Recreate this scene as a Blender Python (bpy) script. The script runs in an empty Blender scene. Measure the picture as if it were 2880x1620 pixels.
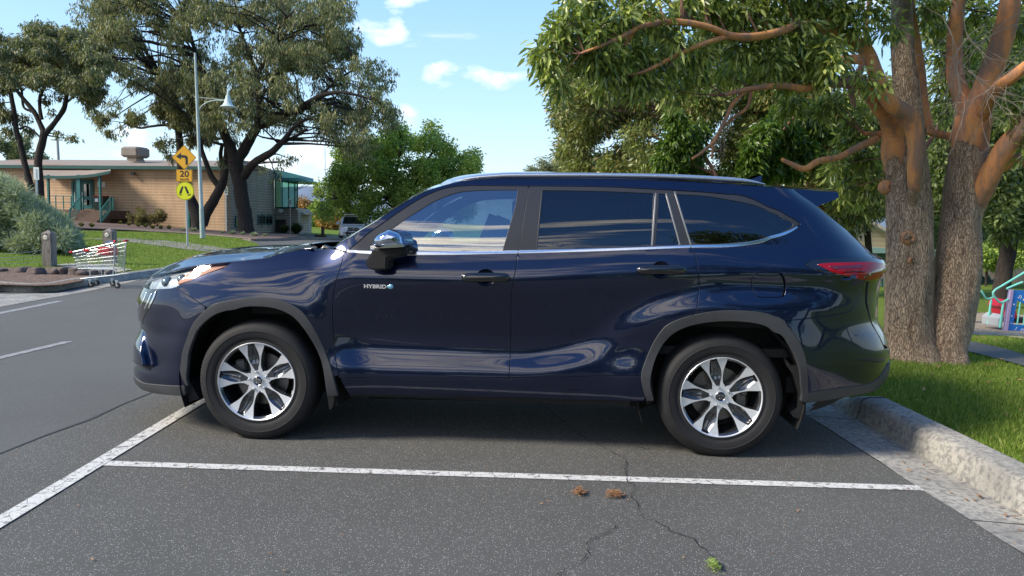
import bpy, bmesh, math, random
import numpy as np
from mathutils import Vector, Matrix
from mathutils.geometry import delaunay_2d_cdt
R_ = math.radians
SC = bpy.context.scene
COL = SC.collection
# ------------------------------------------------------------------ camera
FPX = 2080.0                       # focal length in photo pixels (26 mm on 36 mm)
pitch, roll, yaw = R_(4.897), R_(1.318), R_(-2.815)
CAM = np.array([1.792, -4.411, 1.375])
fw = np.array([math.sin(yaw)*math.cos(pitch), math.cos(yaw)*math.cos(pitch), -math.sin(pitch)])
r0 = np.array([math.cos(yaw), -math.sin(yaw), 0.0]); u0 = np.cross(r0, fw)
RT = r0*math.cos(roll)+u0*math.sin(roll); UP = -r0*math.sin(roll)+u0*math.cos(roll)
cam = bpy.data.cameras.new('camera'); camo = bpy.data.objects.new('camera', cam); COL.objects.link(camo)
cam.lens = 26.0; cam.sensor_width = 36.0; cam.clip_end = 5000; cam.clip_start = 0.05
camo.matrix_world = Matrix(((RT[0], UP[0], -fw[0], CAM[0]), (RT[1], UP[1], -fw[1], CAM[1]), (RT[2], UP[2], -fw[2], CAM[2]), (0, 0, 0, 1)))
SC.camera = camo
# ------------------------------------------------------------------ render look
SC.render.engine = 'CYCLES'
SC.view_settings.view_transform = 'Standard'; SC.view_settings.look = 'None'
SC.view_settings.gamma = 1.0; SC.view_settings.exposure = 1.0
try: SC.view_settings.use_curve_mapping = False
except Exception: pass
SUN_EL, SUN_AZ = R_(38), R_(70)    # sun behind the camera and to its left, behind thin cloud
SUN_DIR = Vector((-math.sin(SUN_AZ)*math.cos(SUN_EL), -math.cos(SUN_AZ)*math.cos(SUN_EL), math.sin(SUN_EL)))
sl = bpy.data.lights.new('sun', 'SUN'); sl.energy = 2.8; sl.angle = R_(16); sl.color = (1.0, 0.91, 0.77)
so = bpy.data.objects.new('sun', sl); COL.objects.link(so)
so.rotation_euler = (-SUN_DIR).to_track_quat('-Z', 'Y').to_euler(); so.location = (0, -20, 20)
# ------------------------------------------------------------------ node helpers
class NT:
    def __init__(s, tree): s.t = tree; s.n = tree.nodes; s.l = tree.links
    def node(s, kind, **kw):
        n = s.n.new(kind)
        for k, v in kw.items(): setattr(n, k, v)
        return n
    def put(s, sock, v):
        if v is None: return
        if isinstance(v, bpy.types.NodeSocket): s.l.new(v, sock)
        elif isinstance(v, (tuple, list)):
            d = sock.default_value
            try: n = len(d)
            except TypeError: n = 1
            v = list(v)
            if n == 4 and len(v) == 3: v = v+[1.0]
            sock.default_value = v
        else:
            try: sock.default_value = v
            except TypeError: sock.default_value = [v]*len(sock.default_value)
    def math(s, op, a, b=None, c=None, clamp=False):
        n = s.node('ShaderNodeMath', operation=op, use_clamp=clamp)
        s.put(n.inputs[0], a)
        if b is not None: s.put(n.inputs[1], b)
        if c is not None: s.put(n.inputs[2], c)
        return n.outputs[0]
    def vmath(s, op, a, b=None):
        n = s.node('ShaderNodeVectorMath', operation=op); s.put(n.inputs[0], a)
        if b is not None: s.put(n.inputs[3 if op == 'SCALE' else 1], b)
        return n.outputs[0]
    def noise(s, vec, scale, detail=4, rough=0.55, w=None):
        n = s.node('ShaderNodeTexNoise'); s.put(n.inputs['Vector'], vec)
        n.inputs['Scale'].default_value = scale; n.inputs['Detail'].default_value = detail; n.inputs['Roughness'].default_value = rough
        return n.outputs['Fac']
    def voro(s, vec, scale, feature='F1', out='Distance', rnd=1.0):
        n = s.node('ShaderNodeTexVoronoi', feature=feature); s.put(n.inputs['Vector'], vec)
        n.inputs['Scale'].default_value = scale; n.inputs['Randomness'].default_value = rnd
        return n.outputs[out]
    def ramp(s, f, stops, interp='LINEAR'):
        n = s.node('ShaderNodeValToRGB'); n.color_ramp.interpolation = interp
        e = n.color_ramp.elements
        while len(e) < len(stops): e.new(0.5)
        for k, (p, c) in enumerate(stops):
            e[k].position = p
            e[k].color = (c, c, c, 1) if isinstance(c, (int, float)) else tuple(c)+(1,)
        s.put(n.inputs[0], f); return n.outputs[0]
    def mix(s, f, a, b, mode='MIX'):
        n = s.node('ShaderNodeMix', data_type='RGBA', blend_type=mode)
        s.put(n.inputs[0], f); s.put(n.inputs[6], a); s.put(n.inputs[7], b); return n.outputs[2]
    def map(s, vec, scale=(1, 1, 1), rot=(0, 0, 0), loc=(0, 0, 0)):
        n = s.node('ShaderNodeMapping'); s.put(n.inputs[0], vec)
        n.inputs[1].default_value = loc; n.inputs[2].default_value = rot; n.inputs[3].default_value = scale
        return n.outputs[0]
    def coord(s, which='Object'): return s.node('ShaderNodeTexCoord').outputs[which]
    def pos(s): return s.node('ShaderNodeNewGeometry').outputs['Position']
    def island(s): return s.node('ShaderNodeNewGeometry').outputs['Random Per Island']
    def bump(s, h, strength=0.3, dist=0.02):
        n = s.node('ShaderNodeBump'); n.inputs['Strength'].default_value = strength; n.inputs['Distance'].default_value = dist
        s.put(n.inputs['Height'], h); return n.outputs[0]
MATS = {}
def mat(name, color=(0.5, 0.5, 0.5), rough=0.5, metal=0.0, fn=None, **kw):
    """a Principled material; fn(nt, bsdf) adds procedural nodes"""
    if name in MATS: return MATS[name]
    m = bpy.data.materials.new(name); m.use_nodes = True; nt = NT(m.node_tree)
    b = m.node_tree.nodes['Principled BSDF']
    nt.put(b.inputs['Base Color'], color); b.inputs['Roughness'].default_value = rough; b.inputs['Metallic'].default_value = metal
    for k, v in kw.items():
        nt.put(b.inputs[k.replace('_', ' ')], v)
    if fn: fn(nt, b)
    MATS[name] = m; return m
def varied(color, amt=0.25, scale=3.0, bump=0.0, bscale=40.0):
    """fn: soft colour variation plus a fine bump"""
    def f(nt, b):
        p = nt.coord('Object'); n = nt.noise(p, scale, 6, 0.65)
        lo = tuple(c*(1-amt) for c in color); hi = tuple(min(1, c*(1+amt)) for c in color)
        nt.put(b.inputs['Base Color'], nt.ramp(n, [(0.3, lo), (0.7, hi)]))
        if bump: nt.put(b.inputs['Normal'], nt.bump(nt.noise(p, bscale, 5, 0.6), bump, 0.01))
    return f
# ------------------------------------------------------------------ world: Nishita sky with procedural clouds
W = bpy.data.worlds.new('World'); SC.world = W; W.use_nodes = True
wt = NT(W.node_tree); bg = W.node_tree.nodes['Background']
sky = wt.node('ShaderNodeTexSky', sky_type='NISHITA'); sky.sun_disc = False
sky.sun_elevation = SUN_EL; sky.sun_rotation = math.pi+SUN_AZ   # rotation measured clockwise from +Y
sky.air_density = 1.0; sky.dust_density = 0.6; sky.ozone_density = 1.6
tc = wt.coord('Generated'); sp = wt.node('ShaderNodeSeparateXYZ'); wt.put(sp.inputs[0], tc)
dx, dy, dz = sp.outputs
den = wt.math('ADD', wt.math('MAXIMUM', dz, 0.0), 0.10)
cb = wt.node('ShaderNodeCombineXYZ'); wt.put(cb.inputs[0], wt.math('DIVIDE', dx, den)); wt.put(cb.inputs[1], wt.math('DIVIDE', dy, den))
pl = cb.outputs[0]
# direction of the cloud bank: behind the camera, to the left, around the sun
dot = wt.node('ShaderNodeVectorMath', operation='DOT_PRODUCT'); wt.put(dot.inputs[0], tc); dot.inputs[1].default_value = tuple(Vector((-0.50, -0.76, 0.42)).normalized())
bank = wt.ramp(dot.outputs['Value'], [(0.74, 0.0), (0.93, 1.0)])
front = wt.ramp(dy, [(0.0, 0.0), (0.35, 1.0)])
warp = wt.vmath('ADD', pl, wt.vmath('SCALE', wt.node('ShaderNodeTexNoise').outputs['Color'], 0.0))
streak = wt.noise(wt.map(pl, (0.55, 1.5, 1.0), (0, 0, 0.25), (3.1, 0.7, 0)), 1.5, 9, 0.60)
puffs = wt.noise(wt.map(tc, (1.0, 1.0, 2.1), (0, 0, 0), (0.37, 0.1, 0.22)), 7.5, 7, 0.52)
thr = wt.math('SUBTRACT', 0.615, wt.math('MULTIPLY', bank, 0.135))
m1 = wt.math('MULTIPLY', wt.math('SUBTRACT', streak, thr), 14.0, clamp=True)
m1 = wt.math('MULTIPLY', m1, wt.math('SUBTRACT', 1.0, wt.math('MULTIPLY', front, 0.75)))
low = wt.math('MULTIPLY', wt.ramp(dz, [(0.02, 0.0), (0.06, 1.0), (0.40, 1.0), (0.50, 0.0)]), front)
m2 = wt.math('MULTIPLY', wt.math('MULTIPLY', wt.math('SUBTRACT', puffs, wt.ramp(dz, [(0.08, .545), (0.17, .585)])), 8.0, clamp=True), low)
cm = wt.math('MAXIMUM', m1, wt.math('MULTIPLY', m2, 0.9))
shade = wt.ramp(wt.noise(wt.map(tc, (1, 1, 2.2), (0, 0, 0), (0.37, 0.1, 0.16)), 7.5, 5, 0.5), [(0.4, 0.72), (0.62, 1.0)])
ccol = wt.mix(bank, (5.6, 5.7, 6.0), (9.6, 8.9, 7.8)); ccol = wt.mix(1.0, ccol, shade, 'MULTIPLY')
skyc = wt.mix(1.0, sky.outputs[0], (1.05, 1.04, 0.98), 'MULTIPLY')
skyr = wt.ramp(dz, [(0.0, (.66, .80, .83)), (0.08, (.55, .75, .88)), (0.16, (.42, .66, .91)), (0.28, (.30, .55, .90)), (0.6, (.12, .32, .66)), (1.0, (.08, .22, .5))])
skyb = wt.ramp(dz, [(0.0, (.52, .66, .74)), (0.07, (.34, .54, .76)), (0.2, (.13, .35, .76)), (0.45, (.06, .22, .62)), (1.0, (.05, .15, .45))])
skyr = wt.mix(wt.ramp(wt.math('ADD', dy, .5), [(0.35, 0.0), (0.75, 1.0)]), skyb, skyr)
skyc = wt.mix(0.85, skyc, wt.vmath('SCALE', skyr, 4.6))
wt.put(bg.inputs[0], wt.mix(cm, skyc, ccol)); bg.inputs[1].default_value = 0.15
# ------------------------------------------------------------------ picture-to-world helpers
def ray(px, py): return fw+RT*((px-1440)/FPX)-UP*((py-810)/FPX)
def on_z(px, py, z=0.0):
    d = ray(px, py); return CAM+d*((z-CAM[2])/d[2])
def on_y(px, py, y):
    d = ray(px, py); return CAM+d*((y-CAM[1])/d[1])
def on_d(px, py, dist):
    """the point seen at a photo pixel, dist metres in front of the camera"""
    return CAM+ray(px, py)*dist
def proj(P):
    d = np.asarray(P)-CAM; z = d@fw
    return 1440+FPX*(d@RT)/z, 810-FPX*(d@UP)/z
# ------------------------------------------------------------------ object helpers
def tag(o, label=None, cat=None, group=None, kind=None):
    if label: o['label'] = label
    if cat: o['category'] = cat
    if group: o['group'] = group
    if kind: o['kind'] = kind
    return o
def empty(name, loc=(0, 0, 0), rz=0.0, label=None, cat=None, group=None):
    o = bpy.data.objects.new(name, None); COL.objects.link(o); o.location = loc; o.rotation_euler = (0, 0, rz)
    return tag(o, label, cat, group)
def link(name, me, m=None, parent=None, smooth=False):
    o = bpy.data.objects.new(name, me); COL.objects.link(o)
    if m is not None:
        for x in (m if isinstance(m, (list, tuple)) else [m]): me.materials.append(x)
    if parent is not None: o.parent = parent
    if smooth: me.shade_smooth()
    return o
class MB:
    """collects boxes, bars, tubes, lathes, prisms and free faces; build() links them as ONE mesh object"""
    def __init__(s): s.v = []; s.f = []; s.mi = []; s.cur = 0
    def add(s, vs, fs):
        b = len(s.v); s.v += [tuple(map(float, p)) for p in vs]; s.f += [tuple(b+i for i in f) for f in fs]; s.mi += [s.cur]*len(fs); return s
    def box(s, c, d, rz=0.0, taper=1.0, bev=0.0):
        hx, hy, hz = d[0]/2, d[1]/2, d[2]/2; co, si = math.cos(rz), math.sin(rz)
        if bev > 0:
            pr = [(hx-bev, hy), (hx, hy-bev), (hx, -hy+bev), (hx-bev, -hy), (-hx+bev, -hy), (-hx, -hy+bev), (-hx, hy-bev), (-hx+bev, hy)][::-1]
            vs = []; n = 8
            for z, k in ((-hz, 1-bev/hx), (-hz+bev, 1), (hz-bev, 1), (hz, 1-bev/hx)):
                for x, y in pr:
                    x *= k; y *= k
                    vs.append((c[0]+x*co-y*si, c[1]+x*si+y*co, c[2]+z))
            fs = [tuple(range(n))[::-1], tuple(range(3*n, 4*n))]
            for r in range(3):
                for i in range(n): fs.append((r*n+i, r*n+(i+1) % n, (r+1)*n+(i+1) % n, (r+1)*n+i))
            return s.add(vs, fs)
        vs = []
        for z in (-hz, hz):
            k = taper if z > 0 else 1.0
            for x, y in ((-hx, -hy), (hx, -hy), (hx, hy), (-hx, hy)):
                x *= k; y *= k
                vs.append((c[0]+x*co-y*si, c[1]+x*si+y*co, c[2]+z))
        return s.add(vs, [(3, 2, 1, 0), (4, 5, 6, 7), (0, 1, 5, 4), (1, 2, 6, 5), (2, 3, 7, 6), (3, 0, 4, 7)])
    def tube(s, pts, rad, n=8, caps=True, jag=0.0):
        pts = [Vector(p) for p in pts]; m = len(pts)
        rr = rad if isinstance(rad, (list, tuple)) else [rad]*m
        vs = []; prev = None
        for i, p in enumerate(pts):
            t = (pts[min(i+1, m-1)]-pts[max(i-1, 0)])
            t = t.normalized() if t.length > 1e-9 else Vector((0, 0, 1))
            if prev is None:
                a = Vector((0, 0, 1)) if abs(t.z) < 0.9 else Vector((1, 0, 0)); e = t.cross(a).normalized()
            else:
                e = (prev-t*prev.dot(t)); e = e.normalized() if e.length > 1e-6 else t.orthogonal().normalized()
            prev = e; q = t.cross(e)
            for k in range(n):
                an = 2*math.pi*k/n; r = rr[i]*(1+jag*math.sin(3*an+i*0.7)+jag*0.6*math.sin(7*an+i*1.9))
                vs.append(p+e*(math.cos(an)*r)+q*(math.sin(an)*r))
        fs = [(i*n+k, i*n+(k+1) % n, (i+1)*n+(k+1) % n, (i+1)*n+k) for i in range(m-1) for k in range(n)]
        if caps: fs += [tuple(range(n))[::-1], tuple(range((m-1)*n, m*n))]
        return s.add(vs, fs)
    def bar(s, a, b, w, d=None, n=4):
        """square bar between two points"""
        a = Vector(a); b = Vector(b); d = d or w; t = (b-a).normalized()
        ref = Vector((0, 0, 1)) if abs(t.z) < 0.9 else Vector((0, 1, 0))
        e = t.cross(ref).normalized(); q = e.cross(t).normalized()
        vs = [p+e*(x*w/2)+q*(y*d/2) for p in (a, b) for x, y in ((-1, -1), (1, -1), (1, 1), (-1, 1))]
        return s.add(vs, [(3, 2, 1, 0), (4, 5, 6, 7), (0, 1, 5, 4), (1, 2, 6, 5), (2, 3, 7, 6), (3, 0, 4, 7)])
    def lathe(s, prof, c=(0, 0, 0), axis='z', n=24, close=False):
        vs = []; m = len(prof)
        for r, h in prof:
            for k in range(n):
                a = 2*math.pi*k/n; x, y = r*math.cos(a), r*math.sin(a)
                vs.append((c[0]+x, c[1]+y, c[2]+h) if axis == 'z' else (c[0]+x, c[1]+h, c[2]+y) if axis == 'y' else (c[0]+h, c[1]+x, c[2]+y))
        fs = [(i*n+k, i*n+(k+1) % n, (i+1)*n+(k+1) % n, (i+1)*n+k) for i in range(m-1) for k in range(n)]
        if axis == 'y': fs = [f[::-1] for f in fs]
        return s.add(vs, fs)
    def prism(s, poly, fn, depth):
        """polygon (a,b) list; fn(a,b,d) -> point; side walls between d=0 and d=depth"""
        n = len(poly); vs = [fn(a, b, 0) for a, b in poly]+[fn(a, b, depth) for a, b in poly]
        return s.add(vs, [tuple(range(n))[::-1], tuple(range(n, 2*n))]+[(i, (i+1) % n, n+(i+1) % n, n+i) for i in range(n)])
    def build(s, name, m=None, parent=None, smooth=False, auto=None):
        me = bpy.data.meshes.new(name); me.from_pydata(s.v, [], s.f)
        if any(s.mi): me.polygons.foreach_set('material_index', s.mi)
        o = link(name, me, m, parent)
        bm = bmesh.new(); bm.from_mesh(me); bmesh.ops.recalc_face_normals(bm, faces=bm.faces); bm.to_mesh(me); bm.free()
        if smooth or auto:
            me.shade_smooth()
            if auto: me.set_sharp_from_angle(angle=R_(auto))
        return o
def cat_rom(pts, n=6, closed=False):
    P = [np.array(p, float) for p in pts]; out = []; m = len(P)
    rng = range(m) if closed else range(m-1)
    for i in rng:
        if closed: a, b, c, d = P[(i-1) % m], P[i], P[(i+1) % m], P[(i+2) % m]
        else: a, b, c, d = P[max(i-1, 0)], P[i], P[i+1], P[min(i+2, m-1)]
        for k in range(n):
            t = k/n
            out.append(0.5*((2*b)+(c-a)*t+(2*a-5*b+4*c-d)*t*t+(3*b-a-3*c+d)*t**3))
    if not closed: out.append(P[-1])
    return out
def copy_tree(o, parent=None):
    c = o.copy(); COL.objects.link(c); c.parent = parent
    if parent is not None: c.matrix_parent_inverse = o.matrix_parent_inverse
    for ch in list(o.children): copy_tree(ch, c)
    return c
def text_mesh(body, size, ext=0.002, bold=0.0, align='CENTER', space=1.0):
    cu = bpy.data.curves.new('lettering', 'FONT'); cu.body = body; cu.size = size; cu.extrude = ext; cu.offset = bold
    cu.align_x = align; cu.align_y = 'CENTER'; cu.space_character = space; cu.resolution_u = 4
    ob = bpy.data.objects.new('lettering', cu); COL.objects.link(ob)
    dg = bpy.context.evaluated_depsgraph_get(); me = bpy.data.meshes.new_from_object(ob.evaluated_get(dg))
    bpy.data.objects.remove(ob); bpy.data.curves.remove(cu)
    return me
# ================================================================== THE BLUE SUV
def pch(xs, ys, q):
    """monotone cubic (PCHIP) interpolation"""
    xs = np.asarray(xs, float); ys = np.asarray(ys, float); q = np.clip(np.asarray(q, float), xs[0], xs[-1])
    h = np.diff(xs); dl = np.diff(ys)/h; m = np.zeros_like(ys); m[0] = dl[0]; m[-1] = dl[-1]
    for i in range(1, len(xs)-1):
        if dl[i-1]*dl[i] > 0:
            w1 = 2*h[i]+h[i-1]; w2 = h[i]+2*h[i-1]; m[i] = (w1+w2)/(w1/dl[i-1]+w2/dl[i])
    i = np.clip(np.searchsorted(xs, q)-1, 0, len(h)-1); t = (q-xs[i])/h[i]
    return ((2*t**3-3*t**2+1)*ys[i]+(t**3-2*t**2+t)*h[i]*m[i]+(-2*t**3+3*t**2)*ys[i+1]+(t**3-t**2)*h[i]*m[i+1])
_SM = {}
def smp(key, xs, ys, q, sg=.016):
    """table profile smoothed so that reflections run clean"""
    if key not in _SM:
        g = np.arange(xs[0]-.1, xs[-1]+.1, .002); v = pch(xs, ys, g); k = np.exp(-.5*(np.arange(-40, 41)*.002/sg)**2); k /= k.sum()
        _SM[key] = (g, np.convolve(np.pad(v, 40, mode='edge'), k, 'valid'))
    g, v = _SM[key]; return np.interp(q, g, v)
def sst(a, b, x):
    t = np.clip((np.asarray(x, float)-a)/(b-a), 0, 1); return t*t*(3-2*t)
PZ = [.18, .25, .30, .36, .42, .47, .53, .60, .67, .76, .86, .93, .98, 1.03, 1.08, 1.13, 1.17, 1.20, 1.24, 1.30, 1.38, 1.46, 1.54, 1.62, 1.68, 1.72, 1.80]
PW = [.86, .885, .905, .920, .927, .922, .903, .884, .882, .896, .916, .930, .939, .941, .930, .914, .899, .886, .878, .863, .835, .799, .756, .704, .655, .60, .50]
NZ = np.array([.18, .25, .341, .40, .46, .524, .58, .634, .70, .79, .90, .981, 1.02, 1.08, 1.2, 1.3])
NX = np.array([-.86, -.93, -.97, -.95, -.965, -.985, -.96, -.93, -.955, -.96, -.94, -.90, -.86, -.80, -.7, -.6])
TZ = np.array([.18, .30, .406, .50, .616, .72, .80, .843, .941, 1.05, 1.10, 1.16, 1.20, 1.25, 1.36, 1.53, 1.63, 1.75])
TX = np.array([3.55, 3.78, 3.90, 3.96, 3.985, 3.97, 3.91, 3.88, 3.90, 3.93, 3.96, 3.96, 3.90, 3.84, 3.72, 3.54, 3.44, 3.3])
XJ, XK, UC = -0.12, 3.12, 1.30
ZR = .368
SW = np.array([(1.45, .585), (1.68, .60), (2.0, .715), (2.20, .885), (2.32, .955), (2.46, 1.01), (2.68, 1.058), (3.0, 1.085), (3.4, 1.10)])
SWc = np.array(cat_rom(SW, 8))
def sdist(x, z):
    """signed distance to the haunch line, positive below / behind it"""
    x = np.asarray(x, float); z = np.asarray(z, float); best = np.full(x.shape, 9.0); sg = np.ones(x.shape)
    for a, b in zip(SWc[:-1], SWc[1:]):
        d = b-a; t = np.clip(((x-a[0])*d[0]+(z-a[1])*d[1])/(d@d), 0, 1)
        ex, ez = x-(a[0]+d[0]*t), z-(a[1]+d[1]*t); r = np.hypot(ex, ez); c = d[0]*ez-d[1]*ex
        k = r < best; best = np.where(k, r, best); sg = np.where(k, np.where(c < 0, 1, -1), sg)
    return best*sg
def surf(u, z, nx=None, tx=None):
    """the body side as x, half width w for surface parameters u, z (u is x along the flank and wraps round both ends)"""
    u = np.asarray(u, float); z = np.asarray(z, float)
    xn = pch(NZ, nx, z) if nx is not None else smp('n', NZ, NX, z, .008); xr = pch(TZ, tx, z) if tx is not None else smp('t', TZ, TX, z, .010)
    th = np.clip((u-(XJ-UC))/UC, 0, 1)*math.pi/2; ph = np.clip(((XK+UC)-u)/UC, 0, 1)*math.pi/2
    pf, pr = 2.7, 3.0
    x = np.where(u < XJ, xn+(XJ-xn)*(1-np.cos(th)**(2/pf)), np.where(u > XK, xr-(xr-XK)*(1-np.cos(ph)**(2/pr)), u))
    g = np.where(u < XJ, np.sin(th)**(2/pf), 1.0)*np.where(u > XK, np.sin(ph)**(2/pr), 1.0)
    fen = 1-sst(.30, .62, x)
    rise = (.075*sst(1.2, 2.7, x)*sst(.7, 1.0, z))
    w = smp('p', PZ, PW, z-rise)
    wf = smp('f', [.18, .30, .42, .55, .70, .85, .95, 1.02, 1.08, 1.13, 1.18, 1.24], [.88, .905, .915, .918, .922, .925, .918, .905, .884, .850, .805, .74], z-.03*sst(-.5, .4, x)+.02)
    w = w*(1-fen)+wf*fen
    w = w-.05*sst(2.7, 3.7, x)*sst(1.10, 1.45, z)
    rr = sst(2.5, 3.1, x)*(1-sst(1.0, 1.15, z)); wr = smp('r', [.18, .3, .45, .7, .9, 1.0, 1.1], [.86, .895, .915, .925, .925, .92, .915], z)
    w = w*(1-rr)+wr*rr
    # haunch behind the sculpted line
    s = sdist(x, z); w = w+.036*sst(0.0, .19, s)*sst(1.35, 1.9, x)*(1-sst(3.3, 3.8, x))*(1-.8*sst(.6, .40, z))
    w = w*g
    # wheel arch flares
    for xc, k in ((0.0, .034), (2.85, .028)):
        r = np.hypot(x-xc, z-ZR); w = w+k*np.exp(-((np.maximum(r, .50)-.50)/.155)**2)*np.where(np.abs(u-xc) < 1.2, 1, 0)*sst(.05, .5, g)
    # sharp edged corner facets low on both bumpers
    xc = np.interp(z, [.40, .43, .60, .655], [-.735, -.735, -.80, -.86]); m = sst(.39, .415, z)*(1-sst(.64, .66, z))
    w = w+.075*pch([.30, .385, .425, .465, .60, .675, .80], [0, 0, .95, 1.0, .25, 0, 0], z)*sst(0, .05, xc-x)*(x < -.5)
    return x, w
def sh3(u, z, off=0.0, **k):
    """surface point(s) and normals; off moves outward along the normal"""
    e = 5e-3
    x, w = surf(u, z, **k); x1, w1 = surf(u+e, z, **k); x2, w2 = surf(u, z+e, **k); x3, w3 = surf(u-e, z, **k); x4, w4 = surf(u, z-e, **k)
    P = np.stack([x, -w, z+0*x], -1); A = np.stack([x1-x3, -(w1-w3), 0*x], -1); B = np.stack([x2-x4, -(w2-w4), 2*e+0*x], -1)
    N = np.cross(A, B); N /= (np.linalg.norm(N, axis=-1, keepdims=True)+1e-12)
    return P+N*np.asarray(off)[..., None] if np.ndim(off) else P+N*off, N
YC = .965
OFF0 = np.array([0, YC, 0])
def fit_ends():
    """move the nose and tail profiles so that the silhouettes fall where the photograph has them"""
    fs = np.array([(411,779),(405,786),(402,813),(386,848),(384,875),(389,899),(396,927),(377,955),(374,973),(375,997),(380,1015),(374,1027),(375,1050),(381,1074),(392,1089)], float)
    rs = np.array([(2300,581),(2326,584),(2379,637),(2427,677),(2471,723),(2489,734),(2492,747),(2485,774),(2476,805),(2471,853),(2469,897),(2480,924),(2498,955),(2504,977),(2504,1008),(2500,1039),(2489,1065),(2467,1092)], float)
    nx, tx = NX.copy(), TX.copy()
    for it in range(14):
        for end in (0, 1):
            zz = (NZ if end == 0 else TZ); uu = np.linspace(XJ-UC, XJ, 90) if end == 0 else np.linspace(XK, XK+UC, 90)
            for i, z in enumerate(zz):
                x, w = surf(uu, np.full(uu.shape, z), nx=nx, tx=tx); P = np.stack([x, YC-w, np.full(x.shape, z)], -1)
                px, py = proj(P); k = np.argmin(px) if end == 0 else np.argmax(px)
                ref = fs if end == 0 else rs
                if py[k] < ref[0, 1]-3 or py[k] > ref[-1, 1]+6: continue
                t = np.interp(py[k], ref[:, 1], ref[:, 0]); dlt = (t-px[k])/430
                if end == 0: nx[i] += .8*dlt
                else: tx[i] += .8*dlt
    return nx, tx
NX, TX = fit_ends(); _SM.clear()
print('NX', NX.round(3).tolist()); print('TX', TX.round(3).tolist())
_UG = np.linspace(XJ-UC, XK+UC, 620); _ZG = np.linspace(.18, 1.78, 260)
_UU, _ZZ = np.meshgrid(_UG, _ZG, indexing='ij')
_P, _N = sh3(_UU, _ZZ); _PX, _PY = proj(_P+OFF0)
_VIS = ((CAM-(_P+OFF0))*_N).sum(-1) > 0.02
def uz(px, py, off=0.0):
    """surface parameters seen at a photo pixel"""
    d = (_PX-px)**2+(_PY-py)**2+np.where(_VIS, 0, 1e5)
    i, j = np.unravel_index(np.argmin(d), d.shape); u, z = _UG[i], _ZG[j]
    for _ in range(6):
        P, N = sh3(np.array([u, u+1e-3, u]), np.array([z, z, z+1e-3]), off); a, b = proj(P+OFF0)
        J = np.array([[a[1]-a[0], a[2]-a[0]], [b[1]-b[0], b[2]-b[0]]])/1e-3
        if abs(np.linalg.det(J)) < 2e3: break
        s = np.linalg.solve(J, [px-a[0], py-b[0]]); s = np.clip(s, -.03, .03); u += s[0]; z += s[1]
    return (float(u), float(np.clip(z, .18, 1.78)))
def tr(pts, n=5, off=0.0, smooth=True):
    """trace: photo pixels -> smooth (u, z) polyline. 4-tuples/('uz',u,z) pass through"""
    q = [(p[1], p[2]) if p[0] == 'uz' else uz(p[0], p[1], off) for p in pts]
    return [tuple(p) for p in (cat_rom(q, n) if smooth and len(q) > 2 else q)]
def dens(poly, step, closed=True):
    out = []; m = len(poly)
    for i in range(m if closed else m-1):
        a = np.array(poly[i]); b = np.array(poly[(i+1) % m]); L = np.hypot(*(b-a)); k = max(1, int(math.ceil(L/step)))
        if L < 2e-4: continue
        for j in range(k): out.append(tuple(a+(b-a)*j/k))
    if not closed: out.append(tuple(poly[-1]))
    return out
def inset(poly, d):
    P = np.array(poly); A = 0.5*np.sum(P[:, 0]*np.roll(P[:, 1], -1)-np.roll(P[:, 0], -1)*P[:, 1])
    if A < 0: P = P[::-1]
    e1 = P-np.roll(P, 1, 0); e2 = np.roll(P, -1, 0)-P
    n1 = np.stack([-e1[:, 1], e1[:, 0]], 1); n2 = np.stack([-e2[:, 1], e2[:, 0]], 1)
    n1 /= np.linalg.norm(n1, axis=1, keepdims=True)+1e-9; n2 /= np.linalg.norm(n2, axis=1, keepdims=True)+1e-9
    n = n1+n2; L = np.linalg.norm(n, axis=1, keepdims=True); n = n/np.maximum(L, .5)
    k = 1/np.maximum((n*n1).sum(1, keepdims=True), .6)
    return P+n*d*k
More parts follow.
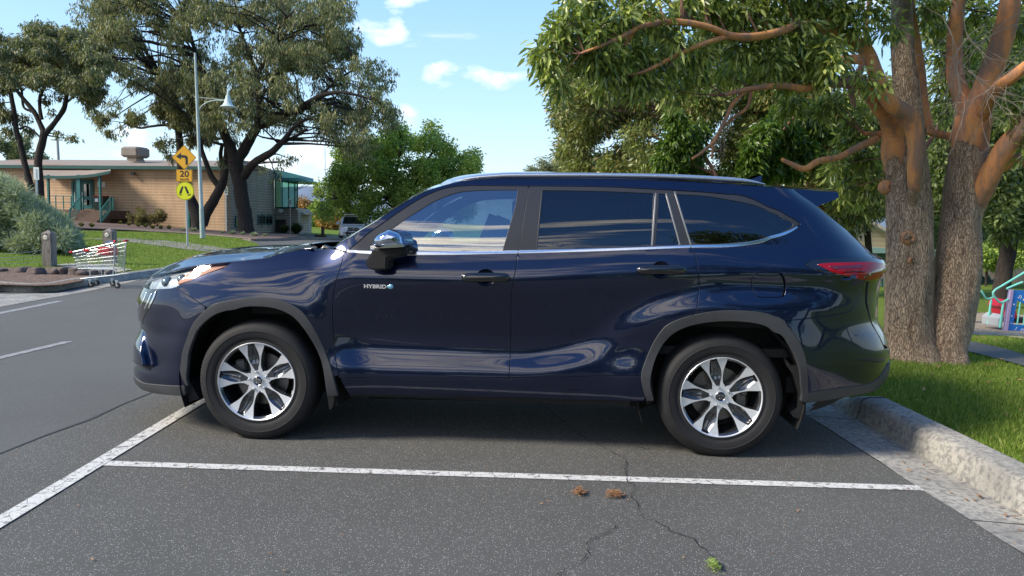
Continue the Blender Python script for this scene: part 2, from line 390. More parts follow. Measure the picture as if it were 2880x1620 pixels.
def patch(name, poly, m, parent, off=0.0, gap=.0032, step=.03, depth=.014, rnd=.0018, holes=(), whole=False, fsurf=None, bulge=0.0):
    """a body panel: the (u, z) outline filled on the body surface, with rounded edge and returned flange"""
    f = fsurf or (lambda U, Z, o: sh3(U, Z, o))
    loops = [inset(dens(list(poly), step), gap)]+[inset(dens(list(h), step), -gap)[::-1] for h in holes]
    outer = loops[0]; lo, hi = outer.min(0), outer.max(0)
    def inside(pts, L):
        c = np.zeros(len(pts), bool)
        for a, b in zip(L, np.roll(L, -1, 0)):
            k = (a[1] > pts[:, 1]) != (b[1] > pts[:, 1]); xi = (b[0]-a[0])*(pts[:, 1]-a[1])/((b[1]-a[1]) or 1e-12)+a[0]
            c ^= k & (pts[:, 0] < xi)
        return c
    def mind(pts, L):
        d = np.full(len(pts), 9.0)
        for a, b in zip(L, np.roll(L, -1, 0)):
            v = b-a; t = np.clip(((pts-a)@v)/(v@v+1e-12), 0, 1); d = np.minimum(d, np.linalg.norm(pts-(a+t[:, None]*v), axis=1))
        return d
    gx = np.arange(lo[0], hi[0], step); gy = np.arange(lo[1], hi[1], step*.87)
    G = np.array([(x+(step/2 if j % 2 else 0), y) for j, y in enumerate(gy) for x in gx])
    if len(G):
        k = inside(G, outer)
        for h in loops[1:]: k &= ~inside(G, h)
        G = G[k]
        if len(G):
            k = mind(G, outer) > step*.45
            for h in loops[1:]: k &= mind(G, h) > step*.45
            G = G[k]
    pts = []; edges = []
    for L in loops:
        b = len(pts); n = len(L); pts += [tuple(p) for p in L]; edges += [(b+i, b+(i+1) % n) for i in range(n)]
    nb = len(pts); pts += [tuple(p) for p in G]
    v2, e2, f2, ov, oe, of = delaunay_2d_cdt([Vector(p) for p in pts], edges, [], 0, 1e-6)
    v2 = np.array([tuple(v) for v in v2]); cent = np.array([v2[list(t)].mean(0) for t in f2])
    k = inside(cent, outer)
    for h in loops[1:]: k &= ~inside(cent, h)
    tri = [tuple(t) for t, q in zip(f2, k) if q]
    o_arr = off
    if bulge: o_arr = off+bulge*(1-np.exp(-mind(v2, outer)/.02))
    P, N = f(v2[:, 0], v2[:, 1], o_arr)
    # orient
    a, b, c = tri[0]; nn = np.cross(P[b]-P[a], P[c]-P[a])
    if nn@N[a] < 0: tri = [t[::-1] for t in tri]
    cnt = {}
    for t in tri:
        for i in range(3):
            e = (t[i], t[(i+1) % 3]); cnt[e] = 1
    bnd = [e for e in cnt if (e[1], e[0]) not in cnt]
    vs = [tuple(p) for p in P]; ns = [tuple(p) for p in N]; fs = list(tri)
    if depth > 0:
        # outward direction in the panel plane at each boundary vertex
        outd = {}
        for a, b in bnd:
            d = P[b]-P[a]; o = np.cross(d, N[a]); o /= np.linalg.norm(o)+1e-12
            for q in (a, b): outd[q] = outd.get(q, 0)+o
        r1 = {}; r2 = {}
        for q, o in outd.items():
            o = o/(np.linalg.norm(o)+1e-12)
            r1[q] = len(vs); vs.append(tuple(P[q]+o*rnd-N[q]*rnd)); ns.append(tuple((o*.8+N[q]*.6)))
            r2[q] = len(vs); vs.append(tuple(P[q]+o*rnd-N[q]*depth)); ns.append(tuple(o))
        for a, b in bnd:
            fs.append((b, a, r1[a], r1[b])); fs.append((r1[b], r1[a], r2[a], r2[b]))
    if whole:
        n = len(vs); vs += [(x, -y, z) for x, y, z in vs]; ns += [(x, -y, z) for x, y, z in ns]; fs += [tuple(i+n for i in reversed(t)) for t in fs]
    me = bpy.data.meshes.new(name); me.from_pydata(vs, [], fs); me.shade_smooth()
    nrm = [tuple(v) for v in (np.array(ns)/np.maximum(np.linalg.norm(ns, axis=1, keepdims=True), 1e-9))]
    me.normals_split_custom_set_from_vertices(nrm)
    return link(name, me, m, parent)
# ------------------------------------------------------------------ materials
def paint_fn(nt, b):
    p = nt.coord('Object'); fl = nt.voro(p, 900)
    nt.put(b.inputs['Base Color'], nt.mix(nt.ramp(fl, [(0.0, 1.0), (0.35, 0.0)]), (0.0005, 0.0055, 0.034), (0.0015, 0.0170, 0.090)))
    dust = nt.noise(nt.map(p, (1.4, 1, .35)), 5.0, 8, 0.75); sx_ = nt.node('ShaderNodeSeparateXYZ'); nt.put(sx_.inputs[0], p); dm_ = nt.math('MULTIPLY', nt.ramp(sx_.outputs[2], [(0.25, 1.0), (0.62, 0.0)]), nt.ramp(dust, [(0.42, 0.0), (0.7, 0.30)])); nt.put(b.inputs['Coat Weight'], nt.math('SUBTRACT', 1.0, dm_))
    nt.put(b.inputs['Coat Roughness'], nt.math('MULTIPLY', dust, 0.03))
PAINT = mat('navy_paint', rough=0.30, metal=0.7, fn=paint_fn, Coat_Weight=1.0, Coat_IOR=1.58)
def plast(nt, b):
    p = nt.coord('Object'); n = nt.noise(p, 4, 6, 0.6)
    nt.put(b.inputs['Base Color'], nt.ramp(n, [(0.3, (0.032, 0.034, 0.038)), (0.7, (0.048, 0.050, 0.054))]))
    nt.put(b.inputs['Normal'], nt.bump(nt.noise(p, 900, 2), 0.15, 0.0005))
CLAD = mat('grey_cladding_plastic', rough=0.55, fn=plast)
PILLAR = mat('satin_pillar_trim', (0.026, 0.028, 0.034), 0.42)
GBLK = mat('gloss_black_plastic', (0.006, 0.006, 0.008), 0.08, Coat_Weight=1.0)
MBLK = mat('matt_black_plastic', (0.012, 0.012, 0.013), 0.75)
CHROME = mat('bright_chrome', (0.80, 0.81, 0.82), 0.14, 1.0)
SATIN = mat('satin_silver_rail', (0.74, 0.76, 0.79), 0.26, 0.9)
MACH = mat('machined_alloy', (0.80, 0.82, 0.84), 0.38, 0.55)
DALLOY = mat('dark_gloss_alloy', (0.115, 0.12, 0.13), 0.18, 0.85)
RUBBER = mat('tyre_rubber', rough=0.72, fn=varied((0.012, 0.012, 0.013), 0.3, 9, 0.25, 300))
def glassmat(name, tint, refl=1.0):
    m = bpy.data.materials.new(name); m.use_nodes = True; nt = NT(m.node_tree); m.node_tree.nodes.remove(m.node_tree.nodes['Principled BSDF'])
    out = m.node_tree.nodes['Material Output']; tr_ = nt.node('ShaderNodeBsdfTransparent'); tr_.inputs[0].default_value = tuple(tint)+(1,)
    gl = nt.node('ShaderNodeBsdfGlossy'); gl.inputs['Roughness'].default_value = 0.0; gl.inputs[0].default_value = (1, 1, 1, 1)
    fr = nt.node('ShaderNodeFresnel'); fr.inputs[0].default_value = 1.62
    mx = nt.node('ShaderNodeMixShader'); nt.put(mx.inputs[0], nt.math('MULTIPLY', fr.outputs[0], refl, clamp=True))
    nt.l.new(tr_.outputs[0], mx.inputs[1]); nt.l.new(gl.outputs[0], mx.inputs[2]); nt.l.new(mx.outputs[0], out.inputs[0])
    MATS[name] = m; return m
GLASS = glassmat('clear_car_glass', (0.66, 0.80, 0.74), 5.5)
PRIV = glassmat('privacy_car_glass', (0.055, 0.075, 0.085), 1.6)
LENS = glassmat('clear_lamp_lens', (0.95, 0.97, 0.97), 0.35)
REDL = mat('red_lamp_lens', (0.30, 0.002, 0.008), 0.12, Coat_Weight=0.4, Specular_IOR_Level=0.3)
REDD = mat('dark_red_lamp_lens', (0.10, 0.002, 0.006), 0.08, Coat_Weight=1.0)
AMBER = mat('amber_reflector', (0.62, 0.25, 0.15), 0.5)
CABIN = mat('charcoal_cabin_trim', (0.03, 0.031, 0.034), 0.8)
SEAT = mat('black_seat_leather', (0.02, 0.02, 0.022), 0.5)
LINER = mat('pale_headlining', (0.35, 0.36, 0.35), 0.9)
STEEL = mat('brake_steel', rough=0.4, metal=0.9, fn=varied((0.20, 0.19, 0.18), 0.3, 12))
suv = empty('parked_suv', (0, YC, 0), 0, 'navy blue SUV parked side on in the bay, with grey wheel arches, silver roof rails', 'car')
def mirror(o):
    """the same part on the far side of the car"""
    c = o.copy(); COL.objects.link(c); c.parent = o.parent; c.scale = (1, -1, 1)
    for ch in list(o.children):
        d = ch.copy(); COL.objects.link(d); d.parent = c
    return c
# ------------------------------------------------------------------ shut lines traced from the photo (pixel rows)
L_fd_front = tr([(969,709),(961,739),(948,781),(938.5,823),(935.5,865),(936,904),(939,960),(944,1010),(953,1055),(966,1085),(983,1112)])
L_mid = tr([(1457.6,706),(1452,750),(1441,805),(1437,860),(1437,894),(1435,1000),(1431,1062),(1428,1079),(1434,1100),(1442,1118)])
L_rd_back = tr([(1943,692),(1955,720),(1962.6,753.5),(1966,809),(1962,850),(1957.5,886)])
L_belt_f = tr([(969,709),(1080,714),(1176,716),(1300,714),(1457.6,711)])
L_belt_r = tr([(1457.6,711),(1650,706),(1800,701),(1943,695)])
L_arch_f = tr([(524,1082),(508,1041),(512,1007),(532,938),(567,884),(622,850),(705,838),(774,841),(826,861),(860,889),(891,938),(915.5,993),(932,1041),(944,1090),(950,1112)])
L_arch_r = tr([(1820,1126),(1809,1090),(1805,1052),(1822,1000),(1850,945),(1884,910),(1953,886),(2036,874),(2122,877),(2174,890),(2215.6,920),(2243,955),(2260,993),(2269,1041),(2271,1086),(2267,1129)])
i_arch_f = tr([(530,1085),(525,1050),(529,1007),(546,948),(574,907),(622,877),(691,862),(757,863),(808,879),(843,907),(877,955),(901,1003),(912,1041),(919,1093),(922,1112)])
i_arch_r = tr([(1838,1126),(1829,1090),(1829,1059),(1843,1007),(1870,959),(1908,928),(1967,909),(2043,902),(2112,906),(2157,918),(2191,938),(2219,969),(2239,1007),(2250,1041),(2254,1086),(2252,1129)])
def near_i(L, p):
    return int(np.argmin([(a[0]-p[0])**2+(a[1]-p[1])**2 for a in L]))
# front door
sill_z = uz(1000,1062)[1]
L_sill = tr([(951,1062),(1100,1064),(1300,1064),(1433,1062)]); L_sill2 = tr([(1433,1062),(1600,1060),(1806,1056)])
a = near_i(L_fd_front, L_sill[0]); b = near_i(L_mid, L_sill[-1])
fdoor = L_belt_f+L_mid[1:b]+L_sill[::-1]+L_fd_front[1:a][::-1]
def cup_hole(px, py, k=1.0):
    u_, z_ = uz(px, py); return [(u_+.056*k*math.cos(a), z_+.050*k*math.sin(a)) for a in np.linspace(0, 2*math.pi, 33)[:-1]]
front_door = patch('front_door', fdoor, PAINT, suv, holes=(cup_hole(1366, 781),))
c = near_i(L_arch_r, uz(1806,1056)); d = near_i(L_arch_r, uz(1956,886))
rdoor = L_belt_r+L_rd_back[1:]+L_arch_r[c:d][::-1]+L_sill2[::-1]+L_mid[1:b][::-1]
rear_door = patch('rear_door', rdoor, PAINT, suv, holes=(cup_hole(1860, 760),))
# rocker panel below the doors
rk = L_fd_front[a:]+tr([(1200,1118),(1442,1120),(1620,1126),(1811,1130)])+[L_arch_r[k] for k in range(near_i(L_arch_r, uz(1816,1118)), c+1)]+L_sill2[::-1]+L_sill[::-1]
rocker = patch('sill_panel', rk, PAINT, suv, off=-.004)
# front fender
hoodshut = tr([(443.8,770),(500,757),(560,746),(610,740),(650.7,736),(700,731),(740,727),(763,722.5),(807,709),(863,701.5),(925,699)])
hl_low = tr([(650,736.5),(628,753.5),(583.6,768.8),(539,787),(494,806)])
bsh = tr([(494,806),(520,826),(551,845),(583.6,866)], 4)
hs_i = near_i(hoodshut, hl_low[0]); ai = near_i(L_arch_f, bsh[-1])
apx = near_i(L_fd_front, uz(936, 904))
fd_end = near_i(L_arch_f, uz(940,1075))
fender_poly = hoodshut[hs_i:]+[uz(950,702)]+L_fd_front[:near_i(L_fd_front, uz(955,1062))]+L_arch_f[ai:fd_end][::-1]+bsh[::-1][1:]+hl_low[::-1][1:]
fender = patch('front_fender', fender_poly, PAINT, suv)
# front bumper (whole width), with an opening for the lower grille
lip_top = tr([(522,1084),(470,1083),(404.8,1076),(384,1063)])
lf = near_i(L_arch_f, lip_top[0]); UN = XJ-UC
hlb = tr([(494,806),(477,811),(430,813),(405,811)])
z_hb = hlb[-1][1]; z_lip = lip_top[-1][1]
front_poly = [(UN, z_hb-.03), (UN, z_lip)]+lip_top[::-1]+L_arch_f[lf:ai]+bsh[::-1][1:]+hlb[1:]
gr = [(UN+.0005, .42), (UN+.62, .42), (UN+.70, .50), (UN+.60, .66), (UN+.50, z_hb-.06), (UN+.0005, z_hb-.06)]
bump_f = patch('front_bumper', [(UN, z_lip)]+lip_top[::-1]+L_arch_f[lf:ai]+bsh[::-1][1:]+hlb[1:]+[(hlb[-1][0]-.05, z_hb), (UN+.40, z_hb-.055), (UN+.46, .66), (UN+.52, .50), (UN+.46, .42), (UN, .42)], PAINT, suv, whole=True, gap=.002, step=.016)
patch('lower_grille', [(UN, .41), (UN+.47, .41), (UN+.53, .50), (UN+.47, .67), (UN+.41, z_hb+.0), (UN, z_hb+.0)], MBLK, bump_f, off=-.06, whole=True, gap=0, depth=0)
patch('upper_grille', tr([(441, 817), (431, 848), (414, 876), (401, 912)])+[(UN, uz(401, 912)[1]), (UN, z_hb+.02), (hlb[-1][0]-.02, z_hb+.004)], GBLK, bump_f, off=.003, whole=True, gap=.001, depth=.01, step=.02)
for q in ((425, 826, 407, 868), (412, 822, 396, 862), (437, 822, 418, 866)):  # chrome strips added as the white reflections on the black grille
    sl_ = tr([(q[0], q[1]), ((q[0]+q[2])/2+1, (q[1]+q[3])/2), (q[2], q[3])]); patch('grille_bar', sl_+[(u_+.014, z_) for u_, z_ in sl_[::-1]], CHROME, bump_f, off=.006, gap=0, depth=.004, step=.02)
gb = MB()
for k in range(9):
    zz = .44+k*.052; us = np.linspace(UN, UN+.44-.06*max(0, k-4)/4, 14); P, N = sh3(us, np.full(us.shape, zz), -.045)
    for s in (1, -1): gb.tube([(p[0], p[1]*s, p[2]) for p in P], .009, 5)
gb.build('grille_bar', GBLK, bump_f, auto=40)
patch('bumper_lip', [(UN, z_lip), (UN, .262)]+tr([(384,1086),(398,1097),(450,1108),(522,1113)])+lip_top[:], CLAD, suv, off=.006, whole=True, depth=.05)
patch('under_tray', [(UN, .262), (UN, .20)]+tr([(436,1101),(480,1116),(529,1131)])+[uz(529,1110)]+tr([(522,1112),(450,1107),(398,1096)]), MBLK, suv, off=-.03, whole=True, depth=.05)
# headlight
hl_top = tr([(444,770),(500,757),(560,746),(610,740),(650,736.5)])
hl = hl_top+hl_low[1:]+hlb[1:]+[(hlb[-1][0]-.10, z_hb+.012), (hlb[-1][0]-.16, z_hb+.05), (hl_top[0][0]-.14, hl_top[0][1]-.015)]
headlight = patch('headlight', hl, LENS, suv, off=.001, depth=.004)
patch('lamp_housing', hl, mat('lamp_housing_silver', rough=0.34, metal=0.75, fn=varied((0.62, 0.66, 0.68), 0.6, 16)), headlight, off=-.035, gap=.004, depth=0)
amb = tr([(640,741),(600,742),(560,749),(520,764),(496,786),(492,798),(520,788),(560,772),(600,756)])
patch('turn_signal', amb, AMBER, headlight, off=-.022, gap=.003, depth=.01)
for q, rad in (((455,785), .034), ((500,775), .030)):
    u_, z_ = uz(*q); P, N = sh3(np.array([u_]), np.array([z_]), -.04); lb = MB()
    lb.lathe([(0.001, -rad*.9), (rad*.5, -rad*.8), (rad*.9, -rad*.4), (rad, 0), (rad*1.15, .01)], tuple(P[0]), 'y', 16); lb.build('projector_lens', mat('projector_glass', (0.25, 0.3, 0.33), 0.05, 0.6), headlight, auto=40)
# body side: pillar, roof edge, quarter
L_out = tr([(941,698),(955,685),(1000,656),(1055,623.5),(1099,593.5),(1140,568),(1176,548),(1210,533),(1242,523)])
L_roofedge = tr([(1242,523),(1300,509),(1370,503.5),(1440,502),(1560,502),(1663,502.5),(1760,504),(1859,507.5),(1960,512),(2055,517.5),(2160,524),(2230,531)])
L_spsh = tr([(2230,531),(2250,546),(2276,564),(2299,581)], 4)
L_dp = tr([(2299,582),(2330,606),(2358,629),(2382,648),(2412,676),(2440,702),(2458,724)])
L_tailtop = tr([(2458,726),(2400,727),(2340,728.5),(2300,730),(2280,733),(2266,743)])
L_tailbot = tr([(2266,743),(2277,753),(2305,764),(2357,775),(2395,782),(2432,789)])
L_rbsh = tr([(2432,789),(2420,820),(2399,864),(2381,879),(2330,888),(2277,895),(2203,902)])
L_wf = tr([(980,704.5),(1010,678),(1040,653),(1080,625),(1120,597),(1148,578.7),(1190,554),(1231,536),(1270,526),(1320,522),(1400,522)])
L_wf2 = tr([(1400,522),(1487,523),(1600,523.5),(1720,526),(1887,534),(1980,540),(2040,545.5),(2081,548.5),(2123,562),(2178,587),(2215,606),(2240,620),(2250,629),(2244,638)])
L_wf3 = tr([(2244,638),(2226,648),(2205,657),(2150,675),(2095,687),(2040,693),(1990,695.5),(1943,696)])
ja = near_i(L_arch_r, uz(1960,885)); jb = near_i(L_arch_r, L_rbsh[-1])
side = L_out+L_roofedge[1:]+L_spsh[1:]+L_dp[1:]+L_tailtop[1:]+L_tailbot[1:]+L_rbsh[1:]+L_arch_r[ja:jb][::-1]+L_rd_back[::-1]+L_wf3[::-1][1:]+L_wf2[::-1][1:]+L_wf[::-1][1:]+[uz(969,707)]
body_side = patch('body_side', side, PAINT, suv, holes=(cat_rom([uz(2113+x,766+y) for x, y in [(10,6),(30,0),(64,0),(86,8),(94,34),(92,60),(82,69),(50,70),(20,68),(5,50),(0,24)]], 4, True),))
patch('fuel_flap', cat_rom([uz(2113+x,766+y) for x, y in [(10,6),(30,0),(64,0),(86,8),(94,34),(92,60),(82,69),(50,70),(20,68),(5,50),(0,24)]], 4, True), PAINT, suv)
# rear bumper
rl_top = tr([(2268,1105),(2350,1092),(2450,1076),(2485,1043),(2497,1020)])
UX = XK+UC
zr1 = rl_top[-1][1]; jl = near_i(L_arch_r, rl_top[0]); zr0 = L_rbsh[0][1]
bump_r = patch('rear_bumper', L_rbsh+L_arch_r[jb:jl]+rl_top+[(UX, zr1), (UX, .62), (UX-.62, .66), (UX-.66, .78), (L_rbsh[0][0]+.05, .95), (L_rbsh[0][0]+.03, zr0)], PAINT, suv, whole=True)
patch('rear_lip', rl_top+[(UX, zr1), (UX, .37)]+tr([(2482,1084),(2467,1101),(2400,1112),(2330,1124),(2267,1133)]), CLAD, suv, off=.006, whole=True, depth=.05)
tail = L_tailtop[::-1]+[(L_tailtop[0][0]+.05, L_tailtop[0][1]-.01), (L_tailtop[0][0]+.30, L_tailtop[0][1]-.02), (L_tailtop[0][0]+.34, L_tailbot[-1][1]+.03), (L_tailbot[-1][0]+.12, L_tailbot[-1][1]-.015)]+L_tailbot[::-1][:-1]
taillight = patch('taillight', tail, GBLK, suv, off=.004, gap=.001)
rx = L_tailtop[0][0]
red = tr([(2297,744),(2340,740),(2400,739),(2450,737)])+[(rx+.10, L_tailtop[0][1]-.035), (rx+.30, L_tailtop[0][1]-.04), (rx+.30, L_tailbot[-1][1]+.045)]+tr([(2470,783),(2432,786),(2400,780),(2360,771),(2335,764)])
patch('red_lens', red, REDL, taillight, off=.007, gap=.001, depth=.006, bulge=.002)
patch('red_lens', tr([(2330,750),(2380,748),(2420,747),(2410,754),(2370,757),(2345,757)]), REDD, taillight, off=.010, gap=.0, depth=.004)
patch('red_lens', tr([(2425,780),(2440,768),(2465,757),(2488,752)])+tr([(2488,757),(2465,764),(2447,775),(2436,784)]), REDD, taillight, off=.010, gap=.0, depth=.004)
patch('reflector_strip', tr([(2370,763.5),(2400,761.5),(2428,763)])+tr([(2428,764.5),(2400,764.5),(2370,765)]), REDD, taillight, off=.0105, gap=.0, depth=.003)
for o in (front_door, rear_door, rocker, fender, headlight, body_side, taillight): pass
# arch cladding
def cladding(Lo, Li, name):
    o = patch(name, Lo+Li[::-1], CLAD, suv, off=.007, gap=.0005, step=.022, depth=.03, rnd=.003); return o
clad_f = cladding(L_arch_f, i_arch_f, 'wheel_arch_trim')
seam = near_i(L_arch_r, uz(1957,886)); seam_i = near_i(i_arch_r, uz(1961,911))
clad_r1 = cladding(L_arch_r[:seam+1], i_arch_r[:seam_i+1], 'wheel_arch_trim')
clad_r2 = cladding(L_arch_r[seam:], i_arch_r[seam_i:], 'wheel_arch_trim')
# window frames, glass and chrome
g_f = tr([(1003,690),(1030,668),(1060,645)], 4)
fg = tr([(985,705),(1030,690)], smooth=False)
glass_front = tr([(1040,690),(1075,662),(1110,637),(1145,612),(1176,592.5),(1210,571),(1239.5,556.6),(1270,545),(1300,537.5),(1350,533.5),(1400,532.5),(1456,532.5)], 4)+tr([(1456,533),(1449,580),(1432,640),(1413,706)], 4)[1:]+tr([(1413,706),(1300,710),(1176,711),(1100,711),(1040,709)], 4)[1:]
glass_rear = tr([(1527,533.5),(1600,534),(1720,537),(1838,542)], 4)+tr([(1838,542),(1836,600),(1831,692)], 4)[1:]+tr([(1831,692),(1700,697),(1510,703)], 4)[1:]+tr([(1510,703),(1520,600),(1526.5,536)], 4)[1:-1]
glass_small = tr([(1853.5,543.5),(1872,544),(1911,688),(1843,690.5)], smooth=False)
glass_q = tr([(1901,545),(1950,547),(2000,551.5),(2069,563.5),(2110,572),(2150,585.5),(2178,599),(2205,614),(2226,624),(2231,630)], 4)+tr([(2231,630),(2228,637),(2205,650),(2178,661),(2122,676.5),(2040,684),(1985,686),(1962,685)], 4)[1:]+tr([(1962,685),(1948,678),(1941,667),(1922,610),(1903,548)], 4)[1:-1]
def up(L, o): return L
f1 = L_wf+tr([(1400,522),(1486,523)])[1:]+tr([(1486,524),(1478,580),(1466,650),(1458,706)])[1:]+tr([(1458,706),(1300,710),(1100,711),(978,706)])[1:]
fr_f = patch('window_frame', f1, PILLAR, front_door, off=-.004, holes=(glass_front,), gap=.001)
pane_f = patch('window_glass', glass_front, GLASS, front_door, off=-.009, gap=-.003, depth=.004)
f2 = tr([(1488,523),(1600,523.5),(1720,526),(1800,530),(1893,535)])+tr([(1893,535),(1905,575),(1925,635),(1943,691)])[1:]+tr([(1943,691),(1800,697),(1650,701),(1459,706)])[1:]+tr([(1459,706),(1467,650),(1479,580),(1487.5,524)])[1:-1]
fr_r = patch('window_frame', f2, PILLAR, rear_door, off=-.004, holes=(glass_rear, glass_small), gap=.001)
patch('window_glass', glass_rear, PRIV, rear_door, off=-.009, gap=-.003, depth=.004)
patch('window_glass', glass_small, PRIV, rear_door, off=-.009, gap=-.003, depth=.004)
f3 = tr([(1895,535.5),(1980,540.5),(2040,546),(2081,549),(2123,562.5),(2178,587.5),(2215,606.5),(2240,620.5),(2249,629)])+tr([(2247,633),(2226,645),(2205,654.5),(2150,672),(2095,683),(2040,689),(1990,690.5),(1945,691)])+tr([(1945,691),(1927,635),(1907,575),(1895.5,537)])[1:-1]
fr_q = patch('window_frame', f3, PILLAR, body_side, off=-.004, holes=(glass_q,), gap=.001)
patch('window_glass', glass_q, PRIV, body_side, off=-.009, gap=-.003, depth=.004)
def strip(pts, th, par, name='chrome_trim', m=CHROME, off=.004):
    top = tr(pts); bot = tr([(x, y+t) for (x, y), t in zip(pts, th)]); return patch(name, top+bot[::-1], m, par, off=off, gap=.0002, depth=.012, step=.02)
strip([(977,703.5),(1080,707.5),(1176,708),(1300,707.5),(1456.5,705)], [6,9,9,8.5,7.5], front_door)
strip([(1459.5,705),(1650,700.5),(1800,696),(1942,690)], [7.5,7,6.5,6.5], rear_door)
strip([(1945.5,690),(1990,689),(2040,687.5),(2095,682),(2150,671.5),(2205,654),(2242,637)], [6.5,7,7.5,8,8,7,3], body_side)
# thin bright strips beside the window dividers
for pts, th in (([(1526.5,536),(1520,600),(1510,702)], 1),):
    pass
def vstrip(p, q, wpx, par, m=SATIN):
    A = tr([p, ((p[0]+q[0])/2, (p[1]+q[1])/2), q]); B = tr([(p[0]+wpx, p[1]), ((p[0]+q[0])/2+wpx, (p[1]+q[1])/2), (q[0]+wpx, q[1])])
    return patch('window_seal', A+B[::-1], m, par, off=-.001, gap=0, depth=.006, step=.03)
DSEAL = mat('bright_window_seal', (0.30, 0.29, 0.27), 0.35, 0.6)
vstrip((1843,542.5), (1833,690), 3.2, rear_door, DSEAL); vstrip((1872,543.5), (1911,688), 3.0, rear_door, DSEAL); vstrip((1896,538), (1942,689), 3.0, body_side, DSEAL)
vstrip((1524,535), (1508,702), 2.0, rear_door, PILLAR)
# door handles: a recessed cup behind a bar
def handle(px, py, par):
    u_, z_ = uz(px, py); P, N = sh3(np.array([u_]), np.array([z_]), 0); p = Vector(P[0]); n = Vector(N[0]); t = Vector((1, 0, .03)).normalized(); b_ = t.cross(n).normalized(); b_ = b_ if b_.z > 0 else -b_
    mb = MB(); outer = []; S = 40
    # dish
    def ring(kx, kz, d, dz=0):
        return [p+t*(kx*math.cos(2*math.pi*i/S))+b_*(kz*math.sin(2*math.pi*i/S)+dz)+n*d for i in range(S)]
    rings = [ring(.0575, .0515, .0005), ring(.054, .048, -.004), ring(.046, .041, -.016), ring(.030, .026, -.024), ring(.002, .002, -.026)]
    vs = [v for r in rings for v in r]; fs = [(i*S+k, i*S+(k+1) % S, (i+1)*S+(k+1) % S, (i+1)*S+k) for i in range(4) for k in range(S)]
    mb.add(vs, fs); mb.build('handle_cup', PAINT, None, auto=50).parent = par
    hb = MB(); L = .148; pts = []; rad = []
    for i in range(25):
        s = -1+2*i/24; pts.append(p+t*(s*L)+n*(.018*(1-abs(s)**3.5)+.004)); rad.append(.0265*(1-abs(s)**7)**.5+.002)
    hb.tube(pts, rad, 14); o = hb.build('door_handle', GBLK, par, smooth=True)
    for v in o.data.vertices:   # flatten along the panel normal
        d = (v.co-p).dot(n); v.co -= n*(max(0, d-.02)*.35)
for px, py, par in ((1366,781,front_door), (1860,760,rear_door)): handle(px, py, par)
# badge
bu, bz = uz(1061, 806); P, N = sh3(np.array([bu]), np.array([bz]), .003); me = text_mesh('HYBRID', .034, .0015, .0014, space=1.02)
me.transform(Matrix.Diagonal((1.16, .92, 1, 1))); 
o = link('hybrid_badge', me, mat('badge_chrome', (0.9, 0.9, 0.92), 0.2, 0.6), front_door); nz = Vector(N[0])
xx = Vector((1, 0, 0)); zz_ = nz; yy = zz_.cross(xx).normalized(); xx = yy.cross(zz_)
o.matrix_local = Matrix(((xx.x, yy.x, zz_.x, P[0][0]-.012), (xx.y, yy.y, zz_.y, P[0][1]), (xx.z, yy.z, zz_.z, P[0][2]), (0, 0, 0, 1)))
mb = MB(); c0 = Vector(P[0])+xx*.080
for k, (dx_, s_) in enumerate(((-.006, .9), (.005, 1.15))):
    mb.lathe([(.001, -.004), (.010*s_, -.003), (.013*s_, 0), (.012*s_, .002)], tuple(c0+xx*dx_+yy*(.003*k)), 'y', 14)
mb.build('badge_emblem', mat('badge_blue', (0.25, 0.55, 0.75), 0.15, 0.5), front_door, auto=40)
# ------------------------------------------------------------------ across the car: bonnet, windscreen, roof, tailgate
def cross(name, E, Cn, m, n=26, off=0.0, lip=.012, pw=2.0, parent=None, thick=True):
    """surface between the near edge E (3-D points on the body side) and its mirror, through centre points Cn; E, Cn resampled alike"""
    rows = len(E); vs = []; W2 = n
    for e, c in zip(E, Cn):
        for j in range(-W2, W2+1):
            v = 1-abs(j)/W2; s = 1-(1-v)**pw; sg = -1 if j < 0 else 1
            y = abs(e[1])*(1-v)
            vs.append((e[0]+(c[0]-e[0])*s, y*sg, e[2]+(c[2]-e[2])*s+off))
    K = 2*W2+1
    fs = [(i*K+j, (i+1)*K+j, (i+1)*K+j+1, i*K+j+1) for i in range(rows-1) for j in range(K-1)]
    me = bpy.data.meshes.new(name); me.from_pydata(vs, [], fs); me.shade_smooth()
    o = link(name, me, m, parent or suv)
    if o.data.polygons[len(fs)//2].normal.z < 0: me.flip_normals()
    return o
def resamp(L, n):
    L = np.array(L, float); d = np.r_[0, np.cumsum(np.linalg.norm(np.diff(L, axis=0), axis=1))]; q = np.linspace(0, d[-1], n)
    return np.stack([np.interp(q, d, L[:, k]) for k in range(L.shape[1])], 1)
def on3(L, off=0.0):
    L = np.array(L); return sh3(L[:, 0], L[:, 1], off)[0]
